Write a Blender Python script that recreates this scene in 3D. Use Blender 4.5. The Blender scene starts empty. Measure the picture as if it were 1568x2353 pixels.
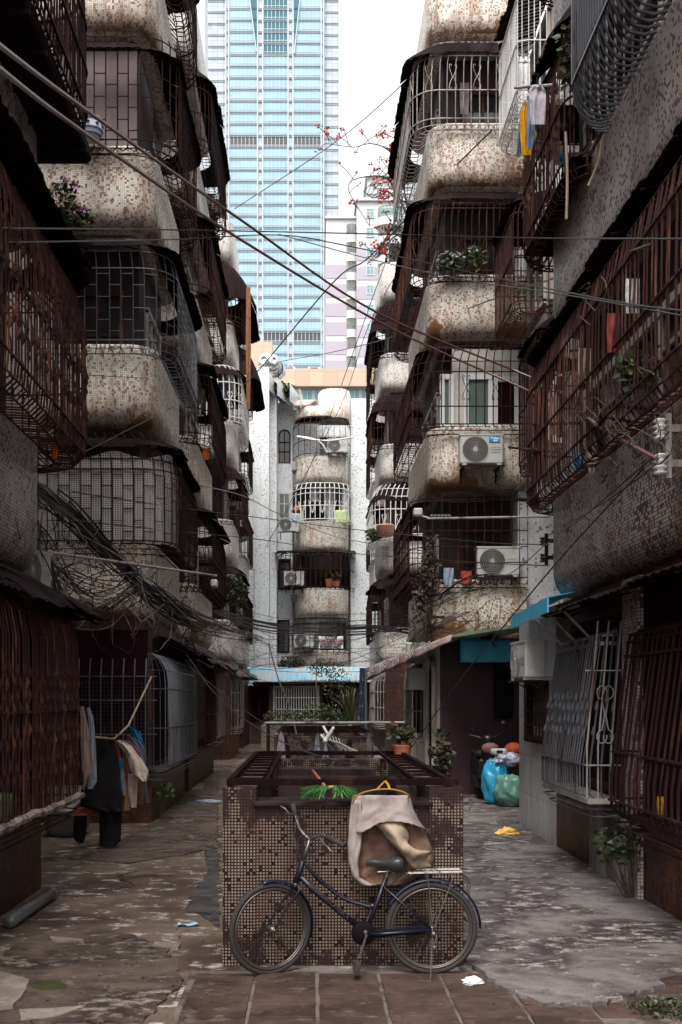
import bpy, math, random
from mathutils import Vector, Matrix, noise
R = random.Random(7)
SC = bpy.context.scene
COL = SC.collection
U0, V0, F, EYE = 711.0, 1604.0, 2400.0, 1.75
rad = math.radians

def at(u, v, d):
    """photo position (1568 px wide copy) at depth d metres -> world point"""
    return Vector(((u - U0) / F * d, d, EYE - (v - V0) / F * d))

# ------------------------------------------------------------------ mesh builder
class MB:
    def __init__(self):
        self.v = []; self.f = []; self.uv = []; self.mi = []; self.m = 0
    def vert(self, p):
        self.v.append((p[0], p[1], p[2])); return len(self.v) - 1
    def face(self, ids, uv=None):
        self.f.append(tuple(ids)); self.uv.append(uv); self.mi.append(self.m)
    def poly(self, pts, uv=None):
        self.face([self.vert(p) for p in pts], uv)
    def box(self, x0, x1, y0, y1, z0, z1, M=None):
        c = [(x, y, z) for z in (z0, z1) for y in (y0, y1) for x in (x0, x1)]
        if M is not None: c = [M @ Vector(p) for p in c]
        b = [self.vert(p) for p in c]
        for q in ((0,2,3,1),(4,5,7,6),(0,1,5,4),(2,6,7,3),(0,4,6,2),(1,3,7,5)):
            self.face([b[i] for i in q])
    def bevbox(self, x0, x1, y0, y1, z0, z1, b=.02, M=None):
        """box with chamfered vertical and top edges"""
        def ring(e, z):
            return [(x0+e+b*0, y0+b+e, z),(x0+b+e, y0+e, z),(x1-b-e, y0+e, z),(x1-e, y0+b+e, z),
                    (x1-e, y1-b-e, z),(x1-b-e, y1-e, z),(x0+b+e, y1-e, z),(x0+e, y1-b-e, z)]
        rings = [ring(b*.6, z0), ring(0, z0+b), ring(0, z1-b), ring(b*.6, z1)]
        ids = []
        for r_ in rings:
            if M is not None: r_ = [M @ Vector(p) for p in r_]
            ids.append([self.vert(p) for p in r_])
        for a, c in zip(ids, ids[1:]):
            for i in range(8):
                j = (i+1) % 8
                self.face((a[i], a[j], c[j], c[i]))
        self.face(ids[0][::-1]); self.face(ids[-1])
    def bar(self, a, b, r, r2=None):
        self.tube([a, b], r, 4, r2=r2)
    def tube(self, pts, r, n=6, closed=False, r2=None, caps=True):
        pts = [Vector(p) for p in pts]
        N = len(pts)
        if N < 2: return
        ref = None; rings = []
        for i, p in enumerate(pts):
            if closed: t = pts[(i+1) % N] - pts[i-1]
            else: t = pts[min(i+1, N-1)] - pts[max(i-1, 0)]
            if t.length < 1e-9: t = Vector((0,0,1))
            t.normalize()
            if ref is None:
                ref = Vector((0,0,1)) if abs(t.z) < .9 else Vector((1,0,0))
            x = ref - t * ref.dot(t)
            if x.length < 1e-6: x = t.orthogonal()
            x.normalize(); ref = x
            y = t.cross(x)
            rr = r if r2 is None else r + (r2 - r) * i / max(1, N-1)
            if callable(rr): rr = rr(i)
            rings.append([self.vert(p + (x*math.cos(k*2*math.pi/n + math.pi/n) + y*math.sin(k*2*math.pi/n + math.pi/n)) * rr) for k in range(n)])
        rng = range(N) if closed else range(N-1)
        for i in rng:
            a, b = rings[i], rings[(i+1) % N]
            for k in range(n):
                l = (k+1) % n
                self.face((a[k], a[l], b[l], b[k]))
        if not closed and caps:
            self.face(rings[0][::-1]); self.face(rings[-1])
    def ball(self, c, rx, ry, rz, n=10, m=7):
        c = Vector(c); rows = []
        for i in range(m+1):
            th = math.pi*i/m
            rows.append([self.vert((c.x+rx*math.sin(th)*math.cos(2*math.pi*k/n), c.y+ry*math.sin(th)*math.sin(2*math.pi*k/n), c.z+rz*math.cos(th))) for k in range(n)])
        for a, b in zip(rows, rows[1:]):
            for k in range(n):
                l = (k+1) % n
                self.face((a[k], b[k], b[l], a[l]))
    def lathe(self, prof, n=20, M=None):
        """prof: (r, z) about the z axis"""
        rows = []
        for r_, z in prof:
            ring = []
            for k in range(n):
                p = Vector((r_*math.cos(2*math.pi*k/n), r_*math.sin(2*math.pi*k/n), z))
                if M is not None: p = M @ p
                ring.append(self.vert(p))
            rows.append(ring)
        for a, b in zip(rows, rows[1:]):
            for k in range(n):
                l = (k+1) % n
                self.face((a[k], a[l], b[l], b[k]))
    def grid(self, rows, thick=0, uv=False):
        """rows of points; a sheet, with a second skin when thick"""
        ids = [[self.vert(p) for p in r_] for r_ in rows]
        n = len(rows[0])
        for i in range(len(rows)-1):
            for k in range(n-1):
                self.face((ids[i][k], ids[i][k+1], ids[i+1][k+1], ids[i+1][k]))
        if thick:
            ids2 = []
            for i, r_ in enumerate(rows):
                q = []
                for k, p in enumerate(r_):
                    a = Vector(rows[min(i+1, len(rows)-1)][k]) - Vector(rows[max(i-1, 0)][k])
                    b = Vector(r_[min(k+1, n-1)]) - Vector(r_[max(k-1, 0)])
                    nn = a.cross(b)
                    nn = nn.normalized() if nn.length > 1e-9 else Vector((0,1,0))
                    q.append(self.vert(Vector(p) + nn*thick))
                ids2.append(q)
            for i in range(len(rows)-1):
                for k in range(n-1):
                    self.face((ids2[i][k], ids2[i+1][k], ids2[i+1][k+1], ids2[i][k+1]))
            for k in range(n-1):
                self.face((ids[0][k], ids2[0][k], ids2[0][k+1], ids[0][k+1]))
                self.face((ids[-1][k], ids[-1][k+1], ids2[-1][k+1], ids2[-1][k]))
            for i in range(len(rows)-1):
                self.face((ids[i][0], ids[i+1][0], ids2[i+1][0], ids2[i][0]))
                self.face((ids[i][-1], ids2[i][-1], ids2[i+1][-1], ids[i+1][-1]))
    def build(self, name, mats, parent=None, smooth=False, world=True):
        if not isinstance(mats, (list, tuple)): mats = [mats]
        off = Vector((0,0,0))
        if parent is not None and world:
            p = parent
            while p is not None: off += Vector(p.location); p = p.parent
        me = bpy.data.meshes.new(name)
        vs = [(a-off.x, b-off.y, c-off.z) for a, b, c in self.v] if off.length else self.v
        me.from_pydata(vs, [], self.f)
        for m in mats: me.materials.append(m)
        me.update()
        lay = me.uv_layers.new(name='UVMap').data
        W = self.v
        for pi, pg in enumerate(me.polygons):
            pg.material_index = min(self.mi[pi], len(mats)-1)
            pg.use_smooth = smooth
            uv = self.uv[pi]
            if uv:
                for k, li in enumerate(pg.loop_indices): lay[li].uv = uv[k]
            else:
                n = pg.normal; ax = max(range(3), key=lambda q: abs(n[q]))
                for li, vi in zip(pg.loop_indices, pg.vertices):
                    p = W[vi]
                    lay[li].uv = (p[1], p[2]) if ax == 0 else ((p[0], p[2]) if ax == 1 else (p[0], p[1]))
        o = bpy.data.objects.new(name, me); COL.objects.link(o)
        if parent is not None: o.parent = parent
        return o

def tag(o, label=None, cat=None, group=None, kind=None):
    if label: o['label'] = label
    if cat: o['category'] = cat
    if group: o['group'] = group
    if kind: o['kind'] = kind
    return o
def thing(name, label, cat, loc=(0,0,0), rotz=0, group=None):
    o = bpy.data.objects.new(name, None); COL.objects.link(o)
    o.location = loc; o.rotation_euler = (0, 0, rotz); o.empty_display_size = .1
    return tag(o, label, cat, group)
def copy_tree(o, parent=None):
    c = o.copy(); COL.objects.link(c); c.parent = parent
    for ch in list(o.children): copy_tree(ch, c)
    return c

def smoothpts(pts, n=6):
    pts = [Vector(p) for p in pts]
    if len(pts) < 3: return pts
    q = [pts[0]*2 - pts[1]] + pts + [pts[-1]*2 - pts[-2]]
    out = []
    for i in range(1, len(q)-2):
        a, b, c, d = q[i-1:i+3]
        for k in range(n):
            t = k/n
            out.append(.5*((2*b) + (c-a)*t + (2*a-5*b+4*c-d)*t*t + (3*b-a-3*c+d)*t*t*t))
    out.append(pts[-1])
    return out

# ------------------------------------------------------------------ materials
class NT:
    def __init__(self, name):
        self.mat = bpy.data.materials.new(name); self.mat.use_nodes = True
        self.t = self.mat.node_tree; self.n = self.t.nodes; self.l = self.t.links
        self.b = self.n['Principled BSDF']
    def add(self, typ, **kw):
        x = self.n.new(typ)
        for k, v in kw.items():
            if k.startswith('i_'):
                key = k[2:]
                key = int(key) if key.isdigit() else key
                x.inputs[key].default_value = v
            else: setattr(x, k, v)
        return x
    def link(self, a, b): self.l.new(a, b)
    def sock(self, x, i, v):
        if v is None: return
        if hasattr(v, 'links') or isinstance(v, bpy.types.NodeSocket): self.link(v, x.inputs[i])
        else: x.inputs[i].default_value = v
    def math(self, op, a, b=None, c=None, clamp=False):
        x = self.add('ShaderNodeMath', operation=op, use_clamp=clamp)
        self.sock(x, 0, a); self.sock(x, 1, b); self.sock(x, 2, c)
        return x.outputs[0]
    def vmath(self, op, a, b=None):
        x = self.add('ShaderNodeVectorMath', operation=op)
        self.sock(x, 0, a); self.sock(x, 1, b)
        return x.outputs[0]
    def mix(self, fac, a, b, mode='MIX'):
        x = self.add('ShaderNodeMix', data_type='RGBA', blend_type=mode)
        self.sock(x, 0, fac); self.sock(x, 6, a if not isinstance(a, tuple) else col(a)); self.sock(x, 7, b if not isinstance(b, tuple) else col(b))
        return x.outputs[2]
    def noise(self, vec, scale, detail=4, rough=.55, dist=0):
        x = self.add('ShaderNodeTexNoise', i_Scale=scale, i_Detail=detail, i_Roughness=rough, i_Distortion=dist)
        if vec is not None: self.link(vec, x.inputs['Vector'])
        return x.outputs['Fac']
    def ramp(self, fac, lo, hi):
        x = self.add('ShaderNodeMapRange', interpolation_type='SMOOTHSTEP')
        self.sock(x, 0, fac); x.inputs[1].default_value = lo; x.inputs[2].default_value = hi
        return x.outputs[0]
    def scale(self, vec, s):
        return self.vmath('MULTIPLY', vec, s)
    def bump(self, h, strength=.3, dist=.02):
        x = self.add('ShaderNodeBump', i_Strength=strength, i_Distance=dist)
        self.link(h, x.inputs['Height']); self.link(x.outputs[0], self.b.inputs['Normal'])
    def out(self, base=None, rough=None, metal=None, spec=None):
        self.sock(self.b, 'Base Color', col(base) if isinstance(base, tuple) else base)
        self.sock(self.b, 'Roughness', rough); self.sock(self.b, 'Metallic', metal)
        if spec is not None: self.b.inputs['Specular IOR Level'].default_value = spec
        return self.mat
def col(c): return (c[0], c[1], c[2], 1)

def weathered(name, base, dirt, scale=3.0, amt=(.45, .65), rough=.6, metal=0, bump=.2, bscale=40, streak=True, var=.25, spec=None):
    t = NT(name)
    pos = t.add('ShaderNodeNewGeometry').outputs['Position']
    v = t.scale(pos, (1, 1, .25)) if streak else pos
    n1 = t.noise(v, scale, 5, .6)
    n2 = t.noise(pos, scale*7, 4, .6)
    m = t.ramp(n1, amt[0], amt[1])
    c = t.mix(m, base, dirt)
    k = t.math('MULTIPLY_ADD', n2, var*2, 1-var)
    x = t.vmath('SCALE', c); x.node.inputs[3].default_value = 1; t.link(k, x.node.inputs[3])
    if bump: t.bump(t.noise(pos, bscale, 3), bump, .01)
    return t.out(x, t.math('MULTIPLY_ADD', n1, .3, rough-.15), metal, spec)

def tiled(name, tile=.030, base=(.80,.75,.67), dark=(.17,.085,.055), dens=.17, grout=(.27,.22,.18), gw=.12, stain=(.15,.06,.022), stains=.9,
          z0=2.83, pitch=2.8775, ph=1.16, rough=.38, dark2=(.50,.35,.24), clump=.2, edge=(.035,.018,.014), drip=.85, gray=(.2,.165,.145), grime=.4, patch=0, expose=0, spec=.35):
    """small square mosaic tiles; stains gather at the foot and run down from the sill of each storey"""
    t = NT(name)
    uv = t.add('ShaderNodeUVMap', uv_map='UVMap').outputs[0]
    pos = t.add('ShaderNodeNewGeometry').outputs['Position']
    s = t.scale(uv, (1/tile, 1/tile, 0))
    fl = t.vmath('FLOOR', s); fr = t.vmath('FRACTION', s)
    wn = t.add('ShaderNodeTexWhiteNoise', noise_dimensions='2D'); t.link(fl, wn.inputs['Vector'])
    wn2 = t.add('ShaderNodeTexWhiteNoise', noise_dimensions='2D'); t.link(t.vmath('ADD', fl, (37.3, 11.9, 0)), wn2.inputs['Vector'])
    big = t.noise(pos, 1.3, 3, .6)
    thr = t.math('MULTIPLY_ADD', t.ramp(big, .4, .7), clump, dens)
    isdark = t.math('LESS_THAN', wn.outputs[0], thr)
    shade = t.mix(wn2.outputs[0], (dark[0], dark[1], dark[2]), dark2)
    lite = t.vmath('SCALE', col(base)[:3]); t.link(t.math('MULTIPLY_ADD', wn2.outputs[0], .22, .86), lite.node.inputs[3])
    c = t.mix(isdark, lite, shade)
    sep = t.add('ShaderNodeSeparateXYZ'); t.link(fr, sep.inputs[0])
    gx = t.math('ABSOLUTE', t.math('SUBTRACT', sep.outputs[0], .5)); gy = t.math('ABSOLUTE', t.math('SUBTRACT', sep.outputs[1], .5))
    g = t.math('GREATER_THAN', t.math('MAXIMUM', gx, gy), .5-gw*.5)
    c = t.mix(g, c, grout)
    # stains
    sp = t.add('ShaderNodeSeparateXYZ'); t.link(pos, sp.inputs[0])
    rel = t.math('MULTIPLY', t.math('FRACT', t.math('DIVIDE', t.math('SUBTRACT', sp.outputs[2], z0-pitch*4), pitch)), pitch/ph)
    su = t.add('ShaderNodeSeparateXYZ'); t.link(uv, su.inputs[0])
    cv = t.add('ShaderNodeCombineXYZ'); t.link(su.outputs[0], cv.inputs[0]); t.link(t.math('MULTIPLY', su.outputs[1], .07), cv.inputs[1]); t.link(big, cv.inputs[2])
    dr = t.noise(cv.outputs[0], 9, 5, .7)
    dr2 = t.noise(cv.outputs[0], 2.2, 3, .6)
    foot = t.ramp(t.math('ADD', t.math('SUBTRACT', 1, rel), t.math('MULTIPLY', t.math('SUBTRACT', t.noise(pos, 3, 5, .6), .5), .9)), .5, .95)
    inpar = t.math('LESS_THAN', rel, 1.05)
    foot = t.math('MULTIPLY', foot, inpar)
    run = t.math('MULTIPLY', t.ramp(dr, .47, .6), t.ramp(dr2, .34, .56))
    m1 = t.math('MULTIPLY', foot, stains, clamp=True)
    m2 = t.math('MULTIPLY', run, drip, clamp=True)
    c = t.mix(m2, c, t.mix(.72, c, t.mix(dr2, stain, (stain[0]*2.0, stain[1]*1.7, stain[2]*1.1)), 'MIX'))
    c = t.mix(m1, c, t.mix(t.ramp(t.noise(pos, 5, 4), .45, .62), t.mix(.6, c, stain), t.mix(.7, c, edge)))
    gr = t.ramp(t.noise(t.scale(pos, (1, 1, .35)), 1.7, 6, .65), .42, .75)
    c = t.mix(t.math('MULTIPLY', gr, grime), c, t.mix(.75, c, gray, 'MIX'))
    if expose:
        ex = t.ramp(t.math('SUBTRACT', t.noise(pos, 1.15, 5, .6), t.math('MULTIPLY', rel, .42)), .50, .515)
        c = t.mix(t.math('MULTIPLY', ex, inpar), c, t.mix(t.noise(pos, 6, 4), (.26,.13,.055), (.07,.03,.018)))
    if patch:
        pm = t.ramp(t.math('ADD', t.noise(t.scale(pos, (1.6, 1, 1)), 3.2, 5, .7), t.math('MULTIPLY', t.math('ABSOLUTE', t.math('SUBTRACT', sp.outputs[2], .55)), .26)), .60, .67)
        c = t.mix(t.math('MULTIPLY', pm, .93), c, (.022, .012, .012))
    t.bump(t.math('SUBTRACT', 1, g), .25, .004)
    return t.out(c, t.math('MULTIPLY_ADD', m1, .3, rough), spec=spec)

def plain(name, base, rough=.5, metal=0, var=.12, scale=8, bump=0, bscale=60, spec=None):
    t = NT(name)
    pos = t.add('ShaderNodeNewGeometry').outputs['Position']
    n = t.noise(pos, scale, 4, .6)
    x = t.vmath('SCALE', base); t.link(t.math('MULTIPLY_ADD', n, var*2, 1-var), x.node.inputs[3])
    if bump: t.bump(t.noise(pos, bscale, 3), bump, .01)
    return t.out(x, rough, metal, spec)

M = {}
M['tile'] = tiled('mosaic_tile_stained', expose=1)
M['tile_white'] = tiled('mosaic_tile_white', base=(.74,.74,.72), dens=.09, clump=.05, stains=.6, drip=.5, dark=(.18,.12,.1), grime=.3)
M['tile_n'] = tiled('mosaic_tile_shaded_lane', tile=.03, base=(.54,.49,.48), dens=.16, clump=.3, dark=(.07,.035,.035), stains=.5, drip=.3, dark2=(.14,.1,.09), gw=.2, grout=(.07,.05,.045), gray=(.07,.04,.04), grime=.85)  # lane shade put into this darker copy of the mosaic
M['tile_end'] = tiled('wall_tile_plain', tile=.05, base=(.46,.42,.39), dens=.02, clump=.02, stains=.2, drip=.5, grime=.55)
M['tile_back'] = tiled('mosaic_tile_rear_block', tile=.05, base=(.70,.73,.75), dark=(.22,.19,.18), dark2=(.38,.35,.34), dens=.045, clump=.015, grout=(.72,.75,.77), gw=.06, stains=.0, drip=.5, stain=(.28,.25,.23), z0=2.6, pitch=2.75, ph=1.4, rough=.5, grime=.1, gray=(.5,.52,.53))
M['tile_back_bay'] = tiled('mosaic_tile_rear_bay', tile=.05, base=(.66,.63,.58), dark=(.2,.16,.14), dark2=(.36,.32,.28), dens=.13, clump=.06, grout=(.6,.57,.53), gw=.06, stains=.85, drip=1.0, z0=2.5, pitch=2.73, ph=1.35, rough=.5, grime=.45, stain=(.2,.11,.055), edge=(.1,.06,.04), gray=(.4,.37,.33))
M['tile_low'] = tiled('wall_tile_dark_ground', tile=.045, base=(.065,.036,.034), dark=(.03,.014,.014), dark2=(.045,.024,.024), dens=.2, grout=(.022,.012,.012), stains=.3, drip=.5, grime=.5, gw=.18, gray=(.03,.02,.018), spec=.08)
M['rust_dark'] = weathered('rusted_iron_dark', (.018,.006,.007), (.09,.035,.024), 5, (.5,.75), .8, 0, 0, spec=.15)
M['iron_black'] = weathered('blackened_iron', (.008,.0025,.003), (.03,.012,.01), 6, (.5,.75), .9, 0, 0, spec=.08)
M['rust_brown'] = weathered('rusted_iron_brown', (.036,.014,.013), (.125,.052,.032), 7, (.5,.68), .8, 0, 0, spec=.15)
M['bar_grey'] = weathered('galvanised_bar_grey', (.28,.26,.25), (.12,.06,.045), 6, (.48,.66), .55, .1, 0)
M['bar_white'] = weathered('painted_bar_white', (.62,.61,.6), (.28,.17,.11), 7, (.56,.75), .5, 0, 0)
M['bar_steel'] = weathered('steel_bar_bluish', (.13,.13,.15), (.05,.03,.03), 5, (.5,.7), .35, .6, 0)
M['sheet'] = weathered('corrugated_sheet_dark', (.014,.006,.007), (.007,.003,.004), 2.5, (.4,.65), .85, 0, .3, 20, spec=.1)  # near-black all over, upper and under sides alike
M['sheet_grey'] = weathered('corrugated_sheet_weathered', (.12,.095,.09), (.035,.022,.02), 3, (.4,.6), .6, .2, .3, 25)
M['inside'] = weathered('balcony_interior_unlit', (.020,.006,.008), (.010,.003,.004), 1.2, (.4,.7), .8, 0, .1)  # near-black colour carries the shade of the balcony interiors
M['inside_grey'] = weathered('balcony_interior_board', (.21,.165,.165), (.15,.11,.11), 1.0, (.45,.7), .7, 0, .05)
M['dark'] = plain('unlit_interior_black', (.012,.002,.004), .9, spec=.1)  # near-black stands in for shade inside windows and doors
M['glassdark'] = plain('window_glass_dark', (.02,.015,.017), .08, 0, .3, 2)
M['glassgreen'] = plain('window_glass_greenish', (.10,.14,.13), .12, 0, .3, 2)
M['frame'] = weathered('window_frame_painted', (.5,.47,.44), (.3,.2,.14), 5, (.5,.7), .5, 0, 0)
M['concrete_grey'] = weathered('rough_concrete', (.27,.24,.22), (.1,.075,.065), 2.2, (.4,.65), .85, 0, .5, 30)
M['plaster'] = weathered('stained_plaster', (.45,.42,.39), (.14,.1,.085), 1.8, (.42,.66), .8, 0, .2, 30)
M['tile_bright'] = tiled('mosaic_tile_clean_white', tile=.04, base=(.85,.86,.87), dens=.05, clump=.03, stains=0, drip=.15, dark=(.12,.1,.1), grout=(.55,.55,.56), grime=.15)
# ------------------------------------------------------------------ bays, cages, awnings
class Path:
    """U-shaped plan outline of a balcony: wall -> rounded near corner -> street side -> rounded far corner -> wall"""
    def __init__(self, xw, xo, y0, y1, r=.42, n=7):
        sg = 1 if xo > xw else -1
        p = [(xw, y0), (xo - sg*r, y0)]
        for k in range(1, n):
            a = rad(90)*k/n
            p.append((xo - sg*r + sg*r*math.sin(a), y0 + r - r*math.cos(a)))
        p += [(xo, y0+r), (xo, y1-r)]
        for k in range(1, n):
            a = rad(90)*k/n
            p.append((xo - sg*r + sg*r*math.cos(a), y1 - r + r*math.sin(a)))
        p += [(xo - sg*r, y1), (xw, y1)]
        self.p = [Vector((a, b, 0)) for a, b in p]; self.sg = sg
        self.cum = [0]
        for a, b in zip(self.p, self.p[1:]): self.cum.append(self.cum[-1] + (b-a).length)
        self.L = self.cum[-1]
    def pt(self, i, f):
        return self.p[i].lerp(self.p[min(i+1, len(self.p)-1)], f)
    def loc(self, s):
        s = max(0, min(self.L, s))
        for i in range(len(self.p)-1):
            if s <= self.cum[i+1] + 1e-9:
                return i, (s-self.cum[i])/max(1e-9, self.cum[i+1]-self.cum[i])
        return len(self.p)-2, 1

def parapet(par, path, s, h, mat, inner=.1, name='balcony', cap=True, under=None):
    """solid curved balcony front with rounded foot, floor slab"""
    prof = [(-.1, s-.25), (-.1, s), (-.012, s), (0, s-.014), (0, s-.05), (0, s-h+.27), (-.006, s-h+.22), (-.03, s-h+.13), (-.07, s-h+.065), (-.13, s-h+.022), (-.2, s-h+.004), (-.3, s-h)]
    b = MB()
    sg = path.sg
    nrm = []
    P = path.p
    for i in range(len(P)):
        a = P[max(i-1, 0)]; c = P[min(i+1, len(P)-1)]
        t = (c-a).normalized(); n = Vector((t.y, -t.x, 0))*(1 if sg > 0 else -1)
        # outward: away from the block
        nrm.append(n)
    cum = [0]
    for (a0, z0_), (a1, z1_) in zip(prof, prof[1:]): cum.append(cum[-1] + math.hypot(a1-a0, z1_-z0_))
    ids = []
    for (o, z) in prof:
        ids.append([b.vert((p.x + n.x*o, p.y + n.y*o, z)) for p, n in zip(P, nrm)])
    for i in range(len(prof)-1):
        for k in range(len(P)-1):
            u0, u1 = path.cum[k], path.cum[k+1]
            v0, v1 = s-(cum[i]-cum[2]), s-(cum[i+1]-cum[2])
            q = (ids[i][k], ids[i][k+1], ids[i+1][k+1], ids[i+1][k]); w = [(u0, v0), (u1, v0), (u1, v1), (u0, v1)]
            if sg < 0: q = q[::-1]; w = w[::-1]
            b.face(q, w)
    b.m = 1
    b.face(ids[-1]); b.face([b.vert((p.x+n.x*-.1, p.y+n.y*-.1, s-.25-.6)) for p, n in zip(P, nrm)])
    b.face([b.vert((p.x+n.x*-.3, p.y+n.y*-.3, s-h+.12)) for p, n in zip(P, nrm)])
    # inner face of the parapet
    lo = [b.vert((p.x+n.x*-.1, p.y+n.y*-.1, s-.9)) for p, n in zip(P, nrm)]
    for k in range(len(P)-1): b.face((ids[0][k], ids[0][k+1], lo[k+1], lo[k]))
    o = b.build(name, [mat, under or M['concrete_grey']], par)
    for pg in o.data.polygons:
        if pg.material_index == 0 and abs(pg.normal.z) < .9: pg.use_smooth = True
    return o

BASKET = [(0.0, -.03), (.35, -.16), (.8, -.17), (.97, -.1), (1.0, .02), (1.0, .62), (.97, 1.05), (.8, 1.3), (.25, 1.5), (0, 1.52)]
FLATTOP = [(0.0, -.03), (.6, -.12), (.95, -.08), (1.0, .02), (1.0, 1.5), (.9, 1.58)]
DOME = [(0.0, .0), (.8, -.03), (1.0, .03), (1.0, .95), (.9, 1.2), (.55, 1.45), (.1, 1.6)]
def cage(par, pin, pout, s, prof=BASKET, sp=.115, r=.0085, rails=(.02, .5, 1.0), mat='rust_dark', rng=(0, 1), jit=.01, extra=True, scroll=None, brick=False, seed=1, name='security_cage', hs=1.0, fl=4, knots=()):
    rr = random.Random(seed); b = MB()
    prof = [(t, z*(hs if z > .1 else 1)) for t, z in prof]
    a, e = rng[0]*pout.L, rng[1]*pout.L
    def q(d, t, z):
        i, f = pout.loc(d); A = pin.pt(i, f); B = pout.pt(i, f)
        v = A.lerp(B, t); return Vector((v.x, v.y, s+z))
    n = max(2, int((e-a)/sp))
    for k in range(n+1):
        d = a + (e-a)*k/n + rr.uniform(-jit, jit)
        pts = [q(d, t, z) for t, z in prof]
        b.tube(pts, r*rr.uniform(.8, 1.25), 4, caps=False)
        for kz in knots:
            kz2 = kz + (.06 if k % 2 else -.03) + rr.uniform(-.02, .02); tk = 1.0
            for (ta, za), (tb, zb) in zip(prof, prof[1:]):
                if za <= kz2 <= zb and zb > za: tk = ta+(tb-ta)*(kz2-za)/(zb-za)
            b.tube([q(d, tk, kz2-.055), q(d, tk+.03, kz2-.01), q(d, tk, kz2+.055)], (lambda i, r=r: r if i != 1 else r*2.5), 4, caps=False)
    def zt(z):
        """cage profile offset at height z"""
        for (t0, za), (t1, zb) in zip(prof, prof[1:]):
            if za <= z <= zb and zb > za and za >= -.2 and t0 > .6: return t0 + (t1-t0)*(z-za)/(zb-za)
        return 1.0
    m = max(6, int((e-a)/.14))
    for z in rails:
        z2 = z*(hs if z > .1 else 1); t = zt(z2)
        b.tube([q(a+(e-a)*k/m, t+.02, z2) for k in range(m+1)], r*1.35, 4, caps=False)
    if extra:
        for t, z in ((.35, -.16), (.8, -.17), (.97, -.1)):
            b.tube([q(a+(e-a)*k/m, t, z) for k in range(m+1)], r, 4, caps=False)
        for t, z in prof[-3:-1]:
            b.tube([q(a+(e-a)*k/m, t, z) for k in range(m+1)], r, 4, caps=False)
    if brick:                                    # staggered cross pieces between neighbouring bars
        for k in range(n):
            for j in range(fl):
                z = (.15 + j*.33 + (.16 if k % 2 else 0))*hs
                if z > .98*hs: continue
                b.tube([q(a+(e-a)*k/n, 1, z), q(a+(e-a)*(k+1)/n, 1, z)], r*.9, 4, caps=False)
    if scroll:                                   # wrought scrollwork
        d = a + scroll[0]
        while d < e - .2:
            zc = scroll[1]
            for sx in (-1, 1):
                for sz in (-1, 1):
                    b.tube([q(d+sx*(x_+.006), 1.02, zc+sz*z_) for x_, z_ in ((0,0),(.022,.05),(.045,.11),(.062,.17),(.064,.21),(.05,.235),(.03,.228),(.024,.205),(.038,.195))], r*.75, 3, caps=False)
            d += scroll[2]
    return b.build(name, M[mat], par)

def awning(par, pin, pout, z, drop=.14, t1=1.15, rng=(0, 1), mat='sheet', seed=1, w=.7, ragged=.06, name='awning', t0=-.1, corr=.007):
    rr = random.Random(seed); b = MB()
    a, e = rng[0]*pout.L, rng[1]*pout.L
    n = max(2, int((e-a)/w)); d = a
    for k in range(n):
        d0 = a+(e-a)*k/n - .03; d1 = a+(e-a)*(k+1)/n + .03
        zz = z + rr.uniform(-.015, .025) + (.012 if k % 2 else 0); tt = t1 + rr.uniform(-ragged, ragged)*1.5; dd = drop + rr.uniform(-.02, .03)
        rows = []
        m = 12
        for j in range(5):
            f = j/4; row = []
            for i in range(m+1):
                ds = max(a, min(e, d0+(d1-d0)*i/m)); ii, ff = pout.loc(ds)
                A = pin.pt(ii, ff); B = pout.pt(ii, ff)
                t = t0+(tt-t0)*f
                if j == 4: t += rr.uniform(-ragged, ragged)*.35
                v = A + (B-A)*t
                row.append((v.x, v.y, zz - dd*f*f*.6 - dd*f*.4 + corr*(1 if i % 2 else -1)))
            rows.append(row)
        b.grid(rows, .012)
    # bearer rods
    for k in range(n+1):
        ii, ff = pout.loc(a+(e-a)*k/n); A = pin.pt(ii, ff); B = pout.pt(ii, ff)
        p0 = A + (B-A)*t0; p1 = A + (B-A)*(t1*.98)
        b.tube([(p0.x, p0.y, z-.05), (p1.x, p1.y, z-drop-.035)], .012, 4)
    return b.build(name, M[mat], par)

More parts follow.
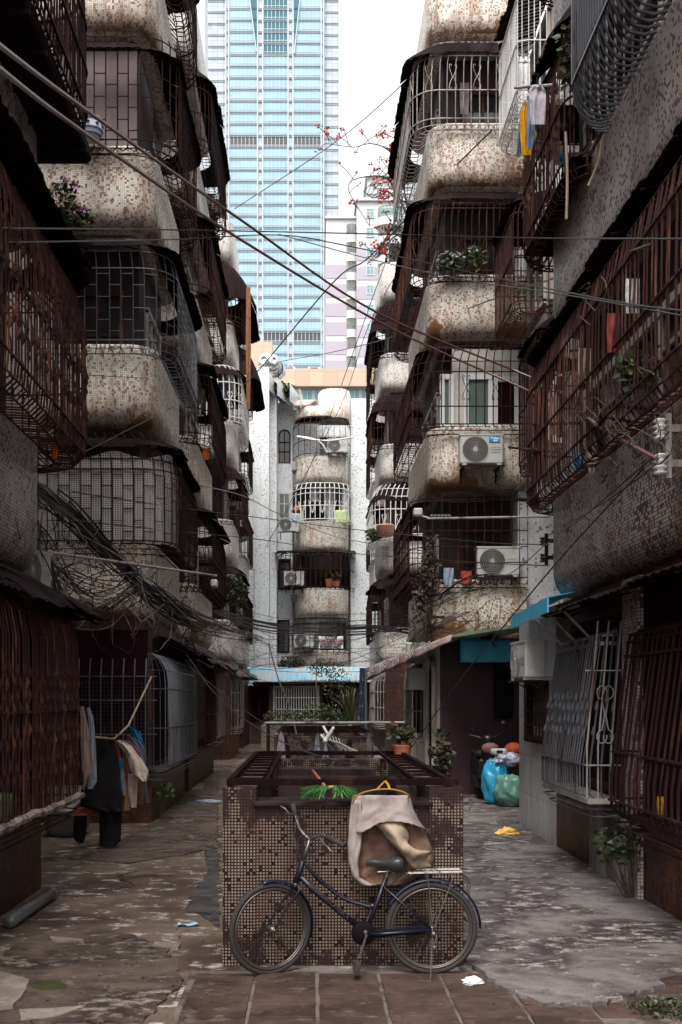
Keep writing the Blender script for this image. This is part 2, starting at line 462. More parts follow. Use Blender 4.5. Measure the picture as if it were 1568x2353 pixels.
def opening(par, axis, c, a0, a1, z0, z1, out, glass='glassdark', frame='frame', panes=2, rails=1, name='window', fw=.05):
    """recessed window or door; axis 'x' = wall plane x=c (spans y), 'y' = wall plane y=c (spans x); out = +-1 towards the viewer side"""
    b = MB()
    def bx(s0, s1, h0, h1, d0, d1):
        lo, hi = sorted((c+out*d0, c+out*d1))
        if axis == 'x': b.box(lo, hi, s0, s1, h0, h1)
        else: b.box(s0, s1, lo, hi, h0, h1)
    bx(a0, a1, z0, z1, .004, .012)
    g = b.build(name, M[glass], par)
    b = MB()
    for s0, s1 in ((a0-.02, a0+fw), (a1-fw, a1+.02)):
        bx_ = b
        lo, hi = sorted((c+out*.001, c+out*.05))
        if axis == 'x': b.box(lo, hi, s0, s1, z0, z1)
        else: b.box(s0, s1, lo, hi, z0, z1)
    for h0, h1 in ((z0-.03, z0+fw), (z1-fw, z1+.03)):
        lo, hi = sorted((c+out*.001, c+out*.056))
        if axis == 'x': b.box(lo, hi, a0-.02, a1+.02, h0, h1)
        else: b.box(a0-.02, a1+.02, lo, hi, h0, h1)
    for k in range(1, panes):
        s = a0+(a1-a0)*k/panes; lo, hi = sorted((c+out*.001, c+out*.044))
        if axis == 'x': b.box(lo, hi, s-fw*.4, s+fw*.4, z0+fw, z1-fw)
        else: b.box(s-fw*.4, s+fw*.4, lo, hi, z0+fw, z1-fw)
    for k in range(1, rails+1):
        h = z0+(z1-z0)*(.68 if rails == 1 else k/(rails+1)); lo, hi = sorted((c+out*.001, c+out*.04))
        if axis == 'x': b.box(lo, hi, a0+fw, a1-fw, h-fw*.4, h+fw*.4)
        else: b.box(a0+fw, a1-fw, lo, hi, h-fw*.4, h+fw*.4)
    b.build('frame', M[frame], g)
    return g

SILL = [3.99, 6.87, 9.74, 12.6, 15.45]
PH = 1.16
TOP = 16.6

def block(name, label, side, y0, y1, xw, xfar, top=TOP, wall='tile_end'):
    t = thing(name, label, 'building', ((xw+xfar)/2, (y0+y1)/2, 0))
    b = MB(); x0, x1 = sorted((xw, xfar))
    b.box(x0, x1, y0, y1, 0, top)
    b.build('wall', M[wall], t)
    return t

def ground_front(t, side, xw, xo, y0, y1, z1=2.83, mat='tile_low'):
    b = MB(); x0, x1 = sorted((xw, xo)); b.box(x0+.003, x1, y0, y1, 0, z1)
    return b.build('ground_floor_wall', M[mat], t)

# ---- the left side of the lane
EX = {}
def bay(t, side, key, xw, xo, y0, y1, levels, tile='tile', ds=.3, de=.12, r=.42):
    pin = Path(xw, xo, y0, y1, r); pout = Path(xw, xo - side*ds, y0-de, y1+de, r+.08)
    EX[key] = (pin, pout)
    xc = xo + side*.36
    b = MB(); b.box(min(xc, xw+side*.05), max(xc, xw+side*.05), y0+.85, y1-.06, 2.84, min(SILL[max(levels)-1]+1.7, 16.4)); b.build('room_wall', M['inside'], t)  # solid core added to keep the balcony interior dark
    for L, o in levels.items():
        s = SILL[L-1]
        bal = parapet(t, pin, s, PH, M[o.get('tile', tile)])
        out = -side
        # things on the wall behind
        if o.get('board'):
            b = MB(); x0, x1 = sorted((xw, xo + side*.3)); b.box(x0, x1, y0+.3, y0+.34, s-.2, s+1.55); b.build('screen_board', M['inside_grey'], bal)
            b = MB(); b.box(min(xo+side*.3, xo+side*.26), max(xo+side*.3, xo+side*.26), y0+.35, y0+1.6, s-.2, s+1.5); b.build('screen_board', M['inside'], bal)
        w = y1-y0
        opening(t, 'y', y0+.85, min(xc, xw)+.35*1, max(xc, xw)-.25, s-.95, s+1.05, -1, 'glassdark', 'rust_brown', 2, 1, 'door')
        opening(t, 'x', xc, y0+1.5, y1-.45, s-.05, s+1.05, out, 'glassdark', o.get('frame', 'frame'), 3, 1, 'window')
        c = o.get('cage')
        if c is not None:
            c = dict(c); cage(bal, pin, pout, s, seed=hash((L, round(y0)))%97 if False else L*7+int(y0), **c)
        a = o.get('awn')
        if a is not None:
            a = dict(a); z = a.pop('z', s+1.66)
            awning(bal, pin, pout, z, seed=L*5+int(y0), **a)

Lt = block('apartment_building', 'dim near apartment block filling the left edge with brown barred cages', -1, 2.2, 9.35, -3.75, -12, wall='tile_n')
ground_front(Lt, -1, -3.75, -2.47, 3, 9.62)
bay(Lt, -1, 'LN', -3.75, -2.38, 3.2, 9.5, {
    1: dict(cage=dict(sp=.078, r=.0078, mat='rust_brown', rails=(.02,.55), prof=BASKET, jit=.015, knots=(.25,.55,.85)), awn=dict(z=5.6, t1=1.1)),
    2: dict(cage=dict(sp=.09, r=.010, mat='rust_dark', rails=(.02,.4,.8,1.1)), awn=dict(z=8.4)),
    3: dict(cage=dict(sp=.1, mat='rust_dark'), awn=dict(z=11.2)),
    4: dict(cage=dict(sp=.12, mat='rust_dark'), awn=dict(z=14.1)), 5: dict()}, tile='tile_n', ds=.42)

b = MB(); b.bevbox(-2.6, -2.0, 3.0, 9.62, 6.66, 6.8, .03)
for k in range(14): b.box(-2.42, -1.99, 3.2+.47*k, 3.24+.47*k, 6.62, 6.658)
b.build('cage_floor', M['sheet'], Lt)
Lc = block('apartment_building', 'left apartment row with stained mosaic balconies behind the near dark cages', -1, 15.3, 25.2, -3.75, -12)
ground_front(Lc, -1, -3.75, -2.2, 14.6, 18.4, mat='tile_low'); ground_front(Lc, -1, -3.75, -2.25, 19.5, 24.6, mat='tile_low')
bay(Lc, -1, 'LC', -3.9, -2.24, 15.1, 18.4, {
    1: dict(cage=dict(sp=.15, r=.009, mat='rust_dark', brick=True, rails=(.02, 1.05), prof=DOME), awn=dict(z=5.5, t1=1.25)),
    2: dict(cage=dict(sp=.17, r=.0075, mat='bar_steel', brick=True, rails=(.02, 1.05)), awn=dict(z=8.35, t1=1.25)),
    3: dict(board=True, cage=dict(sp=.16, r=.009, mat='rust_dark', brick=True, rails=(.02,1.3), prof=FLATTOP), awn=dict(z=11.2, t1=1.2, mat='sheet')),
    4: dict(cage=dict(sp=.13, mat='rust_dark'), awn=dict(z=14.05)), 5: dict()}, ds=.3)
bay(Lc, -1, 'LD', -3.9, -2.24, 20.3, 24.5, {
    1: dict(cage=dict(sp=.12, mat='rust_dark'), awn=dict(z=5.5, t1=1.25, drop=.14)),
    2: dict(cage=dict(sp=.12, mat='rust_dark'), awn=dict(z=8.35, t1=1.15, drop=.12)),
    3: dict(cage=dict(sp=.11, mat='rust_brown'), awn=dict(z=11.2, t1=1.15, drop=.14)),
    4: dict(cage=dict(sp=.12, mat='rust_dark'), awn=dict(z=14.1, t1=1.3, drop=.3)), 5: dict(tile='tile_white')}, ds=.32)
Le = block('apartment_building', 'farther left apartment row with white mosaic balconies and drooping dark awnings', -1, 29.9, 42, -3.75, -12, top=15.6)
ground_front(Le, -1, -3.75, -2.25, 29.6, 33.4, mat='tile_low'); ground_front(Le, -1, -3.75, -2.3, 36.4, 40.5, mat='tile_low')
bay(Le, -1, 'LE', -3.9, -2.2, 29.8, 33.2, {
    1: dict(cage=dict(sp=.13, mat='rust_dark'), awn=dict(z=5.5, t1=1.15, drop=.2)),
    2: dict(cage=dict(sp=.13, mat='rust_brown', scroll=(.3,.5,.45)), awn=dict(z=8.35, t1=1.1, drop=.35)),
    3: dict(cage=dict(sp=.16, r=.014, mat='bar_white', scroll=(.3,.5,.45)), awn=dict(z=11.25, t1=1.3, drop=.3)),
    4: dict(cage=dict(sp=.14, r=.011, mat='rust_brown', scroll=(.3,.5,.45)), awn=dict(z=14.15, t1=2.3, drop=1.1)), 5: dict()}, tile='tile_white', ds=.28)
bay(Le, -1, 'LG', -3.9, -2.3, 36.8, 40.4, {
    1: dict(cage=dict(sp=.15, mat='rust_dark'), awn=dict(z=5.5, t1=1.2, drop=.3)),
    2: dict(cage=dict(sp=.15, mat='rust_brown'), awn=dict(z=8.35, t1=1.2, drop=.3)),
    3: dict(cage=dict(sp=.15, mat='rust_dark'), awn=dict(z=11.25, t1=1.3, drop=.4)),
    4: dict(cage=dict(sp=.15, mat='rust_dark'), awn=dict(z=14.15, t1=4.2, drop=1.2))}, tile='tile_white', ds=.14)

# ---- the right side
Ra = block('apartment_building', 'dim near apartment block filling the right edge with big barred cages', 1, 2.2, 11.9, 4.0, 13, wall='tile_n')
bay(Ra, 1, 'RA', 4.0, 2.66, 2.6, 11.75, {
    1: dict(cage=dict(sp=.095, r=.0085, mat='rust_brown', rails=(.02,.5,1.05), rng=(.0,1), jit=.03), awn=dict(z=5.55, t1=1.0, drop=.1)),
    2: dict(), 3: dict(cage=dict(sp=.12, mat='rust_dark'), awn=dict(z=11.2)),
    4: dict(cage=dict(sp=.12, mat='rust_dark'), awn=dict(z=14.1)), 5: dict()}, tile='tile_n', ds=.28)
Rb = block('apartment_building', 'right apartment row with stained balcony ends, one carrying a white air conditioner', 1, 20.0, 25.4, 4.0, 13, wall='tile_bright')
bay(Rb, 1, 'RB', 4.1, 2.27, 19.7, 24.3, {
    1: dict(cage=dict(sp=.16, r=.009, mat='rust_dark', rails=(.02,.3,.6,.9,1.15), prof=FLATTOP), awn=dict(z=5.5, t1=1.0, drop=.08)),
    2: dict(cage=dict(sp=.16, r=.010, mat='rust_dark', rails=(.02,.35,1.0), prof=DOME, scroll=(.6,.7,.55)), awn=dict(z=8.38, t1=.6, drop=.06)),
    3: dict(cage=dict(sp=.13, r=.009, mat='rust_brown', rails=(.02,1.2), scroll=(.4,.5,.45)), awn=dict(z=11.25, t1=1.12, drop=.14)),
    4: dict(cage=dict(sp=.15, r=.009, mat='bar_grey', rails=(.02,.55,1.2), scroll=(.5,.8,.45)), awn=dict(z=14.12, t1=1.35, drop=.3)), 5: dict(tile='tile')}, ds=.34)
Rc = block('apartment_building', 'farther right apartment row with narrow mosaic balconies beyond the air conditioner bay', 1, 32.9, 42, 4.0, 13, top=15.6)
bay(Rc, 1, 'RC', 4.1, 2.25, 32.8, 36.2, {
    1: dict(cage=dict(sp=.15, mat='rust_dark'), awn=dict(z=5.5, t1=1.15, drop=.2)),
    2: dict(cage=dict(sp=.17, r=.013, mat='bar_white', rails=(.02, .8), prof=DOME, scroll=(.4,.4,.45)), awn=dict(z=8.35, t1=1.15, drop=.4)),
    3: dict(cage=dict(sp=.15, mat='rust_brown'), awn=dict(z=11.25, t1=1.2, drop=.5)),
    4: dict(cage=dict(sp=.15, mat='rust_dark', scroll=(.4,.6,.45)), awn=dict(z=14.15, t1=1.3, drop=.9)), 5: dict()}, tile='tile_white', ds=.28)
bay(Rc, 1, 'RH', 4.1, 2.35, 38.0, 41.3, {k: dict(cage=dict(sp=.16, mat='rust_dark'), awn=dict(z=SILL[k-1]+1.5, t1=1.2, drop=.3)) for k in (1,2,3,4)}, tile='tile_white', ds=.12)
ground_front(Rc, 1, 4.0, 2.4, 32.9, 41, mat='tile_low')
EXPO = 1.35
# ------------------------------------------------------------------ ground
def ground_mat():
    t = NT('alley_concrete')
    pos = t.add('ShaderNodeNewGeometry').outputs['Position']
    st = t.scale(pos, (.9, 1.1, 1))
    n1 = t.noise(st, .9, 6, .62, .4); n2 = t.noise(pos, 5, 6, .65); n3 = t.noise(st, 5, 7, .75)
    sp = t.add('ShaderNodeSeparateXYZ'); t.link(pos, sp.inputs[0])
    left = t.ramp(t.math('ADD', sp.outputs[0], t.math('MULTIPLY', t.noise(pos, 1.1, 4), .8)), .7, -.3)
    base = t.mix(left, (.19,.17,.163), (.14,.1,.075))
    c = t.mix(t.ramp(n1, .38, .66), base, t.mix(left, (.045,.03,.03), (.045,.026,.021)))
    c = t.mix(t.math('MULTIPLY', t.ramp(n3, .53, .63), .8), c, (.44,.40,.37))
    c = t.mix(t.math('MULTIPLY', t.ramp(n2, .55, .8), .7), c, (.018,.011,.010))
    vo = t.add('ShaderNodeTexVoronoi', feature='DISTANCE_TO_EDGE', i_Scale=.62); 
    dn = t.add('ShaderNodeTexNoise', i_Scale=2.2, i_Detail=5.0); t.link(pos, dn.inputs['Vector'])
    t.link(t.vmath('ADD', pos, t.vmath('SCALE', dn.outputs['Color'])), vo.inputs['Vector']); 
    for n in t.n:
        if n.type == 'VECT_MATH' and n.operation == 'SCALE': n.inputs[3].default_value = .55
    crack = t.math('MULTIPLY', t.ramp(vo.outputs['Distance'], .011, .003), t.ramp(t.noise(pos, .8, 3), .45, .6))
    c = t.mix(crack, c, (.012,.008,.008))
    # moss in the damp joints
    mo = t.math('MULTIPLY', t.ramp(t.noise(pos, 1.6, 6, .7), .6, .68), left)
    c = t.mix(t.math('MULTIPLY', mo, .8), c, (.07,.075,.02))
    k_ = t.vmath('SCALE', c); t.link(t.math('MULTIPLY_ADD', t.noise(pos, 130, 3, .8), 1.3, .35), k_.node.inputs[3]); c = k_
    h = t.math('ADD', t.math('MULTIPLY', n2, .6), t.math('SUBTRACT', n1, t.math('MULTIPLY', crack, 1.5)))
    t.bump(h, .55, .03)
    wet = t.ramp(n1, .5, .7)
    return t.out(c, t.math('MULTIPLY_ADD', wet, -.33, .8), spec=.25)
M['ground'] = ground_mat()
b = MB(); 
b.poly([(-600,-200,0),(600,-200,0),(600,900,0),(-600,900,0)])
tag(b.build('ground', M['ground']), kind='structure')
# ------------------------------------------------------------------ the block closing the lane (about 45 m off)
M['tank'] = plain('polished_steel_tank', (.6,.6,.6), .28, .85, .2, 3)
M['tan'] = tiled('tan_cladding_panels', tile=1.0, base=(.46,.34,.25), dark=(.44,.32,.24), dark2=(.46,.34,.26), dens=.3, gw=.03, grout=(.35,.24,.18), stains=0, drip=0, grime=.05)
M['teal'] = plain('teal_curtained_glass', (.06,.2,.2), .15, 0, .5, .6)
M['bluesheet'] = weathered('blue_corrugated_roofing', (.27,.52,.66), (.5,.46,.42), 1.3, (.45,.62), .5, 0, .3, 20, streak=False)
M['towerglass'] = plain('tower_blue_glass', (.27,.42,.49), .15, .0, .35, .12, spec=.4)
M['towerglass_teal'] = plain('tower_teal_glass', (.025,.11,.14), .12, .0, .4, .05, spec=.4)
M['towerwhite'] = tiled('tower_pale_panels', tile=1.65, base=(.40,.45,.49), dark=(.36,.41,.45), dark2=(.38,.43,.47), dens=.25, gw=.06, grout=(.2,.24,.29), stains=0, drip=0, grime=.0)  # distance haze is put into these pale tower colours
M['towertrim'] = plain('tower_trim_grey', (.27,.32,.36), .5)
M['towermull'] = plain('tower_mullion_white', (.38,.45,.5), .4)
M['louvre'] = plain('tower_louvre_dark', (.04,.042,.05), .5, 0, .5, .4)
M['lilac'] = plain('lilac_render', (.36,.32,.38), .8, 0, .06, .2)
M['palewhite'] = plain('pale_white_render', (.47,.48,.5), .8, 0, .06, .2)
M['greenglass'] = plain('greenish_window_glass', (.16,.3,.28), .15, 0, .5, .4)
M['cloth_white'] = plain('white_cloth', (.68,.68,.7), .9, 0, .12, 6)
M['leaf'] = plain('leaf_green_dark', (.022,.034,.011), .5, 0, .5, 9)
M['leaf_lite'] = plain('leaf_green_light', (.06,.085,.02), .5, 0, .5, 9)
M['leaf_yel'] = plain('leaf_yellow_green', (.07,.06,.022), .5, 0, .5, 9)
M['stem'] = plain('plant_stem_brown', (.06,.04,.03), .8)
M['terracotta'] = plain('terracotta_pot', (.38,.13,.06), .8, 0, .2, 12)
M['flower_o'] = plain('orange_flower', (.75,.18,.03), .6, 0, .3, 20)
M['flower_r'] = plain('red_flower', (.62,.05,.035), .6, 0, .3, 20)
M['flower_p'] = plain('pink_flower', (.6,.28,.5), .6, 0, .2, 20)
M['acbody'] = weathered('air_conditioner_casing', (.44,.43,.41), (.22,.18,.155), 4, (.55,.75), .45, 0, 0)
M['acdark'] = plain('fan_opening_dark', (.03,.025,.025), .6)
M['acwire'] = plain('fan_guard_wire', (.42,.4,.38), .4, .3)
M['badge'] = plain('blue_badge', (.015,.24,.5), .35)
M['ink_white'] = plain('white_lettering', (.85,.85,.85), .5)
M['ink_dark'] = plain('dark_lettering', (.06,.02,.025), .6)
M['ink_red'] = plain('red_lettering', (.22,.03,.03), .6)
M['pipe_grey'] = plain('plastic_pipe_grey', (.45,.43,.41), .45, 0, .15, 4)

D = 45.0; K = D/F
def X(u, d=D): return (u-U0)/F*d
def Z(v, d=D): return EYE-(v-V0)/F*d

def text_mesh(par, txt, size, M4, mat, name='lettering', ext=.0015, bold=0, align='CENTER'):
    cu = bpy.data.curves.new('t', 'FONT'); cu.body = txt; cu.size = size; cu.extrude = ext; cu.offset = bold; cu.align_x = align; cu.align_y = 'CENTER'
    cu.resolution_u = 3
    ob = bpy.data.objects.new('t', cu); COL.objects.link(ob)
    bpy.context.view_layer.update()
    me = bpy.data.meshes.new_from_object(ob.evaluated_get(bpy.context.evaluated_depsgraph_get()))
    bpy.data.objects.remove(ob)
    me.materials.clear(); me.materials.append(M[mat])
    me.transform(M4)
    o = bpy.data.objects.new(name, me); COL.objects.link(o); o.parent = par
    return o
FRONT = Matrix.Rotation(rad(90), 4, 'X')       # text standing upright, read from -y

# air conditioner: built once around its own base, fan side to -y
def make_ac():
    t = thing('air_conditioner', 'x', 'air conditioner')
    b = MB(); b.bevbox(-.4, .4, -.15, .15, .03, .57, .02)
    b.box(-.41, .41, -.16, .16, .545, .573); b.box(-.36,-.28,-.155,.155,0,.03); b.box(.28,.36,-.155,.155,0,.03)
    for k in range(3): b.box(.16, .35, -.1575, -.1495, .33-k*.045, .337-k*.045)
    b.build('casing', M['acbody'], t)
    b = MB(); T = Matrix.Translation((-.12, -.1535, .29)) @ Matrix.Rotation(rad(90), 4, 'X')
    b.lathe([(0,0),(.235,0)], 28, T); b.build('fan_opening', M['acdark'], t)
    b = MB()
    for r_ in (.04,.075,.11,.145,.18,.215,.24):
        b.tube([T @ Vector((r_*math.cos(k*rad(12)), r_*math.sin(k*rad(12)), .008)) for k in range(30)], .0032, 4, closed=True)
    for k in range(44):
        a_ = k/44*2*math.pi
        b.tube([T @ Vector((q*math.cos(a_+ (q-.03)*2.0), q*math.sin(a_+(q-.03)*2.0), .008)) for q in (.03,.09,.16,.24)], .0022, 3, caps=False)
    b.lathe([(0,.014),(.045,.014),(.05,0)], 16, T)
    b.build('fan_guard', M['acwire'], t)
    b = MB()
    for x_ in (-.33,.33):
        b.box(x_-.015, x_+.015, -.17, .3, -.03, -.001); b.box(x_-.015, x_+.015, .26, .3, -.25, -.03); b.tube([(x_, -.1, -.03), (x_, .28, -.22)], .01, 4)
    b.box(-.42,.42,-.185,-.16,-.035,-.005); b.build('bracket', M['rust_dark'], t)
    return t
AC0 = make_ac(); ac_used = [False]
def ac(loc, rz, label, badge=False, s=1.0, group=None):
    if ac_used[0]: t = copy_tree(AC0)
    else: t = AC0; ac_used[0] = True
    t.location = loc; t.rotation_euler = (0, 0, rz); t['label'] = label; t.scale = (s, s, s)
    for ch in list(t.children):
        if ch.name.startswith('badge'): bpy.data.objects.remove(ch)
    if badge:
        q = MB(); q.bevbox(.13, .33, -.162, -.154, .42, .54, .0015); o = q.build('badge', M['badge'], t, world=False)
        text_mesh(o, 'Midea', .062, Matrix.Translation((.24, -.1625, .495)) @ FRONT, 'ink_white', bold=.001)
        text_mesh(o, '美的', .042, Matrix.Translation((.25, -.1625, .445)) @ FRONT, 'ink_white', bold=.0008)
        q = MB(); q.tube([(.165+.022*math.cos(rad(a_)), -.163, .498+.022*math.sin(rad(a_))) for a_ in range(60, 300, 20)], .0025, 4); q.build('emblem', M['ink_white'], o, world=False)
    return t

Bk = thing('apartment_building', 'pale speckled apartment block closing the far end of the alley', 'building', (1, 49, 0))
# plan: stepped front
uL, u1, u2, u3, uR = 480, 622, 637, 672, 960
b = MB()
b.box(X(uL), X(590), D-1.3, D+9, 0, Z(905))              # left wing front
b.box(X(590), X(u1), D-1.6, D+9, 0, Z(878))
b.box(X(u1), X(u2), D-.6, D+9, 0, Z(905))
b.box(X(u2), X(u3), D+.55, D+9, 0, Z(918))
b.box(X(806), X(uR), D-.1, D+9, 0, Z(917))
b.build('wall', M['tile_back'], Bk)
b = MB(); b.box(X(u3), X(806), D+1.1, D+9, 0, Z(925)); b.build('recessed_wall', M['tile_back'], Bk)
b = MB()                                                   # sloping roof edge of the wing
b.poly([(X(593),D-1.61,Z(878)),(X(u1),D-1.61,Z(878)),(X(u1),D-1.61,Z(872)),(X(596),D-1.61,Z(868))])
pts = [(600,872),(622,880),(640,893),(668,906),(690,915),(697,926)]
for (ua,va),(ub,vb) in zip(pts, pts[1:]):
    b.poly([(X(ua),D-1.62,Z(va)),(X(ub),D-.2,Z(vb)),(X(ub),D-.2,Z(vb+30)),(X(ua),D-1.62,Z(va+40))])
    b.poly([(X(ua),D-1.62,Z(va)),(X(ub),D-.2,Z(vb)),(X(ub),D+2,Z(vb)),(X(ua),D+2,Z(va))])
b.build('parapet', M['tile_back'], Bk)
b = MB(); b.box(X(640), X(690), D+.4, D+2.5, Z(903), Z(888)); b.box(X(652),X(655),D+.5,D+.7,Z(920),Z(903)); b.build('roof_slab', M['concrete_grey'], Bk)
b = MB()   # pinkish curved canopy and rounded turret parapet
rows = []
for i in range(9):
    a_ = rad(90)*i/8
    rows.append([(X(692)-1.0*math.sin(0)+ (X(731)-X(692))*k/6 - .35*(1-math.cos(a_))*1.0, D+1.0-1.9*math.sin(a_), Z(948)+ .55*math.cos(a_)) for k in range(7)])
b.grid(rows, .06); b.build('canopy', weathered('faded_pink_tiling', (.55,.42,.36), (.35,.25,.2), 3, (.45,.65), .6), Bk, smooth=True)
def bowfront(z0, z1, ul=676, ur=803, bulge=1.5, y=D+.1, thick=True, inner=.14, n=24, seg=None):
    P = []
    for k in range(n+1):
        f = k/n; x = X(ul)+(X(ur)-X(ul))*f
        P.append(Vector((x, y - bulge*(1-abs(2*f-1)**3.2)**.55, 0)))
    return P
def bowwall(par, z0, z1, ul=676, ur=803, bulge=1.15, mat='tile_back_bay', name='balcony', y=D+.1, foot=True, n=24):
    P = bowfront(z0, z1, ul, ur, bulge, y, n=n); b = MB()
    prof = [(.0, z1), (0, z1-.05), (0, z0+.3), (.01, z0+.22), (.06, z0+.1), (.2, z0)] if foot else [(0, z1), (0, z0)]
    cum = 0; C_ = [0]
    for a_, c_ in zip(P, P[1:]): cum += (c_-a_).length; C_.append(cum)
    ids = [[b.vert((p.x, p.y+o, z)) for p in P] for o, z in prof]
    for i in range(len(prof)-1):
        for k in range(len(P)-1):
            b.face((ids[i+1][k], ids[i+1][k+1], ids[i][k+1], ids[i][k]), [(C_[k], prof[i+1][1]), (C_[k+1], prof[i+1][1]), (C_[k+1], prof[i][1]), (C_[k], prof[i][1])])
    top = [b.vert((p.x, p.y+.12, z1)) for p in P]
    for k in range(len(P)-1): b.face((ids[0][k], ids[0][k+1], top[k+1], top[k]))
    b.m = 1
    b.face([b.vert((p.x, p.y+.2, z0)) for p in P][::-1]); b.face([b.vert((p.x, p.y+.12, z0+.18)) for p in P])
    o = b.build(name, [M[mat], M['concrete_grey']], par)
    for pg in o.data.polygons:
        if pg.material_index == 0: pg.use_smooth = True
    return o
def bowcage(par, z0, z1, mat, ul=674, ur=806, bulge=1.5, sp=.16, r=.016, rails=(.0,.35,.8), tops=.35, y=D+.1, scroll=False, name='security_cage'):
    P = bowfront(z0, z1, ul, ur, bulge, y, n=60); b = MB()
    H = z1-z0
    n = int((X(ur)-X(ul))/sp)
    Q = bowfront(z0, z1, ul+5, ur-4, bulge-.4, y, n=60)
    def pt(f, z, t=1):
        i = min(59, int(f*60)); g = f*60-i
        a_ = P[i].lerp(P[i+1], g); c_ = Q[i].lerp(Q[i+1], g); v = c_.lerp(a_, t); return Vector((v.x, v.y, z))
    for k in range(n+1):
        f = k/n
        pts = [pt(f, z0-.02, .1), pt(f, z0-.08, .8), pt(f, z0+.05), pt(f, z1-tops), pt(f, z1-tops*.45, .8), pt(f, z1, .0)]
        b.tube(pts, r, 4, caps=False)
    for q in rails: b.tube([pt(k/30, z0+H*q+.03, 1.01) for k in range(31)], r*1.2, 4)
    b.tube([pt(k/30, z0-.08, .8) for k in range(31)], r, 4); b.tube([pt(k/30, z1-tops, 1.01) for k in range(31)], r, 4); b.tube([pt(k/30, z1, .02) for k in range(31)], r*1.3, 4)
    if scroll:
        for k in range(5):
            f = .18+.16*k; zc = z0+H*.32
            for sx in (-1,1):
                b.tube([pt(f, zc-.25), pt(f+sx*.03, zc+.1), pt(f+sx*.045, zc+.22), pt(f+sx*.03, zc+.27), pt(f+sx*.02, zc+.2)], r*.7, 3)
                b.tube([pt(f+sx*.06, zc+.3), pt(f+sx*.03, zc-.1), pt(f+sx*.02, zc-.2), pt(f+sx*.035, zc-.22)], r*.7, 3)
    return b.build(name, M[mat], par)
zs = [(Z(1060), Z(973)), (Z(1206), Z(1120)), (Z(1357), Z(1277)), (Z(1497), Z(1424))]
b0 = bowwall(Bk, Z(970), Z(948), 676, 803, name='balcony', foot=False)
bt = bowwall(Bk, Z(973), Z(908), 731, 806, 1.1, 'tile_back_bay', 'turret_parapet', foot=False)
b = MB(); P = bowfront(0,0,676,803,1.15,D+.1); b.face([b.vert((p.x,p.y+.02,Z(948))) for p in P]); b.face([b.vert((p.x,p.y+.02,Z(970))) for p in P][::-1])
b.build('ceiling_slab', M['plaster'], Bk)
bots = [Z(1118), Z(1275), Z(1422), Z(1537)]
bals = []
for i, (zs_, zt) in enumerate(zs):
    bals.append(bowwall(Bk, bots[i], zs_, 676, 803))
    opening(Bk, 'y', D+1.1, X(733), X(768), zs_-.3, zs_+1.35, -1, 'glassdark', 'frame', 1, 1, 'door')
    opening(Bk, 'y', D+1.1, X(772), X(800), zs_+.1, zs_+1.35, -1, 'glassdark', 'frame', 2, 0, 'window')
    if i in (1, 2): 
        b = MB(); b.box(X(674), X(805), D+.75, D+.8, zs_-.6, zt+.1); b.build('unlit_room_sheet', M['inside'], Bk)  # dark sheet stands in for the unlit room behind
bowcage(bals[0], zs[0][0], zs[0][1], 'rust_dark', sp=.24, r=.013, tops=.3)
bowcage(bals[1], zs[1][0], zs[1][1], 'bar_white', ul=670, ur=811, sp=.19, r=.018, tops=.5, scroll=True)
bowcage(bals[2], zs[2][0], zs[2][1], 'rust_dark', ul=636, ur=815, bulge=1.6, sp=.2, r=.017, tops=.15, rails=(0,.5), scroll=False)
bowcage(bals[3], zs[3][0], zs[3][1], 'rust_dark', ul=672, ur=806, sp=.24, r=.015, tops=.3)
# awning over the third balcony
b = MB()
for k in range(7):
    ua, ub = 633+26*k, 633+26*(k+1)+1
    zz = Z(1272+R.uniform(-1.5, 1.5)); f = (k+.5)/7; yb = D-.8-.8*(1-abs(2*f-1)**2)
    b.grid([[(X(ua+(ub-ua)*j/6), D+.2+(yb-D-.2)*i/2, zz+.12-.14*i+(.015 if j%2 else 0)) for j in range(7)] for i in range(3)], .02)
b.build('awning', M['sheet'], bals[2])
# stair column: arched window, tall windows, little shelves
def archwin(par, x0, x1, z0, z1, y, mat='glassdark', fr='rust_brown'):
    w_ = (x1-x0)/2; cx = (x0+x1)/2; b = MB(); zc = z1-w_
    pts = [(x0, y, z0), (x1, y, z0)] + [(cx+w_*math.cos(rad(a_)), y, zc+w_*math.sin(rad(a_))) for a_ in range(0, 181, 15)]
    b.poly(pts); o = b.build('window', M[mat], par)
    b = MB(); b.tube(pts, .045, 4, closed=True); b.tube([(cx,y-.01,z0),(cx,y-.01,z1)], .03, 4)
    for f in (.33,.62): b.tube([(x0,y-.01,z0+(z1-z0)*f),(x1,y-.01,z0+(z1-z0)*f)], .03, 4)
    b.build('frame', M[fr], o); return o
archwin(Bk, X(641), X(666), Z(1057), Z(981), D+.54)
opening(Bk, 'y', D+.55, X(640), X(666), Z(1205), Z(1128), -1, 'glassgreen', 'frame', 2, 1)
opening(Bk, 'y', D+.55, X(640), X(666), Z(1350), Z(1282), -1, 'glassdark', 'rust_dark', 2, 1)
opening(Bk, 'y', D+.55, X(638), X(664), Z(1497), Z(1424), -1, 'glassdark', 'rust_dark', 2, 1)
for (ua, ub, va, vb) in ((672,708,1067,1087),(688,708,1215,1235),(670,707,1368,1385)):
    b = MB(); b.bevbox(X(ua), X(ub), D-.55, D+.3, Z(vb), Z(va), .03); b.build('ledge', M['concrete_grey'], Bk)
b = MB()   # white hose looping down from the top cage, clothes rods
b.tube(smoothpts([at(683,1003,43), at(712,1007,42.9), at(738,1018,42.9), at(752,1040,43)]), .045, 5)
tag(b.build('drain_hose', M['bar_white']), 'white hose curving behind the bars of the topmost rear balcony', 'hose')
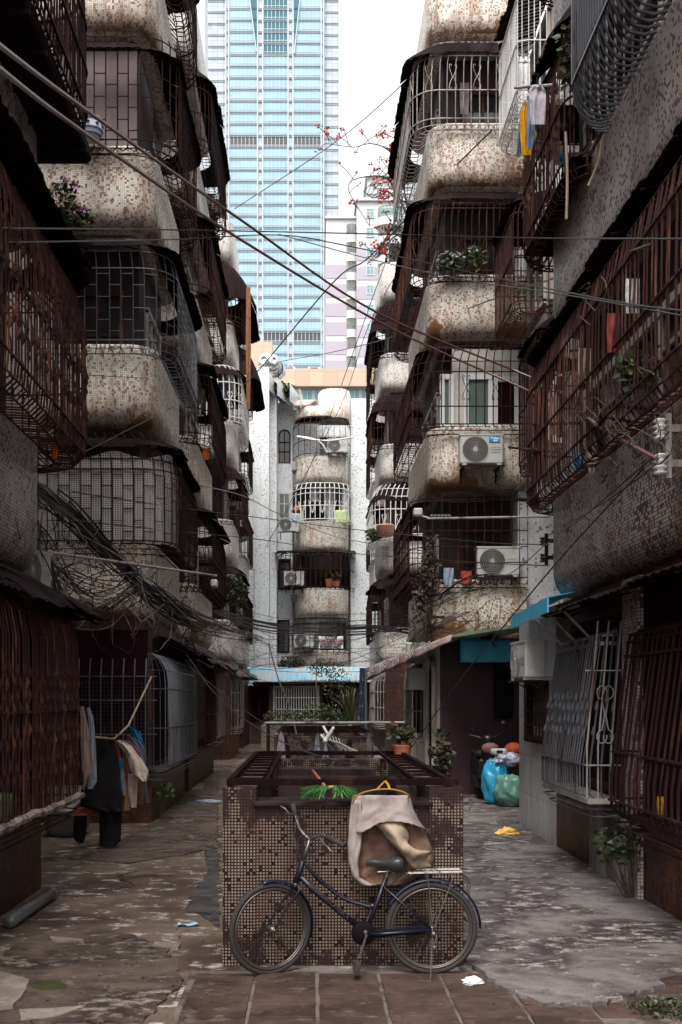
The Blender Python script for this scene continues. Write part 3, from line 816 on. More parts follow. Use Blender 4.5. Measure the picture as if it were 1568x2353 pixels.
b = MB(); b.tube(smoothpts([at(685,1003,42.6), at(720,1010,42.5), at(760,1012,42.5), at(813,1004,42.6)]), .035, 5)
tag(b.build('clothes_pole', M['bar_white']), 'pale clothes pole hung across the topmost rear balcony bars', 'clothes pole')
ac((X(774), D-1.1, Z(1056)), 0, 'air conditioner standing inside the topmost cage of the far pale block', s=1.05)
ac((X(665), D-1.0, Z(1232)), 0, 'white air conditioner on the ledge under the white rear cage', badge=True, s=1.05)
ac((X(677), D-1.15, Z(1353)), 0, 'air conditioner beside the potted orange flowers on the rear block', s=1.05)
ac((X(699), D-1.2, Z(1492)), 0, 'air conditioner left of the price banner on the rear block', s=1.05)
# banner with prices
bn = thing('price_banner', 'white cloth price banner tied to the lowest rear balcony bars', 'banner', (X(760), D-1.75, Z(1494)))
rows = []
for i in range(7):
    rows.append([(X(732)+(X(786)-X(732))*k/16, D-1.76-.02*math.sin(k*.9+i), Z(1467)+(Z(1495)-Z(1467))*i/6 + .03*math.sin(k/16*math.pi)*(-1 if i<3 else 0)) for k in range(17)])
b = MB(); b.grid(rows, .01); b.build('cloth', M['cloth_white'], bn)
zt = Z(1467)-Z(1494)
def bt_(txt, sz, du, dz, mat): text_mesh(bn, txt, sz, Matrix.Translation(((X(758+du)-bn.location.x), -.05, dz)) @ FRONT, mat, bold=.006)
bt_('长城宽带', .13, 1, zt-.08, 'ink_dark'); bt_('1288元两年100M', .142, 1, zt-.2, 'ink_red'); bt_('1300元四年20M', .142, 1, zt-.33, 'ink_dark'); bt_('服装热线: 95079', .125, 0, zt-.455, 'ink_dark')

# blue roofed shed in front of it
Sh = thing('shed', 'low dark shed with a blue corrugated roof across the alley end', 'shed', (0, 40.5, 0))
b = MB(); b.box(X(470,40), X(940,40), 40, 43, 0, Z(1567,40)); b.build('wall', weathered('shed_wall', (.10,.06,.052), (.04,.022,.022), 1.5, (.4,.6), .8), Sh)
b = MB()
n = 60
for k in range(n):
    ua = 548+(890-548)*k/n; ub = ua+(890-548)/n
    o0 = .05 if k % 2 else -.02; sag = 5*math.sin(k/n*9)*.2 + R.uniform(-.6,.6); lf = 9 if ua < 580 else 0
    b.poly([(X(ua,39.2),39.2,Z(1564+sag+lf*1.2,39.2)+o0*.5), (X(ub,39.2),39.2,Z(1564+sag+lf*1.2,39.2)-o0*.5), (X(ub,42.8),42.8,Z(1532+sag,42.8)), (X(ua,42.8),42.8,Z(1532+sag,42.8)+o0*.3)])
b.build('roof', M['bluesheet'], Sh)
b = MB(); b.box(X(560,39.5), X(880,39.5), 39.5, 40, Z(1575,39.5), Z(1569,39.5)); b.build('roof_beam', M['rust_dark'], Sh)
g = opening(Sh, 'y', 40, X(629,40), X(732,40), Z(1655,40), Z(1577,40), -1, 'glassdark', 'frame', 1, 0, 'window', .07)
b = MB()
for k in range(19): x_ = X(630,39.8)+(X(733,39.8)-X(630,39.8))*k/18; b.tube([(x_, 39.75, Z(1656,40)), (x_, 39.75, Z(1576,40))], .018, 4)
for v_ in (1577,1603,1630,1655): b.tube([(X(628,39.8),39.73,Z(v_,39.8)), (X(735,39.8),39.73,Z(v_,39.8))], .022, 4)
b.build('window_bars', M['bar_white'], g)
opening(Sh, 'y', 40, X(742,40), X(800,40), Z(1680,40), Z(1578,40), -1, 'dark', 'rust_dark', 1, 0, 'door')
opening(Sh, 'y', 40, X(575,40), X(618,40), Z(1655,40), Z(1580,40), -1, 'dark', 'rust_dark', 2, 0, 'window')

# water tanks on its roof
for u_, v_, r_, lb in ((611,852,.36,'left and larger of two steel water tanks on the roof edge'), (631,853,.31,'right and smaller of two steel water tanks on the roof edge')):
    t = thing('water_tank', lb, 'water tank', (X(u_), 44.2, Z(v_)-r_-.1), group='steel roof tanks')
    T = Matrix.Translation((X(u_), 43.6, Z(v_))) @ Matrix.Rotation(rad(-20 if u_<620 else 10), 4, 'Z') @ Matrix.Rotation(rad(-90), 4, 'X')
    b = MB(); b.lathe([(0,-.03),(r_*.35,-.02),(r_*.4,-.06),(r_*.55,-.05),(r_*.6,-.01),(r_*.8,.02),(r_*.97,.06),(r_,.14),(r_,1.6),(0,1.7)], 28, T); b.build('drum', M['tank'], t, smooth=True)
    b = MB()
    for q in (.3,1.2):
        b.tube([T @ Vector((r_*1.02*math.cos(a_*rad(20)), r_*1.02*math.sin(a_*rad(20)), q)) for a_ in range(18)], .02, 4, closed=True)
    b.tube([(X(u_)-.25, 43.9, Z(v_)-r_), (X(u_)-.25, 43.9, Z(v_)-r_-.5)], .03, 4); b.tube([(X(u_)+.2, 43.9, Z(v_)-r_), (X(u_)+.2, 43.9, Z(v_)-r_-.5)], .03, 4)
    b.build('cradle', M['rust_dark'], t)

# tan podium building with teal glass
Dp = 75.0
Po = thing('office_building', 'tan panelled low building with teal curtained glass behind the rear block', 'building', (0, 85, 0))
b = MB(); b.box(X(598,Dp), X(1000,Dp), Dp, Dp+20, 0, Z(925,Dp)-2); b.box(X(560,Dp), X(1000,Dp), Dp-.6, Dp+20, Z(893,Dp), Z(853,Dp)); b.build('wall', M['tan'], Po)
b = MB(); b.box(X(560,90), X(626,90), 90, 100, 0, Z(785,90)); b.build('tower_wing', M['tan'], Po)
for k in range(9):
    u_ = 640+27*k; opening(Po, 'y', Dp-.1, X(u_,Dp), X(u_+25.5,Dp), Z(948,Dp), Z(894,Dp), -1, 'teal', 'towertrim', 2, 0, 'window', .08)
for u_ in (655, 712, 905):
    ac_ = thing('rooftop_unit', {655:'left white vent box on the tan roof edge',712:'right white vent box on the tan roof edge',905:'vent box on the tan roof edge behind the right row'}[u_], 'vent box', (X(u_,Dp), Dp, Z(853,Dp)))
    b = MB(); b.box(X(u_-4,Dp), X(u_+24,Dp), Dp-.2, Dp+1.2, Z(853,Dp), Z(845,Dp)); b.build('housing', M['palewhite'], ac_)
    b = MB(); b.box(X(u_+1,Dp), X(u_+19,Dp), Dp-.23, Dp-.203, Z(852,Dp), Z(846.5,Dp)); b.build('louvre', M['louvre'], ac_)

# ------------------------------------------------------------------ glass tower
Dt = 300.0
Tw = thing('office_tower', 'tall office tower of pale panels and blue glass rising into the sky', 'tower', (X(612,Dt), Dt+18, 0))
zT = Z(-260, Dt)
b = MB(); b.box(X(477,Dt), X(520,Dt), Dt+1.2, Dt+40, 0, zT); b.box(X(745,Dt), X(779,Dt), Dt+1.2, Dt+40, 0, zT)
b.poly([(X(460,Dt),Dt+14,0),(X(477,Dt),Dt+1.2,0),(X(477,Dt),Dt+1.2,zT),(X(460,Dt),Dt+14,zT)]); b.poly([(X(460,Dt),Dt+14,0),(X(460,Dt),Dt+40,0),(X(460,Dt),Dt+40,zT),(X(460,Dt),Dt+14,zT)])
b.build('wing_wall', M['towerwhite'], Tw)
b = MB(); b.box(X(520,Dt), X(745,Dt), Dt, Dt+40, 0, zT); b.build('centre_wall', M['towerwhite'], Tw)
b = MB()
for u_ in (519.5, 526, 592.5, 604, 662.5, 673.5, 738.5, 744): b.box(X(u_,Dt)-.18, X(u_,Dt)+.18, Dt-.45, Dt, 0, zT)
b.build('vertical_fin', M['towermull'], Tw)
fl = 26.45; b = MB()
cols = [(529,591),(606,661),(675.5,737.5)]
v_ = 316.0; rows_ = []
while v_ > -30: v_ -= fl
v_ += 0
wins = {}
def tower_window(c, v0, kind):
    key = (c, kind)
    ua, ub = cols[c]
    h = (20.8 if kind != 'louvre' else 24)*Dt/F
    if key not in wins:
        q = MB(); w_ = X(ub,Dt)-X(ua,Dt)
        q.m = 0; q.box(0, w_, -.12, -.02, -h, 0)
        q.m = 1
        nn = 7 if c != 1 else 6
        for k in range(nn+1): x_ = w_*k/nn; q.box(x_-.07, x_+.07, -.22, -.121, -h, 0)
        q.m = 1; q.box(0, w_, -.2, -.1215, -h*.8-.08, -h*.8+.08)
        me = q.build('window', [M[{'blue':'towerglass','teal':'towerglass_teal','louvre':'louvre'}[kind]], M['towermull']], Tw, world=False)
        wins[key] = me; o = me
    else:
        o = wins[key].copy(); COL.objects.link(o); o.parent = Tw
    o.location = (X(ua,Dt)-Tw.location.x, Dt-Tw.location.y-.002, Z(v0,Dt))
v_ = 316 - 12*fl - 1; cnt = 0
trim = MB()
while v_ < 860:
    lou = abs(v_-316) < 3 or abs(v_-316-17*fl) < 3
    for c in range(3):
        kind = 'louvre' if lou else ('teal' if c == 1 and v_ < 110 else 'blue')
        tower_window(c, v_, kind); cnt += 1
    for dv in (-4.4, -1.2):
        z_ = Z(v_+dv+.6, Dt); trim.box(X(519,Dt), X(745.5,Dt), Dt-.3, Dt-.003, z_-.08, z_+.08)
    for dv in (0, -3.5):
        z_ = Z(v_+dv, Dt); trim.box(X(477.3,Dt), X(519,Dt), Dt+1.05, Dt+1.197, z_-.07, z_+.07); trim.box(X(746,Dt), X(778.7,Dt), Dt+1.05, Dt+1.197, z_-.07, z_+.07)
    v_ += fl
trim.build('floor_trim', M['towertrim'], Tw)
b = MB()
for (ua, va, ub, vb) in ((574,-2,590,122),(690,-2,676.5,126)):
    b.tube([(X(ua,Dt), Dt-.6, Z(va,Dt)), (X(ub,Dt), Dt-.6, Z(vb,Dt))], .2, 4)
b.build('slanted_fin', M['towermull'], Tw)
b = MB()   # teal wedge beside the slanted fins
b.poly([(X(575,Dt),Dt-.3,Z(-2,Dt)),(X(591,Dt),Dt-.3,Z(-2,Dt)),(X(591,Dt),Dt-.3,Z(118,Dt))]); b.poly([(X(675.5,Dt),Dt-.3,Z(-2,Dt)),(X(690,Dt),Dt-.3,Z(-2,Dt)),(X(677,Dt),Dt-.3,Z(122,Dt))])
b.build('teal_glazing', M['towerglass_teal'], Tw)

# ------------------------------------------------------------------ lilac apartment tower
Dl = 160.0
Li = thing('apartment_tower', 'white and lilac striped apartment tower with curved balconies', 'tower', (X(850,Dl), Dl+8, 0))
def x(u): return X(u, Dl)
def z(v): return Z(v, Dl)
b = MB()
b.box(x(750), x(820), Dl+1.5, Dl+18, 0, z(488)); b.box(x(820), x(1010), Dl, Dl+18, 0, z(458)); b.box(x(846), x(1010), Dl+2, Dl+16, z(458), z(388))
b.build('wall', M['palewhite'], Li)
b = MB()
b.box(x(748), x(1012), Dl+1.2, Dl+18.5, z(493), z(488)); b.box(x(817), x(1012), Dl-.4, Dl+18.5, z(463), z(456)); b.box(x(842), x(1012), Dl+1.5, Dl+16.5, z(393), z(386)); b.box(x(846), x(1012), Dl+1.7, Dl+16.3, z(432), z(428))
b.build('cornice', M['palewhite'], Li)
b = MB()
for k in range(9):
    va = 600+k*44.2; vb = va+30.5
    b.box(x(749.6), x(819), Dl+1.44, Dl+1.5, z(vb), z(va))
    va = 570+k*44.2; vb = va+29
    b.box(x(820.5), x(1009), Dl-.06, Dl-.0, z(vb), z(va))
b.build('lilac_band', M['lilac'], Li)
def curvebal(uc, v0, w_, y, h=40):
    cx = x(uc); r_ = (x(uc+w_)-x(uc-w_))/2
    n = 10
    def arc(z_, rr, n=10): return [(cx+rr*math.cos(rad(180)+rad(180)*k/n), y+rr*.55*math.sin(rad(180)+rad(180)*k/n), z_) for k in range(n+1)]
    b = MB(); zt_ = z(v0); b.grid([arc(zt_+.35, r_), arc(zt_-.9, r_)], .1); b.poly(arc(zt_-.9, r_)); b.poly(arc(zt_-.2, r_)[::-1])
    o = b.build('balcony', M['palewhite'], Li)
    b = MB(); b.poly([(cx-r_*.95, y-.05, zt_+.3), (cx+r_*.95, y-.05, zt_+.3), (cx+r_*.95, y-.05, zt_+2.0), (cx-r_*.95, y-.05, zt_+2.0)]); b.build('glass', M['greenglass'], o)
    b = MB(); 
    for k in range(11):
        a_ = rad(180)+rad(180)*k/10; b.tube([(cx+r_*math.cos(a_), y+r_*.55*math.sin(a_), zt_+.3), (cx+r_*math.cos(a_), y+r_*.55*math.sin(a_), zt_+1.9)], .06, 3)
    for q in (.35,.9,1.9): b.tube(arc(zt_+q, r_), .06, 3)
    b.build('railing', M['bar_grey'], o)
for k in range(8): curvebal(809, 536+44.0*k, 10.5, Dl+1.45)
for k in range(9): curvebal(897, 508+44.0*k, 27, Dl-.05)
for k in range(9):
    vt = 480+44*k; opening(Li, 'y', Dl-.07, x(842), x(860), z(vt+21), z(vt), -1, 'greenglass', 'towermull', 2, 1, 'window', .12)
    opening(Li, 'y', Dl-.07, x(932), x(950), z(vt+21), z(vt), -1, 'greenglass', 'towermull', 2, 1, 'window', .12)
opening(Li, 'y', Dl+1.9, x(858), x(950), z(418), z(404), -1, 'greenglass', 'towermull', 7, 0, 'window', .15)
# ------------------------------------------------------------------ near side blocks: walls beyond the balconies, alcoves
M['panel'] = tiled('polished_wall_panels', tile=.5, base=(.38,.39,.41), dark=(.33,.33,.345), dark2=(.36,.36,.38), dens=.3, gw=.012, grout=(.12,.1,.1), stains=.0, drip=.35, rough=.22, grime=.7, gray=(.12,.1,.095))
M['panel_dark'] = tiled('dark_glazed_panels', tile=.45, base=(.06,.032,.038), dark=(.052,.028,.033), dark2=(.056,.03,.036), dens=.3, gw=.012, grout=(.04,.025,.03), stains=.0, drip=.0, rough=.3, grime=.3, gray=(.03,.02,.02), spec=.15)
M['plaster_dark'] = weathered('plaster_sooty', (.3,.28,.265), (.06,.045,.042), 1.4, (.4,.62), .8, 0, .2, 30)
M['fabric_dark'] = plain('black_cloth', (.012,.01,.012), .9, 0, .3, 6)
M['twine'] = plain('pale_twine', (.5,.45,.38), .9)
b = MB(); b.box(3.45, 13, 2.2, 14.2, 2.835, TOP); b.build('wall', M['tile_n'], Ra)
ground_front(Ra, 1, 13, 2.86, 2.2, 12.1)
b = MB(); b.box(2.855, 12, 12.102, 14.2, 0, 2.832); b.build('panel_wall', M['panel'], Ra)
b = MB(); b.box(2.80, 2.853, 8.9, 9.35, 0, 2.8); b.build('pilaster', M['tile_n'], Ra)
b = MB(); b.box(2.84, 2.8595, 9.36, 10.6, 0, .78); b.build('bare_plaster', M['plaster_dark'], Ra)
M['plaster_pale'] = weathered('pale_plaster_streaked', (.68,.65,.62), (.25,.19,.17), 1.6, (.5,.72), .8, 0, .2, 30)
ground_front(Rb, 1, 4.0, 2.37, 19.0, 24.3, mat='plaster_pale')
b = MB(); b.box(2.375, 7.9, 18.97, 18.998, 0, 2.83); b.box(3.6, 9, 18.98, 20, 0, 2.831); b.build('panelled_wall', M['panel_dark'], Rb)
b = MB(); b.box(-9, -5.2, 9.35, 15.3, 0, TOP-.2); b.build('alcove_wall', M['tile_n'], Lc)
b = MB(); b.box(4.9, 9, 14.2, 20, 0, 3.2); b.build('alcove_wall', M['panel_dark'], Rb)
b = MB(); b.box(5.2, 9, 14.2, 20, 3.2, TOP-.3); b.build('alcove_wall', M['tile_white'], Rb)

def wincage(t, side, xw, xo, y0, y1, s, hs, mat, prof=None, sp=.1, r=.008, rails=(.02,.5), rng=(0,1), name='security_cage', brick=False, seed=3, scroll=None, extra=True, jit=.008, fl=4, knots=()):
    pin = Path(xw-(-side)*.05, xw, y0+.02, y1-.02, .03); pout = Path(xw-(-side)*.05, xo, y0, y1, .1)
    return cage(t, pin, pout, s, prof or BASKET, sp, r, rails, mat, rng, jit, extra, scroll, brick, seed, name, hs, fl, knots)
# ---- ground floor window cages, left
GND = [(0.0, -.02), (.6, -.06), (.95, -.03), (1.0, .03), (1.0, 1.18), (.9, 1.36), (.5, 1.52), (0, 1.6)]
c1 = wincage(Lt, -1, -2.47, -2.1, 4.2, 9.6, .84, 1.15, 'rust_brown', GND, .085, .0085, (.02,.7), fl=5, jit=.02, knots=(.35,.6,.85,1.05))
b = MB()
b.tube([( -2.09+R.uniform(-.01,.01), 5+ .12*k, .86+R.uniform(-.012,.012)) for k in range(39)], .035, 7); b.build('rag_wrap', M['cloth_white'] if False else weathered('grimy_rag', (.32,.26,.22), (.1,.07,.06), 9, (.4,.6), .9, 0, .5, 40), c1)
opening(Lt, 'x', -2.47, 5, 9.3, 1.0, 2.4, 1, 'dark', 'rust_dark', 4, 1)
b = MB(); b.box(-2.47, -2.465, 4, 9.6, .9, 2.7); b.build('unlit_window_sheet', M['dark'], Lt)  # dark sheet in place of the shaded opening
# dark tarpaulin under the cage and over the near ground floor window
c2 = wincage(Lc, -1, -2.2, -1.98, 14.55, 18.5, .78, 1.0, 'bar_steel', GND, .085, .0075, (.02,.55,1.1))
b = MB(); b.box(-3.5,-2.25,14.5,14.55,.8,2.7); b.build('unlit_window_sheet', M['dark'], Lc)
b = MB(); b.box(-2.195,-2.19,14.7,18.4,.85,2.6); b.build('unlit_window_sheet', M['dark'], Lc)
b = MB()
for k in range(9): b.tube([(-3.5+.155*k, 14.42, .76), (-3.5+.155*k, 14.42, 2.0), (-3.5+.155*k, 14.5, 2.3)], .011, 4)
for z_ in (.78, 1.25, 1.72, 2.05): b.tube([(-3.52,14.41,z_),(-2.1,14.41,z_)], .011, 4)
for k in range(26): b.tube([(-3.5+.051*k, 14.47, .8), (-3.5+.051*k, 14.47, 2.0)], .003, 3)
for k in range(22): b.tube([(-3.5, 14.46, .8+.055*k), (-2.2, 14.46, .8+.055*k)], .003, 3)
b.build('security_cage', M['bar_steel'], Lc)
c3 = wincage(Lc, -1, -2.25, -1.95, 19.6, 22, .9, 1.05, 'rust_brown', GND, .09, .008, (.02,.5,1.0), seed=8)
wincage(Le, -1, -2.25, -1.95, 29.7, 31.2, .9, 1.0, 'bar_grey', GND, .09, .012, (.02,.5,1.0))
wincage(Lc, -1, -2.25, -1.95, 22.4, 24.4, .9, 1.0, 'bar_grey', GND, .09, .009, (.02,.5,1.0), seed=4)
pL = Path(-2.5, -2.2, 14.6, 18.6, .15); qL = Path(-2.5, -1.75, 14.2, 19, .3)
awning(Lc, pL, qL, 2.66, .22, 1.0, (.25, 1), 'sheet', 5, .8, .1)
pL = Path(-2.5, -2.2, 19.6, 24.5, .15); qL = Path(-2.5, -1.7, 19.2, 24.8, .3); awning(Lc, pL, qL, 2.62, .25, 1.0, (.1,1), 'sheet_grey', 6, .8, .12)
pL = Path(-2.5, -2.2, 29.7, 33.4, .15); qL = Path(-2.5, -1.6, 29, 33.8, .3); awning(Le, pL, qL, 2.6, .25, 1.0, (.1,1), 'sheet_grey', 7, .8, .1)
pL = Path(-2.8, -2.46, 4.5, 9.7, .15); qL = Path(-2.8, -1.95, 4.0, 10.1, .3); awning(Lt, pL, qL, 2.78, .3, 1.0, (.1,1), 'sheet', 9, .8, .12)
# ---- right side near block
pin, pout = EX['RA']
def rcage(lv, y0, y1, xo, s, **k):
    pi_ = Path(3.4, 2.66, y0+.1, y1-.1, .2); po_ = Path(3.4, xo, y0, y1, .35)
    return pi_, po_, cage(Ra, pi_, po_, s, **k)
BIG = [(0.0, -.07), (.3, -.1), (.6, -.08), (.82, .0), (.95, .12), (1.0, .26), (1.0, 1.75), (1.0, 1.95)]
_, po1, _ = rcage(2, 4.2, 9.45, 2.3, 6.92, prof=BIG, sp=.078, r=.012, rails=(.2,1.7), mat='bar_steel', jit=.0, extra=False)
pi2, po2, _ = rcage(2, 9.75, 12.1, 2.42, 6.85, prof=BASKET, sp=.09, r=.009, rails=(.02,.6,1.2), mat='rust_brown', seed=5, knots=(.4,.9), jit=.03)
b = MB(); b.grid([[(2.62-.0*k, 9.8+.35*k, 7.0-.02*(j%2)) for k in range(7)] for j in range(2)], .01)
b.poly([(2.46,9.8,6.83),(3.4,9.8,6.83),(3.4,12,6.83),(2.46,12,6.83)]); b.build('cage_floor_sheet', M['sheet'], Ra)
awning(Ra, pi2, po2, 8.55, .35, 1.15, (.2, 1), 'sheet', 14, .45, .25)
# alcove cages hung on the cross wall
def cross(y0, y1, x0, z0, z1, mat, name='security_cage', sp=.1, r=.009, fill=None):
    t = Rb; pi_ = Path(4.6, 4.4, y0+.05, y1-.05, .08); po_ = Path(4.6, x0, y0, y1, .12)
    b = MB(); b.box(4.0, 5.2, y0+.1, y1-.1, z0-.3, z1); b.build('window_bay', M['tile_end'], t)
    H = z1-z0
    cage(t, Path(4.2,4.0,y0+.05,y1-.05,.08), po_, z0, [(0,-.02),(.7,-.2),(.92,-.14),(1,.05),(1,H-.05),(.9,H+.1),(0,H+.25)], sp, r, (.02, H*.5, H-.05), mat, seed=int(z0))
    opening(t, 'x', 4.0, y0+.25, y1-.25, z0+.1, z1-.1, -1, fill or 'glassdark', 'frame', 2, 1)
    opening(t, 'y', y0+.1, 4.03, 5.1, z0+.1, z1-.1, -1, fill or 'glassdark', 'frame', 1, 1)
    awning(t, Path(4.2,4.0,y0,y1,.08), po_, z1+.35, .2, 1.1, (0,1), 'sheet', int(z0), .6, .08)
cross(17.1, 18.9, 3.42, 11.75, 13.3, 'bar_white')
cross(17.4, 19.2, 3.4, 8.35, 9.9, 'rust_brown')
cross(17.2, 18.8, 3.75, 5.9, 7.7, 'rust_dark')
# ground floor grilles, right
SL = [(0.0,-.02),(.7,-.05),(1.0,.03),(1.0,.3),(.55,1.42),(.5,1.48),(0,1.55)]
c4 = wincage(Ra, 1, 2.86, 2.5, 9.5, 11.3, .84, 1.0, 'bar_steel', SL, .085, .0085, (.3,1.4), scroll=None, seed=11, knots=(.62,.85))
b = MB(); b.box(2.52, 2.86, 9.45, 11.3, .79, .835); b.build('window_ledge', M['concrete_grey'], Ra)
b = MB()   # near end of that cage with its scroll
for x_, t_ in ((2.5,.0),(2.6,0),(2.72,0)): b.tube([(x_+.02, 9.48, .84), (x_+.02, 9.48, 1.3), (min(2.83,x_+.12), 9.48, 2.45)], .009, 4)
for z_ in (1.14, 2.0): b.tube([(2.5,9.47,z_),(2.84,9.47,z_)], .008, 4)
for sx in (-1,1):
    for zc, f in ((1.75,1),(1.45,-1)):
        pts = [(2.68+sx*(.005), 9.46, 1.6)] + [(2.68+sx*(.03+.045*math.sin(a_)), 9.46, zc+f*.05-f*.06*math.cos(a_)) for a_ in [k*.45 for k in range(12)]]
        b.tube(pts, .006, 4)
b.build('end_grille', M['bar_grey'], c4)
opening(Ra, 'x', 2.86, 9.5, 11.2, .9, 2.5, -1, 'dark', 'rust_dark', 3, 1)
c5 = wincage(Ra, 1, 2.86, 2.52, 5.2, 8.85, .8, 1.0, 'rust_dark', SL, .12, .0105, (.1,.5,1.3), seed=12, jit=.02)
b = MB(); b.box(2.835, 2.855, 5, 8.85, .85, 2.75); b.build('unlit_window_sheet', M['dark'], Ra)
opening(Ra, 'x', 2.855, 12.45, 13.55, 1.22, 1.93, -1, 'glassdark', 'rust_dark', 1, 0)
b = MB()
for k in range(7): b.tube([(2.79, 12.45+.183*k, 1.2), (2.79, 12.45+.183*k, 1.95)], .008, 4)
for k in range(5): b.tube([(2.785, 12.42, 1.24+.17*k), (2.785, 13.58, 1.24+.17*k)], .008, 4)
b.build('window_bars', M['rust_dark'], Ra)
pR = Path(3.0, 2.86, 5.5, 10.8, .06); qR = Path(3.0, 2.42, 5, 10.9, .1); awning(Ra, pR, qR, 2.74, .12, 1.0, (.05,.95), 'sheet', 21, .9, .06)
# blue edged awning at the corner
b = MB()
b.grid([[(2.62-.12*k/8, 13.5-2.6*k/8, 2.80-.16*j/3+.012*(k%2)) for k in range(9)] for j in range(4)], .015)
b.grid([[(2.62-.12*k/8+.3*j, 13.5-2.6*k/8, 2.81+.06*j) for k in range(9)] for j in range(2)], .01)
M['blue_panel'] = weathered('blue_painted_sheet', (.05,.45,.68), (.03,.25,.38), 1.5, (.5,.8), .4, 0, 0)
b.build('blue_awning', M['blue_panel'], Ra)
# struts under it
b = MB()
for y0_, in ((10.3,),(10.9,),(11.5,)): b.tube([(2.86, y0_, 2.25), (2.5, y0_, 2.62)], .014, 4)
b.tube([(2.48,9.6,2.6),(2.48,11.9,2.62)], .014, 4); b.build('awning_strut', M['bar_grey'], Ra)

# ---- B ground floor: arch door, barred window
b = MB()
T = 2.37
for (y0_, y1_) in ((19.5, 20.6),):
    w_ = (y1_-y0_)/2; cy = (y0_+y1_)/2; zc = 2.5-w_*.55
    pts = [(T-.004, y0_, .1), (T-.004, y1_, .1)] + [(T-.004, cy+w_*math.cos(rad(a_)), zc+w_*.55*math.sin(rad(a_))) for a_ in range(0,181,20)]
    b.poly(pts)
dr = b.build('door', M['dark'], Rb)
b = MB(); b.tube([(p[0]-.03, p[1], p[2]) for p in pts[1:]+[pts[0]]], .06, 6); b.build('door_surround', M['plaster'], dr)
wincage(Rb, 1, 2.37, 2.15, 21.8, 23.8, 1.0, .95, 'bar_grey', GND, .09, .01, (.02,.5,1.0))
b = MB(); b.box(2.365, 2.37, 21.8, 23.8, 1.0, 2.5); b.build('unlit_window_sheet', M['dark'], Rb)
wincage(Rc, 1, 2.4, 2.05, 33, 35.5, .95, 1.0, 'bar_grey', GND, .1, .013, (.02,.5,1.0))
# hanging banner, awning with the lettered valance
def sheet_thing(name, label, cat, pts4, mat, nx=12, ny=6, amp=.02, thick=.012, sag=0, loc=None, fq=1.3):
    """four corners (tl, tr, br, bl) -> gently rippled cloth or sheet"""
    tl, tr, br, bl = [Vector(p) for p in pts4]
    n_ = (tr-tl).cross(bl-tl).normalized()
    t = thing(name, label, cat, loc or (tl+br)/2)
    rows = []
    for j in range(ny+1):
        g = j/ny; row = []
        for k in range(nx+1):
            f = k/nx; p = tl.lerp(tr, f).lerp(bl.lerp(br, f), g)
            p = p + n_*amp*math.sin(f*nx*fq+g*2)*(.3+g) + Vector((0,0,-sag*math.sin(f*math.pi)*(1-0*g)))
            row.append(p)
        rows.append(row)
    b = MB(); b.grid(rows, thick); b.build('cloth', M[mat], t, smooth=True); return t
sheet_thing('blue_cloth_banner', 'plain blue banner hung over the dark passage with the bin bags', 'banner', [at(1058,1467,18.6), at(1189,1470,18.6), at(1189,1521,18.6), at(1058,1522,18.6)], 'blue_panel', amp=.012)
M['awncloth'] = weathered('striped_awning_cloth', (.42,.31,.28), (.25,.16,.15), 1.2, (.4,.65), .6, 0, 0)
M['awngreen'] = weathered('green_awning_tarp', (.22,.3,.2), (.1,.12,.08), 1.2, (.4,.65), .7, 0, 0)
M['bluedark'] = plain('dark_blue_tarp', (.035,.05,.09), .7, 0, .4, 4)
aw = thing('market_awning', 'lettered cloth awning reaching out over the lane on a blue pole', 'awning', (1.9, 20.5, 0))
A_, B_, C_, D_ = at(1192,1438,16.4), at(1040,1462,17.4), at(845,1537,22.6), Vector((2.36, 23, 2.8))
E_ = Vector((3.9, 18.9, 2.95))
b = MB(); rows = []
for j in range(6):
    g = j/5; rows.append([(A_.lerp(B_, f*1.6) if f < .625 else B_.lerp(C_, (f-.625)/.375)).lerp(E_.lerp(D_, f), g) - Vector((0,0,.05*math.sin(g*3.14)*math.sin(f*12)**2)) for f in [k/16 for k in range(17)]])
b.grid(rows, .012); b.build('canopy', M['awngreen'], aw)
b = MB(); Hh = .24
rows = [[B_.lerp(C_, k/14)+Vector((-.01-.008*j-.01*math.sin(k*1.3)*j*.4, -.02, .03-Hh*(.5+.75*k/14)*j/4)) for k in range(15)] for j in range(5)]
b.grid(rows, .008); va = b.build('valance', M['awncloth'], aw, smooth=True)
b = MB(); b.grid([[A_.lerp(B_, k/8)+Vector((0,-.02,.03-.05*j)) for k in range(9)] for j in range(2)], .02); b.build('edge_rail', M['awngreen'], aw)
dirv = (C_-B_).normalized()
for i, ch in enumerate('家帝吉报返'):
    f = .22+.17*i; p = B_.lerp(C_, f)
    ux = -dirv; ux = Vector((-dirv.x, -dirv.y, -dirv.z)); nz = Vector((0,0,1)); ny_ = ux.cross(nz).normalized(); nz = ny_.cross(ux)*-1 if ny_.cross(ux).z < 0 else ny_.cross(ux)
    h_ = Hh*(.45+.75*f)
    fr = Matrix((( -ux.x*-1, nz.x, ny_.x, 0), (-ux.y*-1, nz.y, ny_.y, 0), (-ux.z*-1, nz.z, ny_.z, 0), (0,0,0,1)))
    for s_, mt, of in ((.014,'ink_dark',0),(.003,'ink_white',-.006)):
        pos = p - Vector(aw.location) + Vector((-.075+of, -.03+of, .03-h_*.55))
        Mx = Matrix.Translation(pos) @ Matrix.Rotation(math.atan2(dirv.y, dirv.x)+math.pi, 4, 'Z') @ FRONT @ Matrix.Rotation(rad(12), 4, 'Z')
        text_mesh(va, ch, .62, Mx @ Matrix.Diagonal((1,h_*.85/.62,1,1)), mt, bold=s_)
b = MB(); b.tube([at(841,1535,22.6)+Vector((0,0,0)), Vector((at(841,1700,22.6).x, 22.6, 0))], .035, 8); b.build('pole', M['bar_steel'], aw)
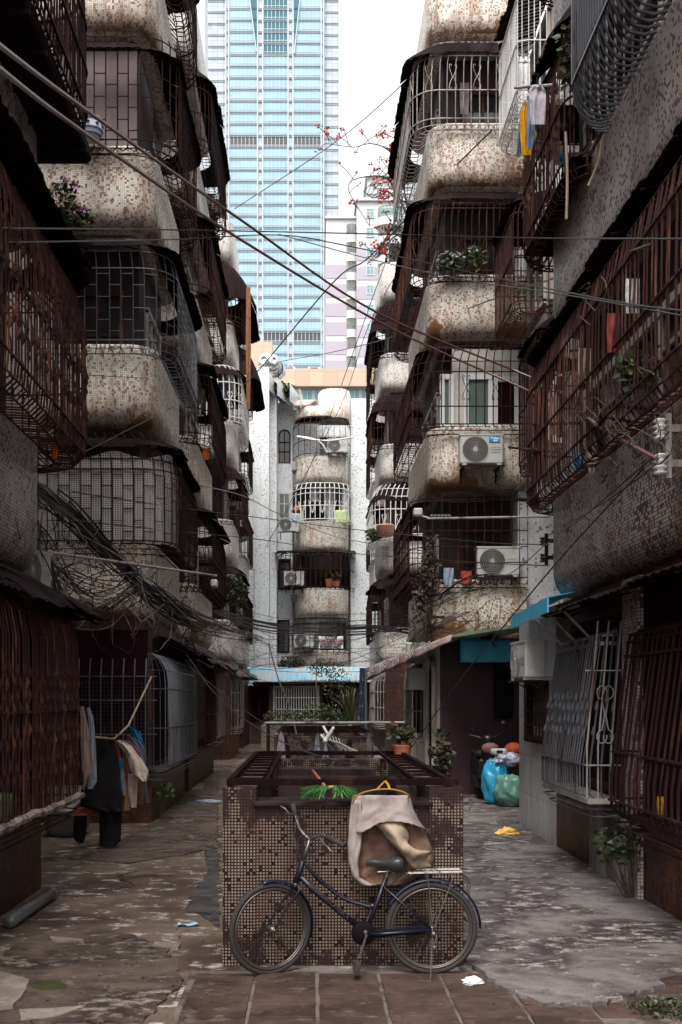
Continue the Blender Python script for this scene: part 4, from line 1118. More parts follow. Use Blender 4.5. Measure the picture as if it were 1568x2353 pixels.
b = MB(); b.grid([[at(822+2*k+ (10-j)*1.2*(1 if k<1 else .3), 1535+(150 if k else 150)*j/10, 22.7+.04*math.sin(k*2+j)) for k in range(9)] for j in range(11)], .01); b.build('side_curtain', M['bluedark'], aw)

# ------------------------------------------------------------------ tiled planter boxes
M['ptile'] = tiled('planter_tile_framed', tile=.0205, base=(.235,.205,.16), dark=(.012,.006,.008), dark2=(.02,.012,.012), dens=.06, clump=.05, grout=(.022,.008,.009), gw=.42, stains=0, drip=.5, stain=(.05,.02,.012), rough=.4, grime=.55, gray=(.02,.008,.008), patch=1, spec=.1)
M['slab'] = weathered('cement_slab_dark', (.032,.02,.02), (.012,.006,.006), 3, (.4,.65), .8, 0, .3, 40, spec=.12)
M['soil'] = weathered('dark_soil', (.03,.02,.018), (.015,.01,.01), 6, (.4,.6), .95, 0, .6, 30)
P1 = thing('tiled_planter', 'big mosaic tiled box with an iron rail frame behind the bicycle', 'planter', (.22, 8.7, 0))
x0, x1, y0, y1, zt_ = -.565, 1.006, 6.82, 10.5, 1.165
b = MB()
b.box(x0, x0+.22, y0, y1, 0, zt_); b.box(x1-.22, x1, y0, y1, 0, zt_); b.box(x0+.22, x1-.22, y0+.012, y0+.25, 0, 1.04); b.box(x0+.22, x1-.22, y1-.2, y1-.002, 0, zt_-.02)
b.build('tiled_wall', M['ptile'], P1)
b = MB(); b.bevbox(x0+.2, x1-.2, y0-.03, y0+.3, 1.043, 1.075, .008); b.build('front_ledge', M['slab'], P1)
b = MB(); b.box(x0+.23, x1-.23, y0+.24, y1-.2, .1, .6); b.build('soil', M['soil'], P1)
for bx_ in ((-.25, .75, 8.4, 8.46, .5, 1.12), (-.28, .62, 7.2, 7.6, .9, 1.02), (-.3,.6, 9.5, 9.9, .95, 1.1), (.62,.76,7.4,8.3,.9,1.12)):
    b = MB(); b.box(*bx_); b.build('loose_board', M['slab'], P1)
b = MB(); zf = 1.195
b.box(x0+.02, x1-.02, y0+.06, y0+.1, zf-.02, zf+.02); b.box(-.545, .86, y1+.02, y1+.06, zf-.02, zf+.02)
b.box(x0+.02, x0+.06, y0+.1, y1+.02, zf-.02, zf+.02); b.box(x1-.1, x1-.06, y0+.1, y1+.02, zf-.02, zf+.02)
b.box(-.30, -.27, y0+.1, y1, zf-.012, zf+.012); b.box(.70, .73, y0+.1, y1, zf-.012, zf+.012)
for xx in (x0+.04, x1-.06):
    for yy in (7.0, 8.6, 10.3): b.box(xx-.012, xx+.012, yy, yy+.03, zt_-.02, zf-.02)
b.build('iron_frame', M['iron_black'], P1)
for k in range(9):
    yy = 7.2+.37*k
    b = MB(); b.box(x0+.06, -.30, yy, yy+.035, zf-.011, zf+.006); b.build('slat', M['iron_black'], P1)
    b = MB(); b.box(.73, x1-.1, yy, yy+.035, zf-.011, zf+.006); b.build('slat', M['iron_black'], P1)
P2 = thing('tiled_planter', 'second tiled box farther down the lane, behind the clothes rail', 'planter', (.4, 18, 0))
b = MB(); 
for (a0,a1,c0,c1) in ((-.56,1.02,16.5,16.7),(-.56,-.36,16.7,19.6),(.82,1.02,16.7,19.6),(-.56,1.02,19.6,19.8)): b.box(a0,a1,c0,c1,0,1.16 if c0!=16.5 else 1.14)
b.build('tiled_wall', M['ptile'], P2)
b = MB(); b.box(-.4,.9,16.65,19.65,.2,1.0); b.build('soil', M['soil'], P2)
b = MB(); b.box(-.5,.95,16.5,16.54,1.2,1.24); b.box(-.5,.95,19.2,19.24,1.2,1.24); b.box(-.5,-.46,16.54,19.2,1.2,1.24); b.box(.91,.95,16.54,19.2,1.2,1.24)
for k in range(6): b.box(-.46,.91,16.9+.4*k,16.93+.4*k,1.205,1.235)
b.build('iron_frame', M['iron_black'], P2)
P3 = thing('tiled_planter', 'farthest tiled box, overgrown with shrubs in front of the blue roofed shed', 'planter', (.3, 25.5, 0))
b = MB(); b.box(-1.1, 1.0, 24, 27.5, 0, 1.12); b.build('tiled_wall', tiled('planter_tile_pale', tile=.03, base=(.4,.37,.3), dens=.2, gw=.3, grout=(.05,.03,.03), stains=0, grime=.6, gray=(.05,.04,.03)), P3)
b = MB(); b.box(-1.0, .9, 24.1, 27.4, 1.12, 1.17); b.build('soil', M['soil'], P3)

# ------------------------------------------------------------------ foliage helper
def leaves(b, c, rx, ry, rz, n, size, rr, droop=.0, long=1.6):
    for _ in range(n):
        while True:
            p = Vector((rr.uniform(-1,1), rr.uniform(-1,1), rr.uniform(-1,1)))
            if p.length <= 1: break
        p = Vector((c[0]+p.x*rx, c[1]+p.y*ry, c[2]+p.z*rz))
        d = Vector((rr.uniform(-1,1), rr.uniform(-1,1), rr.uniform(-.7,.7)-droop)).normalized()
        s = size*rr.uniform(.6,1.3); w_ = d.cross(Vector((rr.uniform(-1,1),rr.uniform(-1,1),rr.uniform(-1,1)))).normalized()*s*.5
        up = w_.cross(d).normalized()*s*.12
        b.poly([p, p+d*s*long*.5+w_+up, p+d*s*long, p+d*s*long*.5-w_+up])
def bush(name, label, cat, loc, blobs, n, size, mats=('leaf','leaf_lite'), seed=1, pot=None, flowers=None, stems=5, group=None):
    rr = random.Random(seed); t = thing(name, label, cat, loc, group=group)
    L_ = Vector(loc)
    if pot:
        b = MB(); r_, h_ = pot; T = Matrix.Translation(L_)
        b.lathe([(0,0),(r_*.72,0),(r_*.95,h_*.85),(r_,h_*.85),(r_,h_),(r_*.88,h_),(r_*.85,h_*.9),(0,h_*.9)], 14, T); b.build('pot', M['terracotta'], t, smooth=False)
    b = MB()
    for bl in blobs:
        c = L_+Vector(bl[:3])
        for _ in range(stems):
            q = c+Vector((rr.uniform(-1,1)*bl[3]*.8, rr.uniform(-1,1)*bl[4]*.8, rr.uniform(-.2,1)*bl[5]*.8))
            base = L_+Vector((bl[0]*.3+rr.uniform(-.02,.02), bl[1]*.3, (pot[1]*.9 if pot else 0)))
            b.tube(smoothpts([base, base.lerp(q,.5)+Vector((rr.uniform(-.1,.1)*bl[3],0,.1*bl[5])), q], 4), .006+.0*size, 3, r2=.003)
    b.build('stem', M['stem'], t)
    for i, m in enumerate(mats):
        b = MB()
        for bl in blobs: leaves(b, L_+Vector(bl[:3]), bl[3]*(1 if i==0 else .95), bl[4], bl[5], int(n*(1 if i==0 else .6)/len(blobs)), size, rr)
        b.build('foliage', M[m], t)
    if flowers:
        fm, fn, fs = flowers; b = MB()
        for _ in range(fn):
            bl = rr.choice(blobs); a_ = rr.uniform(0, 6.28); e_ = rr.uniform(-.2, 1.2)
            p = L_+Vector(bl[:3])+Vector((bl[3]*math.cos(a_)*math.cos(e_), bl[4]*math.sin(a_)*math.cos(e_)-.02, bl[5]*math.sin(e_)))*rr.uniform(.7,1.05)
            leaves(b, p, fs*.5, fs*.5, fs*.5, 6, fs*.55, rr, long=1.1)
        b.build('blossoms', M[fm], t)
    return t
def blades(name, label, loc, n, h, spread, seed=1, w_=.05, mats=('leaf','leaf_yel'), group=None):
    rr = random.Random(seed); t = thing(name, label, 'plant', loc, group=group)
    for m in mats:
        b = MB()
        for _ in range(n):
            a_ = rr.uniform(0, 6.28); hh = h*rr.uniform(.6,1.05); sp_ = spread*rr.uniform(.2,1)
            base = Vector(loc)+Vector((rr.uniform(-.08,.08), rr.uniform(-.08,.08), 0)); d = Vector((math.cos(a_), math.sin(a_), 0)); s_ = Vector((-d.y, d.x, 0))
            L1, R1 = [], []
            for k in range(7):
                f = k/6; p = base+d*sp_*f**1.7+Vector((0,0,hh*(f-.12*f*f*rr.uniform(.5,1.5)))); ww = w_*(1-f)**.5*(.6+.5*f)*(1 if k<6 else 0)
                L1.append(p-s_*ww); R1.append(p+s_*ww+d*.006)
            b.grid([L1, [ (x_+y_)*.5-d*.008 for x_, y_ in zip(L1,R1)], R1])
        b.build('foliage', M[m], t)
    return t
b0_ = Vector((0,0,1.17))
bush('shrub', 'leafy green shrub trailing over the farthest tiled box', 'shrub', (.15,25,1.17), [(-.75,0,.12,.55,.3,.2),(.1,0,.22,.55,.35,.25),(.5,0,.1,.3,.3,.2)], 900, .045, ('leaf','leaf_lite'), 3)
blades('spiky_plant', 'tall spiky plant with yellow edged leaves on the farthest box', (.95, 25, 1.1), 17, 1.05, .42, 5, .035)
bush('tall_shrub', 'thin branching shrub rising beside the spiky plant', 'shrub', (.7,26,1.15), [(0,0,.9,.45,.3,.45),(-.3,0,1.35,.5,.3,.25)], 420, .04, ('leaf','leaf_yel'), 6)
# ------------------------------------------------------------------ bicycle
M['bikeblue'] = weathered('bicycle_paint_dark_blue', (.007,.006,.016), (.010,.006,.008), 9, (.5,.75), .42, .1, 0)
M['bikeblue_lite'] = plain('mudguard_paint_blue', (.007,.010,.03), .35, .1, .3, 6)
M['rubber'] = plain('tyre_rubber', (.022,.017,.017), .8, 0, .3, 30)
M['chrome'] = plain('dull_chrome', (.16,.145,.14), .42, .75, .3, 30)
M['rim'] = plain('grimy_rim', (.11,.09,.08), .35, .7, .3, 10)
M['saddle'] = plain('saddle_vinyl', (.035,.035,.037), .32, 0, .3, 20)
def bp(zx, zy, off=0.0): return at(490+.4297*zx, 1531.2+.4297*zy, 6.62+off)
bk = thing('bicycle', 'old dark blue step-through bicycle leaning on the tiled box in front', 'bicycle', (.2, 6.62, 0))
def wheel(par, c, hd, r, name='wheel'):
    """c centre, hd heading (horizontal unit vector)"""
    up = Vector((0,0,1)); ax = hd.cross(up).normalized()
    def ring(rr, n, off=0): return [c+hd*rr*math.cos(2*math.pi*k/n)+up*rr*math.sin(2*math.pi*k/n)+ax*off for k in range(n)]
    b = MB(); b.tube(ring(.003, 5), .002, 3, closed=True); b.v.clear(); b.f.clear(); b.uv.clear(); b.mi.clear()
    b.tube([c-ax*.045, c+ax*.045], .018, 10); b.tube([c-ax*.06, c+ax*.06], .007, 8)
    w_ = b.build(name, M['chrome'], par, smooth=True)
    b = MB(); b.tube(ring(r-.018, 48), .019, 8, closed=True); b.build('tyre', M['rubber'], w_, smooth=True)
    b = MB(); 
    for off in (-.011, .011): b.tube(ring(r-.040, 48, off), .007, 6, closed=True)
    b.tube(ring(r-.047, 48), .008, 6, closed=True); b.build('rim', M['rim'], w_, smooth=True)
    b = MB()
    for k in range(28):
        a_ = 2*math.pi*k/28; sgn = 1 if k % 2 else -1; a2 = a_+sgn*(.5 if (k//2) % 2 else -.5)
        b.tube([c+(hd*math.cos(a2)+up*math.sin(a2))*.018+ax*.03*sgn, c+(hd*math.cos(a_)+up*math.sin(a_))*(r-.05)], .0013, 3, caps=False)
    b.build('spokes', M['rim'], w_)
    return w_, ax
RW = bp(1168, 1396); RW.z = .292; FWc = bp(308, 1424, -.02); FWc.z = .292
hr = Vector((-1, 0, 0)); hf = Vector((-math.cos(rad(30)), -math.sin(rad(30)), 0))
wheel(bk, RW, hr, .292); wheel(bk, FWc, hf, .292)
def guard(par, c, hd, r, a0, a1, wd=.024, name='mudguard', mat='bikeblue_lite'):
    up = Vector((0,0,1)); ax = hd.cross(up).normalized(); b = MB(); rows = []
    for k in range(25):
        a_ = rad(a0+(a1-a0)*k/24); o = hd*math.cos(a_)+up*math.sin(a_)
        rows.append([c+o*(r-.014*(t_*t_))+ax*wd*t_ for t_ in (-1,-.6,0,.6,1)])
    b.grid(rows, -.002); return b.build(name, M[mat], par, smooth=True)
guard(bk, RW, Vector((-1,0,0)), .318, 26, 180); guard(bk, FWc, hf, .312, 78, 196)
BB = bp(815, 1425); HT = bp(517, 925, -.03); HB = bp(440, 1165, -.03); ST = bp(925, 1130); stj = bp(858, 1292)
b = MB()
b.tube([bp(480,1040,-.03), HB], .019, 10)
b.tube([bp(450,1110,-.02), bp(560,1215,-.01), BB], .0195, 10)
b.tube(smoothpts([bp(485,1048,-.02), bp(560,1130,-.01), bp(640,1200), bp(720,1250), stj]), .0135, 10)
b.tube([BB, ST], .0145, 10); b.tube([BB-Vector((0,.035,0)), BB+Vector((0,.035,0))], .024, 12)
for s in (-.05, .05):
    e = RW+Vector((0,s,0)); b.tube([bp(905,1172)+Vector((0,s*.4,0)), e], .007, 8)
b.build('frame', M['bikeblue'], bk, smooth=True)
b = MB()
for s in (-.05, .05):
    e = RW+Vector((0,s,0)); b.tube([BB+Vector((.03,s*.8,.0)), BB.lerp(e,.3)+Vector((0,s*.9,0)), e], .0095, 8)
b.build('chain_stay', M['bikeblue_lite'], bk, smooth=True)
axf = hf.cross(Vector((0,0,1))).normalized()
b = MB()
for s in (-1, 1):
    b.tube(smoothpts([HB+axf*.012*s, HB+axf*.045*s+Vector((0,0,-.035)), HB.lerp(FWc,.55)+axf*.05*s, FWc+axf*.052*s+Vector((0,0,.0))]), .0095, 8, r2=.007)
b.tube([HB+Vector((0,0,.01)), HB-Vector((0,0,.03))], .021, 10); b.build('fork', M['bikeblue'], bk, smooth=True)
b = MB(); b.tube([bp(482,1035,-.03), HT], .012, 8)
gl, gr = bp(425,737,.16), bp(702,958,-.26)
b.tube(smoothpts([bp(440,795,.12), bp(452,840,.08), bp(470,880,.02), HT, bp(545,912,-.08), bp(590,905,-.14), bp(620,920,-.18)]), .0105, 8)
hb = b.build('handlebar', M['chrome'], bk, smooth=True)
b = MB(); b.tube([bp(442,800,.12), gl], .017, 10); hb_ = b.build('grip', M['rubber'], hb, smooth=True)
b = MB(); b.tube([bp(608,912,-.17), gr], .017, 10); b.build('grip', M['rubber'], hb, smooth=True)
b = MB(); b.tube(smoothpts([bp(445,792,.11), bp(410,788,.08), bp(385,762,.08), bp(360,748,.1)]), .006, 6); b.build('brake_lever', M['chrome'], hb, smooth=True)
b = MB(); b.tube(smoothpts([bp(570,915,-.14), bp(590,948,-.2), bp(612,965,-.24), bp(632,992,-.26)]), .006, 6); b.build('brake_lever', M['chrome'], hb, smooth=True)
for pts in ([bp(445,800,.1), bp(440,870,.0), bp(430,950,-.06), bp(470,1040,-.07), bp(442,1130,-.04)], [bp(585,930,-.16), bp(500,900,-.1), bp(455,930,-.08), bp(445,1010,-.07), bp(450,1100,-.05)], [bp(420,985,-.05), bp(415,1010,-.05), bp(470,1020,-.04)]):
    b = MB(); b.tube(smoothpts(pts), .0028, 5); b.build('brake_cable', M['rubber'], bk)
# saddle
b = MB(); rows = []
S0 = bp(820,1060,0); L_ = bp(1020,1060).x-S0.x; zt2 = bp(0,1030).z
prof_ = [(0,.012,.028,-.0),(.08,.024,.030,.002),(.25,.034,.034,.0),(.45,.052,.040,-.002),(.65,.086,.060,.004),(.82,.105,.078,.012),(.94,.095,.07,.008),(1,.055,.03,.0)]
for f, w_, h_, dz in prof_:
    rows.append([(S0.x+L_*f, 6.62+w_*math.sin(a_), zt2+dz-.012 + (h_*.35*math.cos(a_) if math.cos(a_)>0 else h_*1.15*math.cos(a_))) for a_ in [2*math.pi*k/16 for k in range(17)]])
b.grid(rows); b.poly(rows[0][:-1]); b.poly(rows[-1][:-1][::-1]); b.build('saddle', M['saddle'], bk, smooth=True)
b = MB(); b.tube([ST, bp(935,1075)], .0115, 8); b.tube([bp(880,1100,-.02), bp(985,1095,-.02)], .005, 6); b.tube([bp(880,1100,.03), bp(985,1095,.03)], .005, 6)
for k in range(2):
    cc = bp(965,1092,-.04+.07*k); b.tube([cc+Vector((.014*math.cos(q), .014*math.sin(q), -.004*q*.6)) for q in [i*.8 for i in range(14)]], .003, 4)
b.build('seat_post', M['chrome'], bk)
# rack
b = MB(); ra, rb = bp(1045,1105,-.07), bp(1335,1095,-.07)
yk = .13
zr = bp(0,1098).z
xs0, xs1 = ra.x, rb.x
b.tube(smoothpts([(xs0+.02,6.55,zr-.01),(xs0-.015,6.58,zr),(xs0-.015,6.66,zr),(xs0+.02,6.69,zr)]), .005, 6)
for y_ in (6.55,6.585,6.655,6.69): b.tube([(xs0,y_,zr),(xs1,y_,zr+.008)], .0045, 6)
for k in range(6): b.tube([(xs0+.03+(xs1-xs0-.03)*k/5,6.55,zr+.003),(xs0+.03+(xs1-xs0-.03)*k/5,6.69,zr+.003)], .0045, 6)
for y_ in (6.55,6.69):
    b.tube([(xs0+.12,y_,zr),(RW.x,y_,RW.z+.02)], .0045, 6); b.tube([(xs1-.05,y_,zr),(RW.x+.01,y_,RW.z+.02)], .0035, 6); b.tube([(xs0,y_,zr-.005),tuple(ST+Vector((.01,0,-.05)))], .004, 6)
b.tube(smoothpts([(xs0+.1,6.545,zr+.012),(xs0+.16,6.54,zr+.03),(xs0+.2,6.545,zr+.012)]), .004, 5)
rk = b.build('rack', M['chrome'], bk)
b = MB()
for k in range(4):
    b.tube(smoothpts([(xs1-.02,6.6+.01*k,zr),(xs1+.025+.008*k,6.6,zr-.05),(xs1+.03+.006*k,6.6,zr-.13-.02*k)]), .0022, 4)
b.build('strap', M['fabric_dark'], rk)
# chain case, crank, pedals, kickstand, lock
b = MB(); rows = []
for f in range(13):
    q = f/12; cx_ = BB.x+(RW.x-.04-BB.x)*q; hh = .03*(1-q)+.014*q
    rows.append([(cx_, 6.60+dy_, BB.z+.012*q+hh*s_) for s_, dy_ in ((-1,.008),(-.9,0),(.9,0),(1,.008))])
b.grid(rows, -.012); b.lathe([(0,-.003),(.07,-.003),(.076,.006),(.076,.02)], 26, Matrix.Translation((BB.x-.015, 6.596, BB.z+.0)) @ Matrix.Rotation(rad(90),4,'X') @ Matrix.Rotation(rad(180),4,'X'))
b.build('chain_case', M['fabric_dark'] if False else plain('chain_case_black', (.006,.003,.004), .8, spec=.1), bk, smooth=True)
b = MB(); pe = bp(778, 1575, -.16); b.tube([BB+Vector((0,-.085,0)), pe+Vector((.01,.07,0))], .008, 6); b.tube([BB+Vector((0,.06,0)), BB+Vector((.05,.075,.15))], .008, 6); b.tube([BB+Vector((0,-.09,0)), BB+Vector((0,.07,0))], .008, 8)
ck = b.build('crank', M['chrome'], bk)
pc = bp(768, 1600, -.16)
b = MB(); b.bevbox(pc.x-.038, pc.x+.022, pc.y-.05, pc.y+.05, pc.z-.022, pc.z+.012, .004, Matrix.Translation(pc) @ Matrix.Rotation(rad(-70),4,'Y') @ Matrix.Translation(-pc)); b.build('pedal', M['rubber'], ck)
p2_ = BB+Vector((.05,.12,.15)); b = MB(); b.bevbox(p2_.x-.04,p2_.x+.03,p2_.y-.045,p2_.y+.04,p2_.z-.012,p2_.z+.012,.004); b.build('pedal', M['chrome'], ck)
b = MB(); b.tube([RW+Vector((0,-.07,0)), Vector((bp(1155,1672,-.12).x, 6.42, .006))], .0045, 6); b.build('kickstand', M['chrome'], bk)
b = MB(); b.tube(smoothpts([bp(1180,1420,-.09), bp(1195,1450,-.1), bp(1180,1490,-.1)]), .006, 6); b.ball(bp(1183,1505,-.1), .012,.012,.016); b.ball(bp(1180,1432,-.1), .016,.01,.014); b.build('dynamo', M['chrome'], bk, smooth=True)
# white lettering along the down tube
a_, c_ = bp(542,1190,-.03), bp(695,1325,-.03); dv = (c_-a_); L2 = dv.length
Mx = Matrix.Translation(a_.lerp(c_,.5)-Vector(bk.location)+Vector((.0,-.012,.006))) @ Matrix.Rotation(math.atan2(dv.z, dv.x)*-1, 4, 'Y') @ FRONT
text_mesh(bk, 'DEMARDBTCATESICA', .036, Mx @ Matrix.Diagonal((.95,1,1,1)), 'rim')
# second bicycle farther back, only its bars and saddle show above the clutter
b2 = copy_tree(bk); b2.location = (1.25, 14.6, 0); b2.rotation_euler = (0,0,rad(70)); b2['label'] = 'second bicycle parked beside the clothes rail in the lane'

# ------------------------------------------------------------------ canvas cover hung over the box front
M['canvas'] = weathered('canvas_cloth_grey', (.27,.225,.21), (.15,.11,.095), 4, (.45,.7), .9, 0, .3, 120, streak=False)
M['canvas_in'] = weathered('canvas_lining_tan', (.2,.115,.068), (.07,.032,.024), 3, (.4,.65), .9, 0, .3, 80, streak=False)
M['canvas_pale'] = weathered('canvas_fold_pale', (.31,.24,.165), (.17,.115,.08), 6, (.45,.7), .85, 0, .2, 80, streak=False)
M['yellowband'] = plain('yellow_binding', (.26,.135,.012), .8, 0, .3, 20)
cv = thing('canvas_bag', 'grey canvas bag with a yellow rim hung open over the tiled box', 'bag', (.35, 6.75, .7))
def drape_rows(rows_, dep, bulge, nx=22, sub=5, rip=.006, fr=3.0, ph=0, mapper=bp):
    """rows_: (left, right, y) in picture units; bulge pushes the middle towards the lane"""
    out = []; rr = []
    for i in range(len(rows_)-1):
        for k in range(sub):
            t = k/sub; t2 = t
            rr.append(tuple(rows_[i][q]+(rows_[i+1][q]-rows_[i][q])*t2 for q in range(3)))
    rr.append(rows_[-1])
    for j, (l, r_, y) in enumerate(rr):
        g = j/(len(rr)-1); row = []
        for k in range(nx+1):
            f = k/nx
            o = .022*noise.noise(Vector((f*3.2+ph, g*4.1, dep*3)))+.012*abs(noise.noise(Vector((f*9+ph, g*5, 2+dep))))*(1 if bulge > 0 else -1) - bulge*math.sin(math.pi*f)**.6*(.45+.55*g) + rip*math.sin(f*math.pi*2*fr+g*2.5+ph)*(.3+g) + rip*.6*math.sin(f*17+j*.8+ph*3)
            row.append(mapper(l+(r_-l)*f, y if not callable(y) else y(f), dep+o))
        out.append(row)
    return out
b = MB(); b.grid(drape_rows([(752,1040,735),(735,1075,800),(724,1110,860),(722,1150,930),(722,1172,985),(733,1178,1040),(750,1172,1080),(765,1100,1120),(790,1050,1150),(820,1010,1168)], .14, .12, rip=.007), .006)
b.build('lining', M['canvas_in'], cv, smooth=True)
top = drape_rows([(748,1048,690),(735,1072,770),(726,1100,830),(740,1140,878)], .1, .17, nx=30, rip=.006, fr=2)
n_ = len(top)     # scoop the lower hem of the flap
for j in range(n_):
    g = (j/(n_-1))
    for k in range(31):
        f = k/30; up_ = .055*g*max(0, math.sin(math.pi*(f-.12)/.88))**.8 - .02*g*(1 if f<.35 else 0)*math.sin(math.pi*f/.35)
        top[j][k] = top[j][k]+Vector((0,-.006*g,up_+ .003*math.sin(k*2.3)*g))
b = MB(); b.grid(top, .006); b.build('flap', M['canvas'], cv, smooth=True)
b = MB(); b.grid(drape_rows([(745,790,715),(726,800,850),(721,790,960),(728,775,1050),(752,780,1130),(790,850,1168),(835,872,1172)], .03, .02, nx=8, rip=.008, fr=1), .006); b.build('side_panel', M['canvas'], cv, smooth=True)
b = MB()
fold = [[bp(870,850,.0), bp(920,838,-.05), bp(985,822,-.03), bp(1025,850,.0)], [bp(900,880,.02), bp(955,885,-.09), bp(1010,870,-.06), bp(1048,905,.0)], [bp(925,915,.02), bp(990,950,-.1), bp(1025,930,-.05), bp(1045,955,.0)],
        [bp(950,945,.02), bp(1010,985,-.09), bp(1050,965,-.11), bp(1090,985,-.02)], [bp(990,975,.02), bp(1030,1015,-.07), bp(1085,1010,-.1), bp(1165,990,-.03)], [bp(1020,1000,.03), bp(1050,1050,-.06), bp(1100,1040,-.03), bp(1140,1030,.0)], [bp(1040,1030,.04), bp(1075,1078,-.03), bp(1105,1080,.0), bp(1172,1075,.02)]]

def refine(rows, n=5):
    a = [smoothpts(r_, n) for r_ in rows]
    cols = [smoothpts([a[i][k] for i in range(len(a))], n) for k in range(len(a[0]))]
    return [[cols[k][i]+Vector((0, .010*noise.noise(Vector((k*.35, i*.35, 3)))+.006*abs(noise.noise(Vector((k*.9, i*.5, 7)))), 0)) for k in range(len(cols))] for i in range(len(cols[0]))]
b.grid(refine(fold), .003); b.build('crumpled_fold', M['canvas_pale'], cv, smooth=True)
b = MB(); b.tube(smoothpts([bp(745,735,-.02), bp(772,690,-.04), bp(850,663,-.06), bp(940,657,-.06), bp(1010,670,-.05), bp(1048,692,-.02), bp(1040,705,.1)]), .0055, 6); b.build('rim_binding', M['yellowband'], cv, smooth=True)
b = MB()
for pts in ([bp(875,662,-.06), bp(905,630,-.02), bp(925,614,.0)], [bp(946,660,-.06), bp(935,632,-.02), bp(918,614,.0)]):
    b.grid([[p+Vector((-.007,0,0)) for p in smoothpts(pts)], [p+Vector((.007,-.003,.003)) for p in smoothpts(pts)]], .003)
b.build('handle', M['yellowband'], cv)
# broom lying on the ledge
M['bristle'] = plain('green_bristles', (.045,.17,.035), .6, 0, .4, 40)
br = thing('broom', 'broom with green bristles lying on the box ledge beside the canvas bag', 'broom', tuple(bp(640,680,.1)))
b = MB(); rr = random.Random(4)
for k in range(210):
    f = rr.random(); s = 1 if f > .5 else -1
    c0 = bp(575+120*f, 655+6*math.sin(f*9), .13+rr.uniform(0,.06)); e0 = bp(620+s*rr.uniform(20,155), 690+rr.uniform(-38,24)-abs(s)*0, .12+rr.uniform(-.08,.05))
    e0.z = max(e0.z, 1.085); b.tube([c0, c0.lerp(e0,.5)+Vector((0,0,.02)), e0], .0022, 3, caps=False)
b.build('bristles', M['bristle'], br)
b = MB(); b.tube(smoothpts([bp(555,665,.16), bp(600,650,.16), bp(650,648,.16), bp(690,662,.16)]), .013, 8); b.build('collar', M['yellowband'], br, smooth=True)
b = MB(); b.tube([bp(597,640,.2), bp(533,560,.75)], .012, 8, r2=.014); b.build('handle', plain('wooden_stick_red', (.2,.06,.035), .6), br, smooth=True)

# ------------------------------------------------------------------ garments
def mp8(zx, zy, d): return at(122.5+.2031*zx, 1623.1+.2031*zy, d)
CM = {}
def cm(name, c, var=.25):
    if name not in CM: CM[name] = weathered(name, c, (c[0]*.6,c[1]*.6,c[2]*.6), 7, (.45,.75), .9, 0, .5, 45, streak=False, spec=.1)
    return CM[name]
def garment(name, label, cat, rows_, d, colr, mname, thick=.05, mapper=mp8, rip=.015, hanger=True, group=None, extra=None, fr=1.6, ph=0):
    b = MB(); fr_ = drape_rows(rows_, d, thick*.5, 14, 4, rip, fr, ph, mapper=lambda x_, y_, o_: mapper(x_, y_, o_))
    bkr = drape_rows(rows_, d+.01, -thick*.5, 14, 4, rip, fr, ph+.6, mapper=lambda x_, y_, o_: mapper(x_, y_, o_))
    ctr = fr_[0][7]
    t = thing(name, label, cat, tuple(ctr), group=group)
    b.grid(fr_); b.grid([r_[::-1] for r_ in bkr])
    n = len(fr_)
    for i in range(n-1):
        b.poly([fr_[i][0], fr_[i+1][0], bkr[i+1][0], bkr[i][0]]); b.poly([fr_[i][-1], bkr[i][-1], bkr[i+1][-1], fr_[i+1][-1]])
    for k in range(14): b.poly([fr_[0][k], bkr[0][k], bkr[0][k+1], fr_[0][k+1]]); b.poly([fr_[-1][k], fr_[-1][k+1], bkr[-1][k+1], bkr[-1][k]])
    b.build('cloth', cm(mname, colr), t, smooth=True)
    if hanger:
        b = MB(); w_ = (fr_[0][-1]-fr_[0][0]); b.tube([ctr-w_*.45+Vector((0,0,-.03)), ctr+Vector((0,.01,.035)), ctr+w_*.45+Vector((0,0,-.03))], .005, 5)
        b.tube(smoothpts([ctr+Vector((0,.01,.035)), ctr+Vector((0,.01,.07)), ctr+Vector((.02,.01,.1)), ctr+Vector((-.01,.01,.115))]), .004, 5); b.build('hanger', M['fabric_dark'], t)
    return t
G = 'clothes hung on the left lane pole'
pole = thing('clothes_pole', 'bamboo clothes pole sloping down from the left barred window', 'clothes pole', tuple(at(347,1560,14)))
b = MB(); b.tube([at(348,1556,14.3), at(295,1668,12.6), at(262,1698,12.0), at(200,1692,11.6)], .013, 7); b.build('pole', M['canvas_pale'], pole)
garment('towel', 'floral brown and cream towel beside the near left cage', 'towel', [(308,350,0),(312,400,250),(315,420,450),(322,470,650),(335,390,800),(340,352,950)], 11.0, (.3,.21,.18), 'towel_floral', group=G, hanger=False)
garment('towel', 'pale blue-grey towel hanging behind the floral one', 'towel', [(375,420,15),(400,460,150),(420,480,400),(400,490,650),(372,495,850),(385,450,935)], 11.2, (.26,.28,.34), 'towel_blue_grey', group=G, hanger=False)
garment('skirt', 'coral skirt showing under the black coat', 'skirt', [(600,640,900),(350,650,1040),(230,665,1150),(208,668,1200),(212,664,1240)], 12.25, (.33,.1,.075), 'cloth_coral', group=G, hanger=False)
garment('coat', 'long black coat, front of the clothes on the left pole', 'coat', [(490,650,358),(472,710,450),(470,742,600),(400,747,760),(315,760,950),(300,775,1130),(520,780,1190)], 12.0, (.012,.010,.012), 'cloth_black', thick=.1, group=G)
garment('trousers', 'black trouser legs hanging lowest at the left', 'trousers', [(235,385,1235),(228,378,1380),(232,362,1500),(288,340,1550)], 12.2, (.014,.011,.013), 'cloth_black', group=G, hanger=False, thick=.1)
garment('trousers', 'long black trousers almost touching the ground', 'trousers', [(520,782,1185),(520,772,1350),(524,766,1520),(525,688,1584)], 12.1, (.014,.011,.013), 'cloth_black', group=G, hanger=False, thick=.1)
